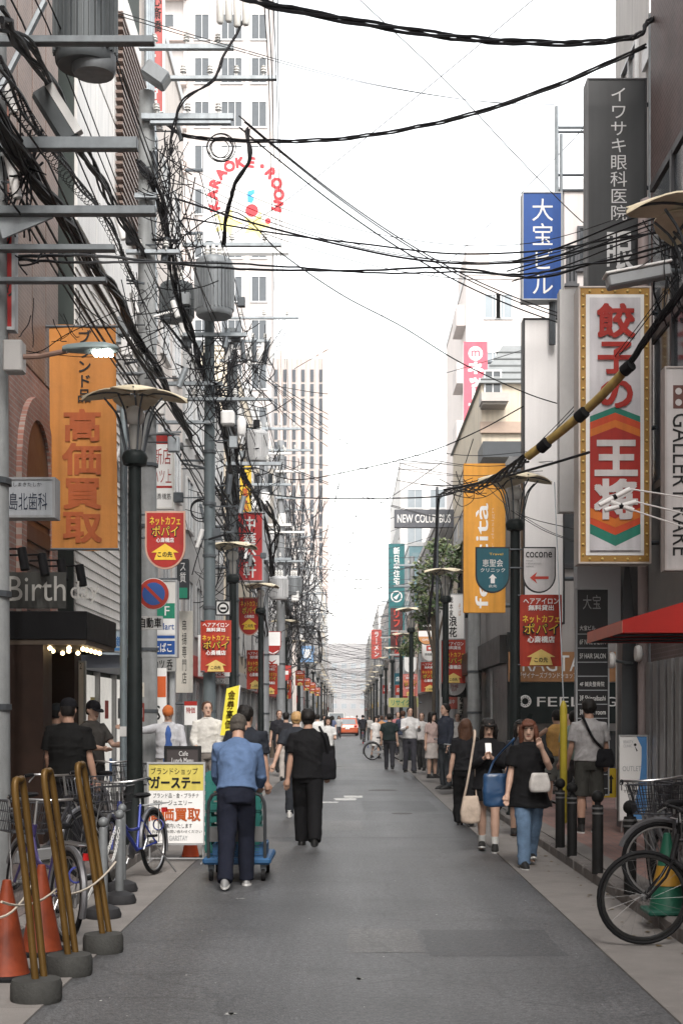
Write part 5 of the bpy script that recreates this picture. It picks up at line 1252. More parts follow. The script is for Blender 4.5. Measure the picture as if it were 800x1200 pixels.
# poster panel with orange square (behind the man in the pale coat)
s = Sign('tall white poster panel with orange square and black curl', (172,783,195,905), 22.5, white, wht, d=.06, name='poster_panel', cat='poster'); s.quad(.15,.08,.98,.28, M('poster_orange', (.62,.12,.03))); s.T('S', .3,.36,.7,.5, blk, .0); s.T('10', .08,.68,.5,.78, blk, .0)
obj('foot', MB().box(-.2,.2,-.05,.15,KZ-.02-s.root.location.z,0), gry, s.root)
s = Sign('pink-bordered shop poster on the left', (216,822,231,850), 26, white, wht, d=.04, name='poster_panel', cat='poster'); s.quad(.0,.0,1,.18, red); s.T('特価', .15,.25,.85,.5, red, .02); s.bars(-.6,(.9,),.02)
for lb, (x0, y0, x1, y1), t, mt in (('small dark red poster on the left pole',(160,824,169,846),'和',M('poster_maroon',(.25,.05,.04))),('small pale poster above the maroon one',(160,800,169,817),'宿',cream)):
    s = Sign(lb, (x0,y0,x1,y1), 20, mt, mt, d=.02, name='small_poster', cat='poster'); s.T(t, .2,.2,.8,.8, blk if mt is cream else wht, .02); s.bars(-.1,(.9,),.01)
# ================================================================ bicycles
def build_bike(label, framec, basket=True, sport=False, wheel_r=.33, turn=0.0):
    b = thing('bicycle', label, 'bicycle')
    fm = M('bike_'+framec[0], framec[1], .35, .2, .15, 20, coat=.3); rub = black; rimm = chrome if not sport else M('rim_dark', (.03,.03,.03), .4, .5)
    r_ = wheel_r; WB = 1.06
    tyre = mesh(MB().torus((0,0,r_), r_-.02, .021 if not sport else .016, 'y', 36, 8), rub, True, 'tyre')
    rim = mesh(MB().torus((0,0,r_), r_-.045, .010 if not sport else .016, 'y', 36, 6), rimm, True, 'rim')
    sp = MB()
    for k in range(20):
        a = 2*PI*k/20; sp.tube([(.02*math.cos(a+1), (.025 if k % 2 else -.025), r_+.02*math.sin(a+1)), ((r_-.05)*math.cos(a), 0, r_+(r_-.05)*math.sin(a))], .0012, 3)
    sp.lathe([(.018,-.04),(.022,-.03),(.022,.03),(.018,.04)], 10, (0,0,r_), 'y')
    spm = mesh(sp, M('spoke_steel', (.16,.16,.16), .45, .6, .2, 30), False, 'spokes')
    tr = R(turn); fx = WB
    def wh(x, rot=0):
        t = link('wheel', tyre, b, (x,0,0)); t.rotation_euler = (0,0,rot); link('rim', rim, t); link('spokes', spm, t); return t
    wh(0); wh(fx, tr)
    bb = (.44,0,.29); st = (.30,0,.74 if not sport else .80); hd0 = (.86,0,.62); hd1 = (.82,0,.80)
    f = MB()
    if sport: f.tube([(.33,0,.72),(.83,0,.76)], .016, 8)
    f.tube([hd0, bb], .019, 8); f.tube([bb, st], .015, 8); f.tube([bb, (.06,.05,.33)], .010, 6); f.tube([bb, (.06,-.05,.33)], .010, 6)
    f.tube([(.33,0,.62),(.06,.055,.33)], .009, 6); f.tube([(.33,0,.62),(.06,-.055,.33)], .009, 6); f.tube([hd0,hd1], .022, 10)
    if not sport: f.tube(spline([(.84,0,.7),(.66,0,.52),(.38,0,.5)], 4), .016, 8)
    obj('frame', f, fm, b, True)
    def rt(p):
        c, s_ = math.cos(tr), math.sin(tr); x = p[0]-.84; return (.84+x*c-p[1]*s_, x*s_+p[1]*c, p[2])
    f = MB()
    for s_ in (-1, 1): f.tube([rt((.86,s_*.03,.62)), rt((.92,s_*.05,.5)), rt((fx,s_*.05,r_))], .011, 6)
    obj('fork', f, fm if not sport else rub, b, True)
    h = MB(); h.tube([rt(hd1), rt((.80,0,.98))], .012, 8)
    if sport: h.tube([rt((.84,-.28,.98)), rt((.83,0,.985)), rt((.84,.28,.98))], .012, 8)
    else: h.tube(spline([rt(p) for p in ((.58,-.27,1.0),(.70,-.26,1.01),(.82,-.12,.99),(.82,.12,.99),(.70,.26,1.01),(.58,.27,1.0))], 4), .011, 8)
    hb = obj('handlebar', h, chrome if not sport else rub, b, True)
    for s_ in (-1, 1):
        e0, e1 = ((.58,.27*s_,1.0),(.68,.262*s_,1.01)) if not sport else ((.84,.28*s_,.98),(.84,.17*s_,.98))
        obj('grip', MB().tube([rt(e0), rt(e1)], .017, 8), rub, hb, True)
        obj('brake_lever', MB().tube([rt((e1[0]+.02,e1[1],e1[2]-.01)), rt((e0[0]+.05,e0[1],e0[2]-.06))], .006, 5), chrome, hb)
    sdl = MB(); rings = []
    for x, w, hh in ((-.13,.02,.03),(-.11,.075,.045),(-.02,.085,.05),(.06,.05,.04),(.14,.022,.03)):
        rings.append([(.29+x, w*math.cos(q), st[2]+.09+hh*.6*math.sin(q)) for q in [2*PI*k/10 for k in range(10)]])
    obj('saddle', sdl.loft(rings), rub, b, True); obj('seat_post', MB().tube([st, (.29,0,st[2]+.08)], .012, 8), chrome, b)
    c = MB(); c.lathe([(.09,-.06),(.09,-.055)], 20, bb, 'y'); c.tube([(bb[0],-.07,bb[2]),(bb[0]+.10,-.08,bb[2]-.13)], .01, 6); c.tube([(bb[0],.07,bb[2]),(bb[0]-.10,.08,bb[2]+.13)], .01, 6)
    obj('crank', c, chrome, b)
    for s_, p in ((-1,(bb[0]+.1,-.13,bb[2]-.13)),(1,(bb[0]-.1,.13,bb[2]+.13))): obj('pedal', MB().box(p[0]-.045,p[0]+.045,p[1]-.04,p[1]+.04,p[2]-.012,p[2]+.012), rub, b)
    if not sport:
        obj('chain_guard', MB().box(.0,.54,-.085,-.06,.24,.35, b=.01), M('guard_silver', (.3,.3,.3), .4, .4), b)
        for x, a0, a1, rr in ((0,-20,185,0),(fx,20,170,tr)):
            p = []; m = MB()
            for k in range(15):
                a = R(a0+(a1-a0)*k/14); p.append((x+(r_+.02)*math.cos(PI-a if x == 0 else a), 0, r_+(r_+.02)*math.sin(a)))
            if x: p = [(q[0]-x, q[1], q[2]) for q in p]; c_, s_ = math.cos(tr), math.sin(tr); p = [(x+q[0]*c_, q[0]*s_, q[2]) for q in p]
            obj('mudguard', m.tube(p, .024, 6), M('mudguard_steel', (.16,.16,.17), .35, .5), b, True)
        rk = MB()
        for s_ in (-.06,0,.06): rk.tube([(-.32,s_,.72),(.22,s_,.72)], .006, 5)
        rk.tube([(-.3,-.06,.72),(-.3,.06,.72)], .006, 5); rk.tube([(-.05,-.06,.72),(0,-.06,.33)], .006, 5); rk.tube([(-.05,.06,.72),(0,.06,.33)], .006, 5)
        obj('rear_rack', rk, chrome, b); obj('reflector', MB().box(-.36,-.34,-.03,.03,.62,.67), M('reflector_red', (.5,.02,.02), .2), b)
        obj('lock', MB().torus((-.16,0,.5), .055, .008, 'x', 16, 5), M('lock_blue', (.05,.06,.25), .4), b)
    if basket:
        k_ = MB(); x0, x1, w0, w1, z0, z1 = .95, 1.26, .13, .18, .72, .96
        def cr(x, y, z):
            return rt((x,y,z))
        for z, e in ((z0,0),(z0+.08,.33),(z0+.16,.66),(z1,1)):
            a = w0+(w1-w0)*e; xx0, xx1 = x0-.01*e, x1+.05*e
            k_.tube([cr(xx0,-a,z),cr(xx1,-a,z),cr(xx1,a,z),cr(xx0,a,z)], .006 if e in (0,1) else .003, 5, closed=True)
        for i in range(8):
            t = i/7
            for s_ in (-1, 1): k_.tube([cr(x0+(x1-x0)*t, s_*w0, z0), cr(x0-.01+(x1-x0+.06)*t, s_*w1, z1)], .003, 4)
            y0, y1 = -w0+2*w0*t, -w1+2*w1*t
            k_.tube([cr(x1,y0,z0),cr(x1+.05,y1,z1)], .003, 4); k_.tube([cr(x0,y0,z0),cr(x0-.01,y1,z1)], .003, 4); k_.tube([cr(x0,y0,z0),cr(x1,y0,z0)], .003, 4)
        bk = obj('basket', k_, M('basket_wire', (.05,.05,.055), .4, .5), b)
        obj('basket_stay', MB().tube([rt((1.2,.08,.72)), rt((fx,.07,r_))], .006, 5), chrome, bk); obj('basket_stay', MB().tube([rt((1.2,-.08,.72)), rt((fx,-.07,r_))], .006, 5), chrome, bk)
    obj('kickstand', MB().tube([(.05,.05,.3),(-.08,.2,.01)], .009, 6), chrome if not sport else rub, b)
    return b
def put(b, x, y, z, deg, lean=0): b.location = (x,y,z); b.rotation_euler = (R(lean), 0, R(deg)); return b
BG = 'parked bicycles'
def bike_at(label, fr, x, y, z, deg, lean=3, **k):
    b = build_bike(label, fr, **k); b['group'] = BG; return put(b, x, y, z, deg, lean)
bike_at('bicycle with purple lock seen from behind among the leaning barrier posts', ('purple',(.04,.03,.10)), -2.06, 10.3, .01, 121, 4)
bike_at('blue basket bicycle facing the camera beside the chained posts', ('blue',(.03,.05,.28)), P(180,0,14.6).x, 14.7, .012, -104, 3, turn=12)
bike_at('pale bicycle parked behind the man in the black cap', ('silver',(.45,.45,.45)), -3.05, 17.6, KZ, -60, 3)
bike_at('dark bicycle parked just beyond the leaning barrier posts', ('dark',(.03,.03,.035)), -2.95, 12.3, KZ, 60, -4)
bike_at('black sport bicycle with large thin wheel in the right foreground', ('carbon',(.02,.02,.022)), P(755,0,10.1).x+1.06, 10.15, .01, 180, -3, sport=True, basket=False, wheel_r=.345, turn=4)
bike_at('basket bicycle parked behind the sport bicycle on the right', ('green',(.01,.10,.06)), 3.62, 11.6, KZ, 176, 3, turn=-20)
bike_at('dark basket bicycle farthest back in the right foreground cluster', ('black',(.02,.02,.02)), 3.95, 12.6, KZ, 190, -3, turn=10)
bike_at('dark bicycle standing end-on at the right edge', ('graphite',(.025,.025,.03)), 2.98, 10.9, KZ, 100, 4, turn=10)
bike_at('silver-grey bicycle end-on beside the right edge', ('steelgrey',(.12,.12,.13)), 2.72, 11.2, KZ, 95, -5, turn=-12)
for i, (px, Y) in enumerate([(655,24.5),(668,26)]): bike_at(['bicycle parked in the side street behind the man in grey','second bicycle parked in the side street'][i], ('black',(.02,.02,.02)), P(px,0,Y).x, Y, KZ, 172+8*i, 2)
for i, (px, Y) in enumerate([(527,27.5),(517,30.5),(508,34),(530,25.2),(535,23.8)]):
    bike_at(['bicycle in the kerb row right of the road, second nearest','bicycle in the kerb row, third nearest','bicycle in the kerb row, farthest','bicycle in the kerb row, near the woman walking away','nearest bicycle of the right kerb row'][i], [('dark',(.03,.03,.035)),('teal',(.03,.10,.10)),('black',(.02,.02,.02))][i % 3], P(px,0,Y).x+.25, Y, KZ, -97+6*i, 3)
for i, (px, Y) in enumerate([(297,24.8),(303,28)]):
    bike_at(['bicycle at the left kerb behind the trolley','bicycle at the left kerb, farther one'][i], ('dark',(.03,.03,.035)), P(px,0,Y).x-.45, Y, KZ, -80, 3)

# ================================================================ bollards
bol = M('bollard_black', (.015,.015,.015), .55, .1, .25, 9, spec=.15)
b0_ = thing('bollard', '', 'bollard', group='black ball-top bollards along the right kerb')
obj('post', MB().lathe([(.058,0),(.055,.02),(.055,.66),(.05,.67)], 16), bol, b0_, True); obj('ball', MB().ball((0,0,.75), .062, 14, 10), bol, b0_, True); obj('neck', MB().lathe([(.03,.66),(.03,.71)], 10), bol, b0_, True)
for z in (.58,.63): obj('ring', MB().lathe([(.058,z),(.060,z+.005),(.060,z+.014),(.058,z+.018)], 16), M('bollard_ring', (.12,.12,.12), .4), b0_)
for i, (px, py, lb) in enumerate([(700,1023,'ball-top bollard in front of the man in grey'),(738,1047,'ball-top bollard behind the big bicycle wheel'),(670,1003,'nearer of the paired bollards by the yellow sleeve'),(656,993,'farther of the paired bollards by the yellow sleeve')]):
    o = b0_ if i == 0 else copy_tree(b0_); Y = GY(py, KZ); o.location = (P(px,0,Y).x, Y, KZ-.01); o['label'] = lb
o = copy_tree(b0_); o.location = (-2.75, 13.9, KZ-.01); o['label'] = 'dark ball-top bollard behind the chained grey posts'
o = copy_tree(b0_); o.location = (-2.75, 15.1, KZ-.01); o['label'] = 'dark ball-top bollard next to the blue bicycle'
# yellow guy-wire sleeve
y0 = thing('wire_sleeve', 'yellow plastic guy-wire sleeve standing between bollards and man in grey', 'wire sleeve', (P(660,0,17).x, 17.0, KZ-.01))
ys = M('sleeve_yellow', (.36,.285,.03), .45, 0, .12, 8)
obj('sleeve', MB().lathe([(.03,.25),(.045,.27),(.045,1.6),(.04,1.66),(.015,1.72)], 12), ys, y0, True); obj('guy_wire', MB().tube([(0,0,0),(0,0,1.7),(-.02,.1,2.6),(-.05,.4,4.4)], .008, 5), steel, y0)
# ================================================================ leaning barrier posts
bz = M('barrier_worn', (.12,.066,.016), .45, .3, .4, 1.6); wt = M('barrier_weight', (.045,.045,.042), .85, 0, .25, 8, .3, 60)
for i, (tx, ty, bx, by, bw, lb) in enumerate([(20,915,38,1178,61,'nearest leaning yellow-brown barrier post at the left corner'),(54,905,77,1146,56,'second leaning yellow-brown barrier post'),(93,897,118,1119,48,'third leaning barrier post, nearest the grey chained posts')]):
    Y = GY(by); g = P(bx, by, Y); t = P(tx, ty, Y+.12)
    o = thing('barrier_post', lb, 'barrier post', (g.x, Y+.1, 0), group='leaning barrier posts'); tv = t-Vector(o.location)
    wr = bw/2/F*Y
    obj('weight', MB().lathe([(wr*.96,0),(wr,.02),(wr,.10),(wr*.93,.13),(.03,.135)], 22), wt, o, True)
    m = MB(); dx = Vector((.045,.16,0))
    p = [(-.0,-.02,.12), tv*.5+Vector((0,-.02,.06)), tv+Vector((-.005,-.03,-.06)), tv+Vector((.01,.02,0)), tv+Vector((.022,.07,-.05)), tv*.6+Vector((.024,.10,.0)), Vector((.03,.07,.12))]
    obj('bent_pipe', m.tube(spline(p, 5), .022, 10), bz, o, True)
cone_r = M('cone_red', (.20,.036,.012), .55, 0, .45, 5)
def cone(label, x, y, z=0, h=.7, mt=None, bandm=None, base=None, text=None):
    o = thing('traffic_cone', label, 'traffic cone', (x,y,z), group='traffic cones'); k = h/.7
    obj('shell', MB().lathe([(.165*k,.04*k),(.155*k,.06*k),(.03*k,.7*k),(.02*k,.705*k)], 20), mt or cone_r, o, True)
    obj('base', MB().box(-.2*k,.2*k,-.2*k,.2*k,.0,.045*k, b=.012), base or black, o)
    if bandm: obj('band', MB().lathe([(.127*k,.25*k),(.088*k,.42*k)], 20), bandm, o, True)
    return o
cone('red traffic cone behind the nearest leaning barrier post', P(8,0,8.9).x, 8.9, 0, .62)
cone('red traffic cone behind the second leaning barrier post', P(52,0,9.8).x-.02, 9.8, 0, .62)
cone('bright orange-red cone under the yellow shop stand', P(222,0,16.3).x, 16.4, 0, .45, M('cone_bright', (.62,.09,.03), .45))
cone('green cone with yellow panel by the right foreground bicycles', P(778,0,11.1).x, 11.0, .12, .62, M('cone_green', (.01,.085,.05), .5), M('cone_yellow_panel', (.32,.17,.02), .5), M('cone_base_green', (.01,.075,.05), .5))
m = thing('tie_rope', 'pale ropes tying the leaning barrier posts and cones together', 'rope', (-1.95,9.0,0))
for a, b_ in (((-.1,-.6,.55),(.1,.3,.58)),((.05,.2,.5),(.28,1.2,.6)),((-.2,-.5,.45),(.0,-.2,.62))): obj('strand', MB().tube(sag(a, b_, .08, 8), .008, 5), M('rope_pale', (.45,.40,.33), .9), m)
# grey stanchions with chain
stg = M('stanchion_grey', (.17,.18,.185), .5, .2, .15, 8)
tops = []
for i, (px, py, lb) in enumerate([(121,1077,'nearest grey chain stanchion with ball top'),(140,1060,'middle grey chain stanchion'),(143,1046,'farthest grey chain stanchion, half hidden')]):
    Y = GY(py); o = thing('chain_stanchion', lb, 'stanchion', (P(px,0,Y).x, Y, .005), group='grey chain stanchions')
    obj('base', MB().lathe([(.14,0),(.15,.03),(.13,.08),(.06,.11),(.03,.115)], 18), M('stanchion_base', (.025,.025,.027), .7, 0, .2, 6), o, True)
    obj('post', MB().lathe([(.037,.1),(.036,.72),(.03,.74)], 14), stg, o, True); obj('ball', MB().ball((0,0,.78), .042, 12, 8), stg, o, True)
    tops.append(Vector(o.location)+Vector((0,0,.70)))
def chain(label, a, b_, sg, wm):
    pts = sag(a, b_, sg, 40); o = thing('chain', label, 'chain', pts[0]); m = MB()
    for k in range(40):
        c = (pts[k]+pts[k+1])/2-pts[0]; d_ = (pts[k+1]-pts[k]).normalized(); sd = d_.cross(Vector((0,1,0) if k % 2 else (1,0,0))).normalized()
        m.tube([c-d_*.018+sd*.009, c+d_*.018+sd*.009, c+d_*.018-sd*.009, c-d_*.018-sd*.009], .0035, 4, closed=True)
    q = obj('links', m, wm, o); q['kind'] = 'stuff'
wc = M('chain_white', (.6,.6,.58), .5)
chain('white plastic chain hanging between the grey stanchions', tops[0], tops[1], .28, wc); chain('white plastic chain trailing to the ground by the pavement', tops[1]+Vector((-.02,0,0)), tops[1]+Vector((-.25,-.4,-.68)), .05, wc)

# ================================================================ shop stand signs
s = Sign('white and yellow brand-shop stand sign beside the trolley', (173,894,240,990), 15.9, white, wht, d=.03, fw=.015, framem=alum, name='stand_sign')
sy = M('stand_yellow', (.66,.55,.12), .5); s.quad(.02,.02,.98,.34, sy); s.T('ブランドショップ', .06,.06,.88,.145, blk, .0, y=-.014); s.T('ガーステー', .06,.17,.92,.31, blk, .05, y=-.014)
s.T('ブランド品・金・プラチナ', .1,.37,.9,.43, blk, .0); s.T('時計・ジュエリー', .1,.455,.78,.52, blk, .0); s.T('高価買取', .02,.55,.92,.71, M('stand_red', (.5,.10,.02)), .04); s.T('ご案内いたします', .26,.74,.78,.80, blk, .0); s.T('お気軽にお問い合わせください', .08,.82,.95,.86, blk, 0); s.T('G GARSTAY', .3,.89,.7,.95, gry, .02)
m = MB()
for x in (-s.w/2+.02, s.w/2-.02):
    m.tube([(x,.02,0),(x,.02,.02-s.root.location.z)], .012, 6); m.tube([(x,-.2,.015-s.root.location.z),(x,.3,.015-s.root.location.z)], .012, 6)
m.tube([(-s.w/2,.02,.05-s.root.location.z),(s.w/2,.02,.05-s.root.location.z)], .01, 6); obj('stand_frame', m, alum, s.root)
s = Sign('black-framed menu stand just behind the yellow shop stand', (193,875,235,930), 18, blk, wht, d=.04, fw=.03, framem=blk, name='stand_sign'); s.quad(.06,.05,.94,.42, M('menu_dark', (.06,.05,.05))); s.T('Cafe', .4,.1,.65,.2, wht); s.T('Lunch Menu', .2,.24,.8,.36, wht, y=-.013); s.T('Champs', .25,.5,.6,.7, blk, .02)
m = MB()
for x in (-.18,.18): m.tube([(x,.02,0),(x,.02,.02-s.root.location.z)], .015, 6)
obj('leg', m, blk, s.root)
s = Sign('white and blue stand panel leaning by the right shop', (725,862,758,962), 18.6, alum, wht, d=.03, fw=.008, framem=alum, name='stand_sign')
sb = M('stand_blue', (.10,.28,.58), .4); s.poly([(.62,.015),(.98,.015),(.98,.985),(.35,.985)]+[(.35+.45*math.sin(PI*k/8*.62)**.8,.985-.97*k/8) for k in range(1,8)], sb); s.disc(.57,.11,.05, blk); s.T('BEAUTY\nCLINIC', .15,.06,.5,.14, gry, 0); s.T('OUTLET', .12,.36,.78,.42, gry, 0); s.T('心斎橋本店', .15,.56,.8,.60, blk, 0); s.T('TEL 06', .15,.64,.7,.67, blk, 0); s.poly([(.55,.12),(.66,.18),(.62,.19)], blk)
m = MB()
for x in (-.14,.14): m.tube([(x,.02,.02),(x,.06,KZ-s.root.location.z)], .012, 6)
obj('leg', m, alum, s.root)
# ================================================================ platform trolley with crates
bl = M('trolley_blue', (.025,.09,.20), .45, 0, .2, 8); tx, ty = P(278,0,14.2).x, 14.1
t = thing('platform_trolley', 'blue platform trolley with grey push handle pushed by the man in blue', 'trolley', (tx,ty,0))
obj('deck', MB().box(-.34,.34,0,.95,.17,.24, b=.02), bl, t)
hm = M('trolley_handle', (.06,.065,.07), .4, .4)
obj('push_handle', MB().tube(spline([(-.28,.03,.2),(-.28,.0,.7),(-.26,-.02,.82),(-.18,-.03,.88),(.18,-.03,.88),(.26,-.02,.82),(.28,.0,.7),(.28,.03,.2)], 4), .017, 8), hm, t, True); obj('handle_panel', MB().box(-.265,.265,.0,.02,.40,.55), M('panel_grey', (.10,.10,.10), .5), t)
for x in (-.26,.26):
    for y in (.1,.85):
        w_ = obj('caster', MB().lathe([(.03,-.02),(.062,-.02),(.066,0),(.062,.02),(.03,.02)], 16, (x,y,.066), 'x'), black, t, True); obj('fork', MB().box(x-.03,x+.03,y-.03,y+.03,.10,.172), darksteel, w_)
def crate(label, x, y, z, w, d_, h, mt, rz=0):
    o = thing('crate', label, 'crate', (x,y,z), rz, 'plastic crates on the trolley'); th = .02
    m = MB(); m.box(-w/2,w/2,-d_/2,d_/2,0,th); obj('bottom', m, mt, o)
    for s_ in (-1,1):
        m = MB()
        for k in range(4): m.box(-w/2,w/2,s_*d_/2-th/2,s_*d_/2+th/2,th+k*(h-th)/4,th+(k+.62)*(h-th)/4)
        for x_ in (-w/2+.03, 0, w/2-.03): m.box(x_-.03,x_+.03,s_*d_/2-th/2+.002,s_*d_/2+th/2-.002,th,h)
        obj('side', m, mt, o)
        m = MB()
        for k in range(4): m.box(s_*w/2-th/2,s_*w/2+th/2,-d_/2+th,d_/2-th,th+k*(h-th)/4,th+(k+.62)*(h-th)/4)
        obj('end', m, mt, o)
crate('shallow blue crate on the trolley deck', tx+.02, ty+.33, .241, .52, .5, .13, bl)
gc = M('crate_green', (.02,.14,.12), .5, 0, .15, 8)
for k in range(2): crate(['green crate at the bottom of the stack on the trolley','green crate on top of the stack on the trolley'][k], tx-.08, ty+.68, .241+.42*k+.13*0, .56, .36, .41, gc, .03*k)
# ================================================================ cars
def car(label, x, y, w, l, h, paint, van=False, face=1):
    c = thing('car', label, 'car', (x,y,0), 0); pm_ = M('paint_'+paint[0], paint[1], .3, .1, .05, coat=.6)
    hood = .62 if not van else .75
    prof = [(0,.28),(0,.75),(.06,.86),(.28,.9)] if not van else [(0,.28),(0,.9),(.03,.95)]
    body = [(0,.25),(0,.62*hood+.3),(.1,.92 if not van else 1.05),(l-.1,.90 if not van else 1.0),(l,.62),(l,.25)]
    rings = [[(s_*w/2*(1-.04*(z > .8)), yy, z) for yy, z in body] for s_ in (-1,)]
    m = MB(); n = len(body); v = [(-w/2,yy,z) for yy, z in body]+[(w/2,yy,z) for yy, z in body]
    m.add(v, [tuple(range(n))[::-1], tuple(range(n,2*n))]+[(k,(k+1)%n,(k+1)%n+n,k+n) for k in range(n)]); obj('body', m, pm_, c)
    cb = [(.35,.9),(.75,h),(l*.62,h),(l*.8,.9)] if not van else [(.02,1.0),(.12,h),(l*.8,h),(l*.97,1.0)]
    m = MB(); n = 4; v = [(-w/2*(.97 if z < 1.05 else .86),yy,z) for yy, z in cb]+[(w/2*(.97 if z < 1.05 else .86),yy,z) for yy, z in cb]
    m.add(v, [tuple(range(n))[::-1], tuple(range(n,2*n))]+[(k,(k+1)%n,(k+1)%n+n,k+n) for k in range(n)]); obj('cabin', m, pm_, c)
    a, b_ = cb[0], cb[1]
    m = MB(); q = [(-w*.40,a[0]+.02,a[1]+.06),(w*.40,a[0]+.02,a[1]+.06),(w*.36,b_[0]-.02,b_[1]-.08),(-w*.36,b_[0]-.02,b_[1]-.08)]; q = [(x_,yy-.05,z) for x_, yy, z in q]; m.add(q, [(0,1,2,3)]); obj('rear_window', m, gl_l, c)
    for s_ in (-1,1):
        obj('tail_light', MB().box(s_*w*.40-.14,s_*w*.40+.14,-.02,.03,.72,.88), M('tail_red', (.45,.02,.02), .2), c)
        obj('side_window', MB().add([(s_*w*.47,.7,1.0),(s_*w*.47,l*.7,1.0),(s_*w*.445,l*.6,h-.1),(s_*w*.445,.85,h-.1)], [(0,1,2,3)]), gl_d, c)
        for yy in (.75, l-.85):
            wh_ = obj('wheel', MB().lathe([(.2,-.1),(.31,-.09),(.31,.09),(.2,.1)], 18, (s_*(w/2-.1),yy,.31), 'x'), black, c, True); obj('hub', MB().lathe([(.2,-.105),(.2,.105)], 12, (s_*(w/2-.1),yy,.31), 'x'), chrome, wh_)
    obj('bumper', MB().box(-w/2-.01,w/2+.01,-.06,.1,.3,.5, b=.02), pm_, c); obj('number_plate', MB().box(-.17,.17,-.075,-.06,.55,.68), wht, c); obj('underbody_shadow', MB().box(-w/2+.1,w/2-.1,.1,l-.1,.12,.26), black, c)  # black block stands in for the shadow gap under the car
    if not van: obj('roof_lamp', MB().box(-.18,.18,1.4,1.6,h,h+.13, b=.02), wht, c)
    return c
car('orange-red taxi driving away down the middle of the street', P(407,0,116).x, 116, 1.7, 4.4, 1.45, ('taxi_orange',(.55,.10,.03)))
car('white van ahead of the orange-red taxi', P(394,0,132).x, 132, 1.75, 4.6, 1.95, ('van_white',(.7,.7,.68)), True)
car('white car beyond the van', P(412,0,175).x, 175, 1.7, 4.3, 1.5, ('car_white',(.72,.72,.70)))
# ================================================================ greenery
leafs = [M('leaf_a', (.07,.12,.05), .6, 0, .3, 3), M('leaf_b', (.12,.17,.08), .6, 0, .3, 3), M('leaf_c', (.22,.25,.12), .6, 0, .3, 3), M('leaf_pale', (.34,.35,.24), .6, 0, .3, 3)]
def tree(label, x, y, z0, trunk_h, clumps, n, size, cat='tree', name='street_tree'):
    o = thing(name, label, cat, (x,y,z0)); m = MB()
    m.tube([(0,0,0),(.03,0,trunk_h*.5),(-.02,.02,trunk_h)], [.09,.07,.04], 8)
    for (cx,cy,cz,rx,ry,rz) in clumps: m.tube([(0,0,trunk_h*.7),(cx*.5,cy*.5,(trunk_h*.75+cz)/2),(cx,cy,cz)], [.035,.02,.008], 5)
    obj('trunk', m, M('bark', (.10,.08,.06), .9, 0, .3, 12), o, True)
    m = MB()
    for (cx,cy,cz,rx,ry,rz) in clumps:
        for k in range(n):
            u = Vector((rnd.gauss(0,1),rnd.gauss(0,1),rnd.gauss(0,1))).normalized()*rnd.random()**.45
            p = Vector((cx+u.x*rx, cy+u.y*ry, cz+u.z*rz)); s_ = size*rnd.uniform(.6,1.4)
            a = Vector((rnd.gauss(0,1),rnd.gauss(0,1),rnd.gauss(0,.6))).normalized(); b_ = a.cross(Vector((rnd.gauss(0,1),rnd.gauss(0,1),rnd.gauss(0,1)))).normalized()
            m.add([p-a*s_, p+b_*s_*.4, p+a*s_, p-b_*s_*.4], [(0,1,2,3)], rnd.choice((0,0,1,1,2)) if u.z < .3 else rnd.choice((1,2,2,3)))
    obj('crown', m, leafs, o); return o
Y = 40.5; o_ = P(508,839,Y)
def cl(px, py, rx, rz, Y=40.5): p = P(px,py,Y); return (p.x-o_.x, rnd.uniform(-.5,.5), p.z-KZ, rx, rx, rz)
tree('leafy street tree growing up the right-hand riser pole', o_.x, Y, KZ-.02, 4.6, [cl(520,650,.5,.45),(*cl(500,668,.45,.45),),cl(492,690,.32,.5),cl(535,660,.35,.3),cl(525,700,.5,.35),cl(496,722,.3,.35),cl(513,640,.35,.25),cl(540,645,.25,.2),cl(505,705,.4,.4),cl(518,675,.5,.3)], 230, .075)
o_ = P(480,839,58)
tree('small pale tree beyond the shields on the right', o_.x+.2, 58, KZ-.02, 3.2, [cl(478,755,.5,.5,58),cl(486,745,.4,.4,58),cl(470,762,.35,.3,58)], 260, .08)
# planters / potted shrubs along the far kerbs
for i, (px, Y, sd) in enumerate([(318,52,-1),(340,66,-1),(470,66,1),(452,88,1)]):
    o_ = P(px,839,Y); tree(['potted shrub by the fourth left lamp','potted shrub farther down the left kerb','potted shrub on the right kerb past the shields','potted shrub farther down the right kerb'][i], o_.x, Y, KZ-.02, .7, [(0,0,1.0,.3,.3,.4)], 260, .06, 'shrub', 'potted_shrub')
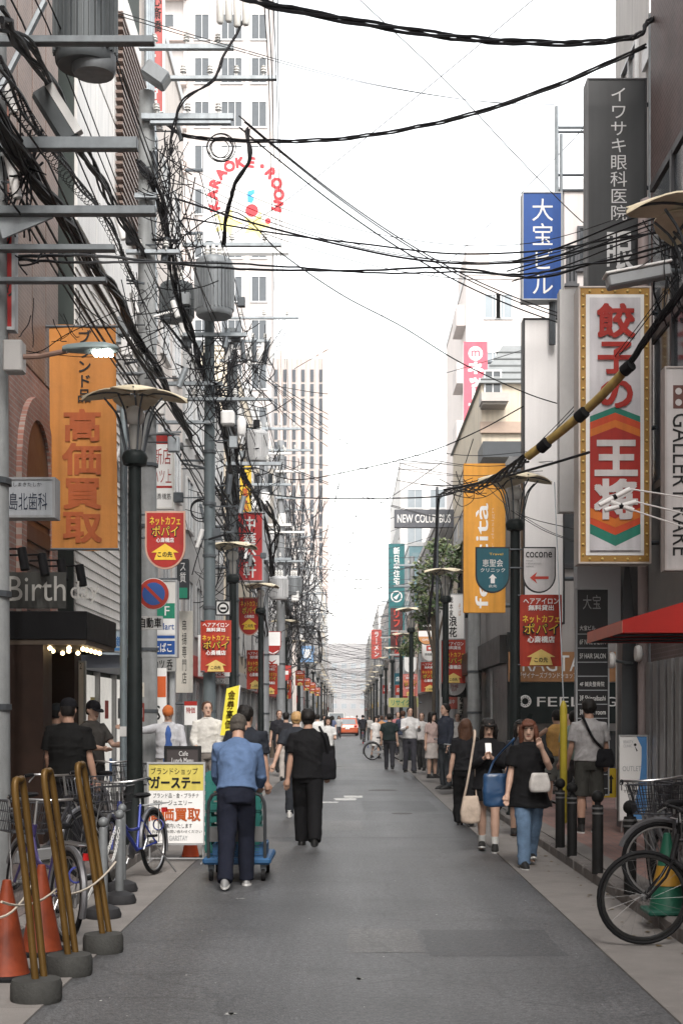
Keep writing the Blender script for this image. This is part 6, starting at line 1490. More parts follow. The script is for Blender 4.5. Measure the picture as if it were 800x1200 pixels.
# ================================================================ people
FUSE = []
def fused(name, mb, mt, parent, vox=.012, sm=3, wr=0.0, wf=14.0, vert=1.0):
    o = obj(name, mb, mt, parent); r_ = o.modifiers.new('fuse', 'REMESH'); r_.mode = 'VOXEL'; r_.voxel_size = vox; r_.adaptivity = 0
    if sm: s_ = o.modifiers.new('soft', 'SMOOTH'); s_.factor = .5; s_.iterations = sm
    FUSE.append((o, mt, wr, wf, vert)); return o
def finish_fused():
    dg = bpy.context.evaluated_depsgraph_get(); dg.update(); rs = np.random.RandomState(5)
    new = [(o, bpy.data.meshes.new_from_object(o.evaluated_get(dg))) for o, *_ in FUSE]
    for (o, me), (_, mt, wr, wf, vert) in zip(new, FUSE):
        o.modifiers.clear(); old = o.data; o.data = me; bpy.data.meshes.remove(old)
        me.materials.clear(); me.materials.append(mt)
        n = len(me.vertices)
        if wr > 0 and n:
            co = np.zeros(n*3, np.float32); me.vertices.foreach_get('co', co); co = co.reshape(-1,3)
            no = np.zeros(n*3, np.float32); me.vertex_normals.foreach_get('vector', no); no = no.reshape(-1,3)
            p = co*np.array([1,1,vert]); h = np.zeros(n)
            w = .25*np.stack([np.sin(p@rs.randn(3)*wf*.5+rs.rand()*6) for _ in range(3)], 1)/wf*4
            for k in range(6):
                d_ = rs.randn(3); d_ /= np.linalg.norm(d_); f = wf*(.6+.5*k)
                h += (1-np.abs(np.sin((p+w)@d_*f+rs.rand()*6)))*2/(1+.5*k)-.7/(1+.5*k)
            h = np.maximum(h, -.25)+.25
            co += no*(h*wr*.35)[:,None]
            me.vertices.foreach_set('co', co.reshape(-1))
        me.shade_smooth(); me.update()
    FUSE.clear()
def Fab(name, col, rough=.85, var=.26): return M(name, col, rough, 0, var, 8, .25, 220, spec=.06)
skins = [M('skin_a', (.42,.25,.18), .5, 0, .08, 9, spec=.4), M('skin_b', (.50,.32,.24), .5, 0, .08, 9, spec=.4)]
shoe_d = M('shoe_dark', (.02,.02,.02), .5); shoe_w = M('shoe_white', (.55,.54,.52), .55); sole_w = M('sole_white', (.6,.6,.58), .6); eye_m = M('eye_dark', (.02,.015,.012), .2); lip_m = M('lip', (.30,.11,.09), .5); sock_b = Fab('sock_black', (.015,.015,.015)); sock_w = Fab('sock_white', (.6,.6,.58))
hairm = {'black': M('hair_black', (.012,.010,.009), .45, 0, .3, 30, .4, 120, spec=.2), 'brown': M('hair_brown', (.075,.035,.02), .45, 0, .3, 30, .4, 120, spec=.2), 'grey': M('hair_grey', (.07,.06,.05), .7, 0, .3, 40, .4, 150), 'auburn': M('hair_auburn', (.13,.05,.03), .45, 0, .3, 30, .4, 120, spec=.2), 'blond': M('hair_blond', (.40,.24,.10), .5, 0, .3, 30)}
def ring(c, rx, ry, n=16, M_=None):
    out = []
    for k in range(n):
        a = 2*PI*k/n; v = Vector((c[0]+rx*math.cos(a), c[1]+ry*math.sin(a), c[2])); out.append(M_ @ v if M_ is not None else v)
    return out
def arm_pts(sh, side, pose, k):
    p, ab, fl, inw = pose
    def dv(pt, a): return Vector((side*math.sin(R(a)), -math.sin(R(pt))*math.cos(R(a)), -math.cos(R(pt))*math.cos(R(a))))
    el = sh+dv(p, ab)*.285*k; wr_ = el+dv(p+fl, ab-inw)*.25*k
    return el, wr_, (wr_-el).normalized()
def person(label, x, y, face=0, H=1.7, z=0.0, legs='stand', ph=1, lean=0.0, aL=(2,7,12,4), aR=(2,7,12,4), head=(0,0), top=('tee',(.02,.02,.02)), bot=('trousers',(.02,.02,.025)), hair=('short','black'), shoe=None, sock=None, skin=0, vox=.0095, loose=1.0, female=False, group=None, hem=.90, wide=1.0, extra=None, sit=None):
    k = H/1.7; o = thing('person', label, 'person', (x,y,z), R(face), group); sk = skins[skin]
    far = vox > .02
    # legs
    def leg(th, shn, side, out=2.0):
        kn = Vector((side*.085*k+side*math.sin(R(out))*.42*k, -math.sin(R(th))*.43*k, -math.cos(R(th))*.43*k)); an = kn+Vector((0, -math.sin(R(shn))*.41*k, -math.cos(R(shn))*.41*k)); return kn, an
    if legs == 'stand': LL, LR = leg(2,-1,1), leg(1,-2,-1)
    elif legs == 'walk': a, b = (20,4), (-14,-30); LL, LR = (leg(*a,1,0), leg(*b,-1,0)) if ph > 0 else (leg(*b,1,0), leg(*a,-1,0))
    elif legs == 'step': a, b = (12,3), (-8,-18); LL, LR = (leg(*a,1,0), leg(*b,-1,0)) if ph > 0 else (leg(*b,1,0), leg(*a,-1,0))
    elif legs == 'cycle': LL, LR = leg(62,-8,1), leg(30,-25,-1)
    low = min(LL[1].z, LR[1].z); hipz = -low+.085*k
    if sit: hipz = sit
    HP = Vector((0,0,hipz)); off = hipz-.915*k
    hipL, hipR = HP+Vector((.085*k,0,0)), HP+Vector((-.085*k,0,0))
    kL, kR = HP+LL[0], HP+LR[0]; nL, nR = HP+LL[1], HP+LR[1]
    MT = Matrix.Translation(HP) @ Matrix.Rotation(R(lean), 4, 'X') @ Matrix.Translation(-HP)
    def up(v): return MT @ Vector((v[0]*k, v[1]*k, v[2]*k+off))
    sw = .155 if female else .178
    shL, shR = up((sw,.0,1.375)), up((-sw,.0,1.375))
    eL, wL, dL = arm_pts(shL, 1, aL, k); eR, wR, dR = arm_pts(shR, -1, aR, k)
    b = MB(); cs = .90 if female else 1.0
    T_ = [(.80,.14,.10),(.92,.165,.115),(1.05,.135 if female else .15,.10),(1.2,.14*cs,.10),(1.33,.14*cs,.09),(1.41,.095*cs,.07),(1.455,.062,.058),(1.53,.053,.056)]
    rings = [[up((rx*math.cos(a), ry*math.sin(a), zz)) for a in [2*PI*i/16 for i in range(16)]] for zz, rx, ry in T_]
    b.loft(rings)
    # head
    hc = up((0,-.015,1.60)); HM = Matrix.Translation(hc) @ Matrix.Rotation(R(lean*.6), 4, 'X') @ Matrix.Rotation(R(head[0]), 4, 'Z') @ Matrix.Rotation(R(head[1]), 4, 'X')
    def hp(v): return HM @ (Vector(v)*k)
    hr = [(-.115,.030,.032,-.055),(-.10,.045,.05,-.042),(-.07,.058,.068,-.022),(-.03,.068,.083,-.008),(.01,.073,.092,0),(.05,.074,.093,.004),(.085,.062,.078,.008),(.108,.035,.045,.01)]
    b.loft([[hp((rx*math.cos(a), ry*math.sin(a)+dy, zz)) for a in [2*PI*i/16 for i in range(16)]] for zz, rx, ry, dy in hr])
    b.tube([hp((0,.01,-.04)), up((0,.005,1.47))], .055*k, 12)
    if not far:
        b.loft([[hp((w*math.cos(a), yy+dd*math.sin(a), zz)) for a in [2*PI*i/8 for i in range(8)]] for zz, w, dd, yy in ((-.045,.016,.014,-.088),(-.035,.019,.02,-.095),(-.01,.012,.016,-.092),(.02,.008,.012,-.086))])
        for s_ in (-1,1): b.ball(hp((s_*.076,.012,-.012)), (.012*k,.022*k,.032*k), 8, 6)
    def limb(p0, p1, p2, r0, r1, r2, r3, n=12):
        pts = [p0, p0.lerp(p1,.35), p1, p1.lerp(p2,.35), p2]; b.tube(pts, [r0*k, r0*k*.96, r1*k, r2*k, r3*k], n)
    limb(shL, eL, wL, .043,.037,.041,.026); limb(shR, eR, wR, .043,.037,.041,.026)
    limb(hipL, kL, nL, .088,.056,.060,.038); limb(hipR, kR, nR, .088,.056,.060,.038)
    for w_, d_, side in ((wL,dL,1),(wR,dR,-1)):
        sd = d_.cross(Vector((0,-1,0.2))); sd = sd.normalized() if sd.length > .1 else Vector((1,0,0)); pn = sd.cross(d_).normalized()
        b.tube([w_-d_*.01, w_+d_*.04*k, w_+d_*.085*k], [.026*k,.036*k,.034*k], 8)
        if far: b.tube([w_+d_*.08*k, w_+d_*.15*k+pn*.02], [.03*k,.018*k], 6)
        else:
            for f in range(4):
                u = (f-1.5)*.019*k; ln = (.062,.072,.068,.052)[f]*k; p0 = w_+d_*.08*k+sd*u
                b.tube([p0, p0+d_*ln*.5+pn*.004, p0+d_*ln+pn*.022*k], [.0095*k,.009*k,.0075*k], 6)
            p0 = w_+d_*.03*k+sd*.028*k*(-side); b.tube([p0, p0+d_*.03*k-sd*side*.015*k+pn*.012, p0+d_*.062*k-sd*side*.016*k+pn*.025], [.012*k,.011*k,.009*k], 6)
    for n_, s_ in ((nL,1),(nR,-1)): b.loft([ring((n_.x, n_.y+dy*k, n_.z-dz*k), w*k, l*k, 10) for dz, w, l, dy in ((-.02,.036,.04,0),(.03,.04,.06,-.02),(.06,.042,.10,-.05),(.075,.04,.11,-.055))])
    fused('body', b, sk, o, vox*.85, 2)
    if not far:
        for s_ in (-1,1):
            obj('eye', MB().ball(hp((s_*.030,-.083,.008)), (.013*k,.008*k,.006*k), 8, 5), eye_m, o, True); obj('eyebrow', MB().tube([hp((s_*.014,-.089,.026)), hp((s_*.03,-.089,.03)), hp((s_*.047,-.078,.026))], .004*k, 5), hairm['black'], o)
        obj('mouth', MB().tube([hp((-.02,-.086,-.066)), hp((0,-.092,-.065)), hp((.02,-.086,-.066))], .005*k, 5), lip_m, o)
    # upper garment
    kind, colr = top[0], top[1]; tm = Fab('cloth_%d_%d_%d' % tuple(int(c*1000) for c in colr), colr)
    if kind != 'none':
        g = MB(); e = .022*loose
        S_ = [(hem-.0,.175*cs+e,.125+e),(.98,.168*cs+e,.12+e),(1.08,.158*cs+e,.115+e),(1.2,.168*cs+e,.125+e),(1.32,.186*cs+e*.6,.122+e*.6),(1.39,.17*cs,.10),(1.435,.115,.082),(1.465,.068,.066)]
        if female: S_[0] = (hem,.18+e,.135+e)
        S_ = sorted(S_)
        if hem < .8: S_ = [(hem, .19*wide+e, .15*wide+e), (hem*.5+.46,.18*wide**.5+e,.135+e)]+[q for q in S_ if q[0] > .97]
        g.loft([[up((rx*math.cos(a), ry*math.sin(a), zz)) for a in [2*PI*i/20 for i in range(20)]] for zz, rx, ry in S_])
        fr = {'tee':.72,'tank':0,'long':1.9,'jacket':1.9}[kind]
        for sh, el, wr_ in ((shL,eL,wL),(shR,eR,wR)):
            if fr == 0: continue
            sh2 = sh+(up((0,0,1.34))-sh)*.3
            if fr < 1: g.tube([sh2, sh, sh.lerp(el,.35), sh.lerp(el,fr)], [.070*k,.066*k,.067*k*loose**.4,.067*k*loose**.5], 14)
            else: g.tube([sh2, sh, sh.lerp(el,.5), el, el.lerp(wr_,.5), el.lerp(wr_,fr-1)], [.072*k,.068*k,.063*k,.056*k,.050*k,.042*k], 14)
        fused('jacket' if kind == 'jacket' else 'shirt', g, tm, o, vox, 4, .017 if not far else 0, 12, 1.3)
        if kind in ('long','jacket') and not far:
            obj('collar', MB().torus(up((0,.0,1.455)), .072*k, .014*k, 'z', 18, 6), tm, o, True)
    # lower garment
    kind, colr = bot[0], bot[1]; bm_ = Fab('cloth_%d_%d_%d' % tuple(int(c*1000) for c in colr), colr)
    g = MB(); wf = bot[2] if len(bot) > 2 else 1.0
    if kind in ('trousers','shorts'):
        g.loft([[up((rx*math.cos(a), ry*math.sin(a), zz)) for a in [2*PI*i/18 for i in range(18)]] for zz, rx, ry in ((.80,.155,.115),(.86,.178,.13),(.95,.172,.125),(1.03,.155,.115))])
        for h_, kn, an in ((hipL,kL,nL),(hipR,kR,nR)):
            if kind == 'trousers': g.tube([h_, h_.lerp(kn,.45), kn, kn.lerp(an,.5), an+Vector((0,.008,-.035*k))], [.100*k,.094*k*wf**.5,.074*k*wf,.068*k*wf,.064*k*wf], 14)
            else: g.tube([h_, h_.lerp(kn,.5), kn+Vector((0,0,-.02))], [.102*k,.100*k,.098*k], 14)
        fused('trousers' if kind == 'trousers' else 'shorts', g, bm_, o, vox, 4, .017 if not far else 0, 11, .8)
        if not far and kind == 'trousers': obj('belt', MB().loft([[up(((.160+d_)*math.cos(a), (.120+d_)*math.sin(a), zz)) for a in [2*PI*i/18 for i in range(18)]] for zz, d_ in ((1.0,.012),(1.035,.012))]), shoe_d, o, True)
    elif kind == 'skirt':
        zl = bot[2]; mid = (kL+kR)/2
        g.loft([[up((rx*math.cos(a), ry*math.sin(a), zz)) for a in [2*PI*i/20 for i in range(20)]] for zz, rx, ry in ((zl,.20*wide,.18*wide),(.8,.185,.15),(.92,.178,.135),(1.04,.145,.11))])
        fused('skirt', g, bm_, o, vox, 3, .012 if not far else 0, 10, .35)
    # shoes, socks
    sm_ = shoe or shoe_d
    for n_, sg, th in ((nL,1,(nL-kL)),(nR,-1,(nR-kR))):
        t = math.atan2(th.y, -th.z); RM = Matrix.Translation(n_) @ Matrix.Rotation(R(8)*sg*0, 4, 'Z') @ Matrix.Rotation(-max(-.1,t)*.55 if t > .1 else 0, 4, 'X')
        m = MB(); m.loft([[RM @ Vector((q.x, q.y, q.z)) for q in ring((0, dy*k, zz*k), w*k, l*k, 14)] for zz, w, l, dy in ((-.083,.044,.135,-.052),(-.06,.048,.138,-.052),(-.035,.046,.118,-.04),(-.005,.042,.07,-.005),(.025,.042,.055,.005))])
        sh_ = obj('shoe', m, sm_, o, True)
        if not far:
            m = MB(); m.loft([[RM @ Vector((q.x, q.y, q.z)) for q in ring((0, -.052*k, zz*k), .051*k, .142*k, 14)] for zz in (-.086,-.066)]); obj('sole', m, sole_w if sm_ is not shoe_d or sock else shoe_d, sh_, True)
        if sock is not None: obj('sock', MB().tube([n_+Vector((0,0,-.01)), n_.lerp((kL if sg > 0 else kR),.28)], [.044*k,.052*k], 12), sock, o, True)
    # hair and hats
    hk, hcol = hair; hm_ = hairm.get(hcol) if isinstance(hcol, str) else Fab('hat_%d' % int(sum(hcol)*1000), hcol); g = MB()
    def dome(r0, cut, back=.012, zlow=-.02, down=0.0):
        rr = []
        for zz, f in ((.118,.30),(.108,.55),(.085,.80),(.05,.96),(.01,1.0),(zlow,.97)):
            rr.append([hp((.083*r0*f*math.cos(a), .105*r0*f*math.sin(a)+back+ (max(0,-math.sin(a))*cut*(1-(zz+.02)/.14)), zz*(1.0)+ (.0))) for a in [2*PI*i/18 for i in range(18)]])
        g.loft(rr[::-1])
    if hk in ('short','bald'):
        if hk == 'short': dome(1.08, .055); g.loft([[hp((.074*f*math.cos(a), .03+.068*f*math.sin(a), zz)) for a in [2*PI*i/14 for i in range(14)]] for zz, f in ((-.075,.75),(-.04,1.0),(.02,1.1))])
        else: dome(.985, .06, .012, .0); g.loft([[hp((.072*f*math.cos(a), .03+.066*f*math.sin(a), zz)) for a in [2*PI*i/14 for i in range(14)]] for zz, f in ((-.06,.85),(-.03,1.0),(.02,1.05))])
        fused('hair', g, hm_, o, vox*.9, 5, .012 if not far else 0, 34, .35)
    elif hk in ('long','bob','pony'):
        dome(1.12, .05); L_ = {'long':-.40,'bob':-.15,'pony':-.09}[hk]
        g.loft([[hp((w*math.cos(a), yy+d_*math.sin(a), zz)) for a in [2*PI*i/16 for i in range(16)]] for zz, w, d_, yy in ((L_,.085,.035,.075),(L_*.6-.02,.10,.055,.06),(-.05,.098,.075,.04),(.03,.092,.085,.025))])
        for s_ in (-1,1): g.tube([hp((s_*.072,-.03,.05)), hp((s_*.088,-.035,-.03)), hp((s_*.092,-.03,max(L_,-.30))), ], [.028*k,.032*k,.018*k], 8)
        if hk != 'pony': g.tube([hp((-.06,-.085,.075)), hp((0,-.102,.065)), hp((.06,-.085,.075))], .02*k, 8)
        else: g.tube([hp((0,.1,.03)), hp((0,.15,-.03)), hp((0,.13,-.2))], [.03*k,.035*k,.015*k], 8)
        fused('hair', g, hm_, o, vox*.9, 1, .018 if not far else 0, 30, .2)
    elif hk in ('cap','headband'):
        if hk == 'cap':
            m = MB(); rr = []
            for zz, f in ((.03,1.0),(.06,.99),(.09,.86),(.115,.62),(.128,.25)): rr.append([hp((.089*f*math.cos(a), .106*f*math.sin(a)+.006, zz)) for a in [2*PI*i/18 for i in range(18)]])
            m.loft(rr); c_ = obj('cap', m, hm_, o, True)
            m = MB(); v = [hp((.085*math.cos(a)*1.0, -.07-.10*math.sin(a), .035-.02*math.sin(a))) for a in [PI*i/10 for i in range(11)]]; n = len(v); dn = HM.to_3x3() @ Vector((0,0,-.008)); m.add(v+[q+dn for q in v], [tuple(range(n))[::-1], tuple(range(n,2*n))]+[(i,i+1,i+1+n,i+n) for i in range(n-1)]); obj('visor', m, hm_, c_)
            g.loft([[hp((.078*f*math.cos(a), .028+.075*f*math.sin(a), zz)) for a in [2*PI*i/14 for i in range(14)]] for zz, f in ((-.07,.8),(-.03,1.0),(.035,1.1))]); fused('hair', g, hairm['black'], o, vox*.9, 1)
        else:
            m = MB(); rr = []
            for zz, f in ((.02,1.0),(.06,1.02),(.09,.86),(.12,.55),(.125,.2)): rr.append([hp((.086*f*math.cos(a), .104*f*math.sin(a)+.006, zz)) for a in [2*PI*i/18 for i in range(18)]])
            m.loft(rr); obj('head_scarf', m, hm_, o, True)
    o['_'] = 0; del o['_']
    return dict(o=o, up=up, hp=hp, wL=wL, wR=wR, shL=shL, shR=shR, eL=eL, eR=eR, dL=dL, dR=dR, HP=HP)
def wpt(p, v):
    o = p['o']; return Matrix.Translation(o.location) @ Matrix.Rotation(o.rotation_euler.z, 4, 'Z') @ Vector(v)
def bag(name, label, pos, w, d_, h, mt, strap=None, rotz=0, taper=.8, soft=.012, sr=.012, strapm=None, flap=None):
    o = thing(name, label, 'bag', pos, rotz); m = MB()
    m.loft([[(w/2*f*(abs(math.cos(a))**.5)*(1 if math.cos(a) > 0 else -1), d_/2*f2*(abs(math.sin(a))**.6)*(1 if math.sin(a) > 0 else -1), zz) for a in [2*PI*i/20 for i in range(20)]] for zz, f, f2 in ((0,.86,.8),(.03,1,1),(h*.5,1.0,1.05),(h*.9,taper,.7),(h,taper*.96,.45))])
    fused('bag_body', m, mt, o, .012, 3, soft, 11)
    if strap:
        for s_ in strap: obj('strap', MB().tube(spline([Vector(q)-Vector(pos) for q in s_], 5), sr, 6), strapm or mt, o, True)
    if flap: obj('flap', MB().box(-w*.44,w*.44,-d_*.58,-d_*.45,h*.45,h*.92, b=.01), flap, o)
    return o
def feet(px, py, z=0.0): Y = GY(py, z); return P(px,0,Y).x, Y
LD = (-4,6,6,2)
# man in blue with the trolley
x, y = feet(277,1040)
p = person('man in blue shirt and navy trousers leaning forward to push the trolley', x, y, 180, 1.70, legs='walk', ph=-1, lean=19, aL=(24,8,34,14), aR=(24,8,34,14), head=(0,16), top=('long',(.10,.155,.27)), bot=('trousers',(.014,.016,.026),1.12), hair=('bald','grey'), shoe=M('shoe_grey', (.3,.3,.3), .6), hem=.95)
x, y = P(288,0,16.6).x, 16.6
person('man in charcoal tee walking just past the trolley', x, y, 172, 1.78, legs='walk', ph=1, top=('tee',(.022,.025,.032)), bot=('trousers',(.03,.035,.05)), hair=('short','black'), head=(-20,5), skin=0, aL=(-6,14,14,0))
x, y = feet(361,992)
p = person('man all in black walking away down the middle of the road', x, y, 180, 1.74, legs='walk', ph=1, aL=(-2,8,10,0), aR=(6,10,30,10), top=('tee',(.012,.012,.013)), bot=('trousers',(.010,.010,.011),1.25), hair=('short','black'), head=(0,4), hem=.86, loose=1.4)
q = wpt(p, p['up']((-.24,.02,1.0))); sh = wpt(p, p['up']((-.14,.0,1.47)))
bag('shoulder_bag', 'black bag slung at the right side of the man in black', q-Vector((0,0,.16)), .22, .14, .36, Fab('bag_black', (.012,.012,.014)), [[q+Vector((.0,-.05,.18)), q+Vector((-.02,-.1,.34)), sh+Vector((0,-.03,.02)), q+Vector((-.03,.1,.34)), q+Vector((0,.06,.18))]], sr=.016)
x, y = feet(347,958)
person('walker in dark clothes half hidden by the man in black', x, y, 178, 1.72, legs='walk', ph=-1, aR=(-16,14,12,0), aL=(-18,18,10,0), top=('tee',(.03,.033,.04)), bot=('trousers',(.02,.022,.026)), hair=('short','blond'), shoe=shoe_w, skin=1)
x, y = feet(384,913)
person('woman in white tee and long black trousers coming up the road', x, y, 8, 1.62, legs='step', female=True, aL=(20,8,70,20), aR=(20,8,70,20), top=('tee',(.55,.55,.54)), bot=('trousers',(.015,.015,.016),1.5), hair=('bob','black'), skin=1, vox=.016)
# the two women on the right
x, y = feet(572,998)
p = person('woman in short black dress looking at her phone', x, y, -6, 1.60, legs='step', ph=1, female=True, aL=(22,6,100,42), aR=(22,6,100,42), head=(8,24), top=('long',(.016,.016,.018)), bot=('skirt',(.012,.012,.013),.66), hair=('long','black'), shoe=shoe_d, sock=sock_w, skin=1, hem=.80, wide=.95, loose=1.4)
ph_ = (wpt(p,p['wL'])+wpt(p,p['wR']))/2+Vector((0,-.05,.08)); t = thing('phone', 'white phone held by the woman in the black dress', 'phone', ph_); obj('case', MB().box(-.037,.037,-.006,.004,-.03,.115, b=.005, mat=Matrix.Rotation(R(-35),4,'X')), wht, t); obj('screen', MB().box(-.033,.033,.0045,.006,-.025,.11, mat=Matrix.Rotation(R(-35),4,'X')), gl_d, t)
s0 = wpt(p, p['up']((-.16,0,1.46)))
b_ = P(551,965,y-.1); bag('tote_bag', 'cream canvas tote hanging from the woman with the phone', (b_.x,b_.y,b_.z), .24, .13, .33, Fab('tote_cream', (.52,.42,.34)), [[b_+Vector((-.08,0,.3)), b_+Vector((-.03,-.04,.55)), s0+Vector((-.02,-.07,.02)), s0+Vector((-.02,.05,.02)), b_+Vector((.08,.02,.3))]], sr=.014)
x, y = feet(619,1017)
p = person('woman in loose black tee and jeans holding a hand to her face', x, y, 4, 1.61, legs='walk', ph=-1, female=True, aL=(42,10,122,34), aR=(8,12,12,0), head=(-12,8), top=('tee',(.013,.013,.014)), bot=('trousers',(.13,.20,.30),1.1), hair=('bob','auburn'), shoe=shoe_d, sock=sock_w, skin=1, hem=.72, wide=1.15, loose=1.8)
b_ = P(580,943,y+.25); s0 = wpt(p, p['up']((-.17,0,1.46)))
bag('shopping_bag', 'shiny blue shopping bag between the two women', (b_.x,b_.y,b_.z-.02), .27, .11, .36, M('bag_blue', (.022,.065,.15), .3, 0, .3, 4), [[b_+Vector((-.08,0,.32)), b_+Vector((0,0,.5)), s0+Vector((-.03,-.05,.0)), s0+Vector((0,.06,0)), b_+Vector((.12,.02,.32))]], sr=.012, taper=1.0)
b_ = P(632,928,y-.25); e0 = wpt(p, p['eL'])
bag('hand_bag', 'white handbag with black edges on the woman in jeans', (b_.x,b_.y,b_.z), .23, .10, .20, Fab('bag_white', (.6,.57,.54)), [[b_+Vector((-.07,0,.18)), e0+Vector((0,-.07,-.06)), e0+Vector((0,.06,-.06)), b_+Vector((.07,.02,.18))]], sr=.010, strapm=blk, rotz=.15)
x, y = feet(612,983)
person('bare-legged walker hidden behind the woman in jeans', x, y+.2, 0, 1.58, legs='step', female=True, top=('tee',(.04,.04,.045)), bot=('shorts',(.03,.03,.03)), hair=('long','black'), skin=1)
x, y = feet(545,968)
person('woman in black with brown hair walking away on the right', x, y, 176, 1.60, legs='walk', ph=1, female=True, top=('tee',(.018,.018,.02)), bot=('trousers',(.014,.014,.015),1.5), hair=('long','brown'), shoe=shoe_d, skin=1, aL=(-5,9,12,0))
# man in grey tee
x, y = feet(690,976, KZ)
p = person('man in pale grey tee and dark shorts standing with his back turned', x, y, 186, 1.73, KZ-.006, legs='stand', aL=(6,10,25,6), aR=(10,12,20,4), top=('tee',(.34,.33,.33)), bot=('shorts',(.05,.05,.045)), hair=('short','black'), sock=sock_b, head=(8,6), hem=.92, loose=1.2)
q = wpt(p, p['up']((-.17,.10,.86))); a = wpt(p, p['up']((.10,.08,1.44))); c = wpt(p, p['up']((.0,.165,1.22)))
bag('shoulder_bag', 'black crossbody bag on the man in grey', q-Vector((0,.02,.02)), .26, .10, .24, Fab('bag_black', (.012,.012,.014)), [[a+Vector((0,.05,.03)), a+Vector((0,-.05,.02)), c+Vector((0,-.02,0)), q+Vector((-.02,-.02,.22))]], sr=.016)
x, y = P(652,0,24).x, 24.0
person('person in orange vest with raised arms in the side street', x, y, 200, 1.62, KZ-.006, legs='step', top=('tank',(.62,.36,.12)), bot=('shorts',(.25,.27,.25)), hair=('short','black'), aL=(40,40,110,40), aR=(60,35,110,30), skin=1)
x, y = P(672,0,22.6).x, 22.6
person('person in pale green shirt beyond the man in grey', x, y, 190, 1.6, KZ-.006, legs='step', top=('tee',(.30,.38,.33)), bot=('trousers',(.1,.1,.1)), hair=('short','black'), vox=.016)
# left pavement
x, y = P(80,0,14.9).x, 14.9
person('man in black shirt and black cap seen from behind on the left pavement', x, y, 176, 1.69, KZ-.006, legs='stand', aL=(4,9,28,10), aR=(2,10,14,2), top=('tee',(.012,.012,.012)), bot=('trousers',(.012,.012,.014),1.2), hair=('cap',(.012,.012,.014)), head=(0,4), hem=.84, loose=1.9)
x, y = P(66,0,17.9).x, 17.9
person('older man in dark cap facing away by the entrance', x, y, 100, 1.66, KZ-.006, top=('tee',(.10,.09,.08)), bot=('trousers',(.05,.05,.05)), hair=('cap',(.03,.035,.04)), head=(30,6))
x, y = P(108,0,18.3).x, 18.3
person('man in black cap turning with one hand held out', x, y, 62, 1.70, KZ-.006, top=('tee',(.07,.065,.06)), bot=('trousers',(.03,.03,.03)), hair=('cap',(.015,.015,.018)), aL=(35,10,60,8), aR=(30,10,55,0), head=(-10,14), skin=1)
x, y = P(197,0,21.6).x, 21.6
p = person('man with orange headscarf and pale open shirt reaching up to a poster', x, y, 8, 1.66, KZ-.006, top=('long',(.52,.52,.54)), bot=('trousers',(.35,.33,.30)), hair=('headband',(.55,.16,.05)), aR=(70,62,55,-10), aL=(10,12,40,10), head=(-10,38), skin=1)
g = MB(); U = p['up']; g.loft([[U((w*math.cos(a_), d_*math.sin(a_)-.03, zz)) for a_ in [2*PI*i/14 for i in range(14)]] for zz, w, d_ in ((.70,.10,.15),(1.0,.10,.145),(1.3,.085,.13),(1.42,.05,.07))]); fused('apron', g, Fab('apron_blue', (.06,.12,.33)), p['o'], .014, 2)
x, y = P(243,0,23.3).x, 23.3
person('man in white shirt facing the camera by the yellow flag', x, y, 4, 1.74, KZ-.006, top=('long',(.58,.56,.52)), bot=('trousers',(.20,.18,.16)), hair=('short','brown'), head=(12,0), aL=(14,8,50,20), aR=(14,8,50,20), skin=1)
# right kerb group
def far(label, px, py, face, H, top, bot, hair, legs='walk', ph=1, z=0.0, fem=False, aL=(4,8,14,4), aR=(-6,8,10,2), vox=.022, shoe=None, **k):
    x, y = feet(px, py, z); return person(label, x, y, face, H, z, legs, ph, 0, aL, aR, (0,0), top, bot, hair, shoe, None, 1, vox, female=fem, **k)
far('man in dark jacket turned sideways by the right bicycles', 522, 925, -60, 1.76, ('jacket',(.035,.04,.055)), ('trousers',(.04,.045,.05)), ('short','black'), 'stand', z=KZ, vox=.016)
far('woman in dusty pink top with long dark hair on the right kerb', 506, 912, 40, 1.6, ('tee',(.48,.36,.33)), ('skirt',(.5,.45,.42),.5), ('long','black'), 'stand', z=KZ, fem=True, vox=.016)
far('man in white shirt crossing his arms on the right kerb', 480, 906, 10, 1.74, ('long',(.62,.61,.6)), ('trousers',(.05,.05,.06)), ('short','black'), 'step', z=KZ, aL=(25,8,80,20), aR=(25,8,80,20), vox=.016)
far('man with black backpack walking away on the right', 456, 902, 180, 1.72, ('tee',(.02,.03,.03)), ('trousers',(.03,.03,.035)), ('short','black'), vox=.018, loose=1.8)
far('woman in white with a bicycle at the right', 440, 889, 30, 1.62, ('tee',(.68,.66,.64)), ('skirt',(.66,.64,.62),.5), ('bob','black'), 'step', fem=True)
bike_at('bicycle wheeled by the woman in white', ('black',(.02,.02,.02)), feet(436,891)[0], feet(436,891)[1], 0, 10, 0)
far('person in orange top walking beside the woman in white', 447, 884, 180, 1.66, ('tee',(.55,.27,.12)), ('trousers',(.3,.28,.26)), ('short','brown'))
xx, yy = feet(425,872); bike_at('bicycle ridden by the distant cyclist', ('black',(.02,.02,.02)), xx, yy, 0, 88, 0)
person('cyclist in black riding away down the street', xx, yy+.25, 180, 1.7, 0.0, 'cycle', 1, 14, (35,6,30,4), (35,6,30,4), (0,0), ('tee',(.02,.02,.025)), ('trousers',(.03,.03,.03)), ('short','black'), None, None, 0, .024, sit=.93)
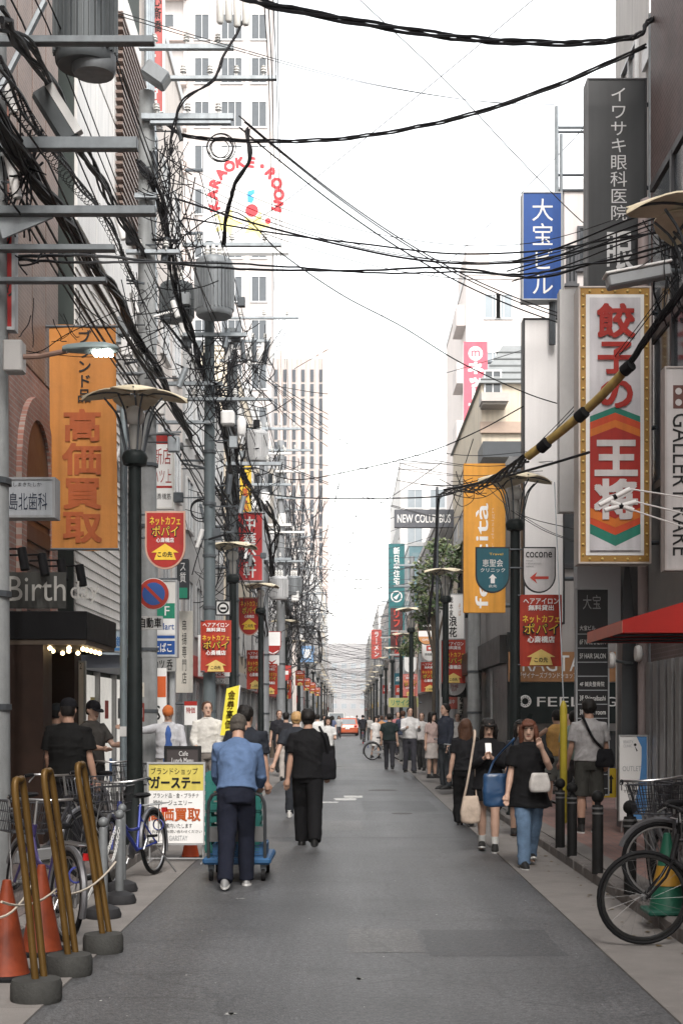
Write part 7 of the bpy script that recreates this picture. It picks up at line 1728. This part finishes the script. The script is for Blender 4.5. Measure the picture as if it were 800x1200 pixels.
crowd = [(372,897,180,1.7,(.6,.6,.58),(.03,.03,.03)),(364,890,0,1.62,(.62,.6,.58),(.12,.12,.14)),(335,915,180,1.6,(.03,.03,.035),(.4,.36,.33)),(327,905,0,1.68,(.025,.025,.03),(.03,.03,.03)),(380,880,0,1.7,(.6,.58,.56),(.3,.3,.3)),(389,873,180,1.66,(.10,.12,.2),(.05,.05,.05)),(356,884,0,1.65,(.3,.3,.3),(.04,.04,.05)),(345,892,180,1.7,(.55,.52,.5),(.04,.04,.05)),(466,885,0,1.68,(.5,.2,.2),(.04,.04,.05)),(472,893,180,1.7,(.05,.06,.09),(.2,.2,.2)),(494,903,0,1.6,(.65,.62,.6),(.05,.05,.05)),(433,868,0,1.6,(.6,.58,.55),(.1,.1,.1)),(443,872,180,1.7,(.08,.08,.1),(.05,.05,.06)),(397,866,0,1.65,(.5,.5,.5),(.06,.06,.07)),(418,862,180,1.7,(.1,.1,.12),(.06,.06,.07)),(452,876,0,1.68,(.2,.25,.35),(.05,.05,.06)),(536,905,0,1.6,(.6,.58,.56),(.5,.48,.46))]
tn = {0:'white',1:'black'}
names = ['white-topped walker ahead of the woman in white tee','walker in white top facing up the street on the left','woman in dark top and light skirt at the left kerb','dark-clad walker by the left lamp','white-topped walker left of the taxi','navy-topped walker near the van','grey-topped walker among the left crowd','pale-topped walker going away on the left','red-topped walker by the right lamps','navy-topped walker by the right lamps','white-topped walker behind the black and orange shield','tiny white-topped walker right of the taxi','tiny dark walker right of the taxi','tiny grey walker left of the taxi','tiny dark walker beyond the taxi','tiny blue-topped walker on the right','white-clad figure behind the right kerb bicycles']
for i, (px, py, fc, H, tc, bc) in enumerate(crowd):
    z = KZ if (px < 340 or px > 460) else 0.0
    far(names[i], px, py, fc+rnd.uniform(-20,20), H, ('tee',tc), ('trousers',bc), (rnd.choice(('short','bob','short')), rnd.choice(('black','black','brown'))), rnd.choice(('walk','step')), rnd.choice((-1,1)), z, vox=.024 if py < 890 else .02, group='far pedestrians')
finish_fused()
# ================================================================ haze
hz = bpy.data.materials.new('haze_air'); hz.use_nodes = True; nt = hz.node_tree
nt.nodes.remove(nt.nodes['Principled BSDF']); pv_ = nt.nodes.new('ShaderNodeVolumePrincipled')
pv_.inputs['Color'].default_value = (1,.99,.98,1); pv_.inputs['Density'].default_value = .00035; pv_.inputs['Anisotropy'].default_value = .2
nt.links.new(pv_.outputs[0], nt.nodes['Material Output'].inputs['Volume'])
o = obj('haze', MB().box(-60,60,-20,540,-1.1,85), hz); o['kind'] = 'stuff'; o['label'] = 'pale haze filling the air of the street'; o['category'] = 'haze'
sc.cycles.volume_bounces = 1; sc.cycles.volume_step_rate = 4
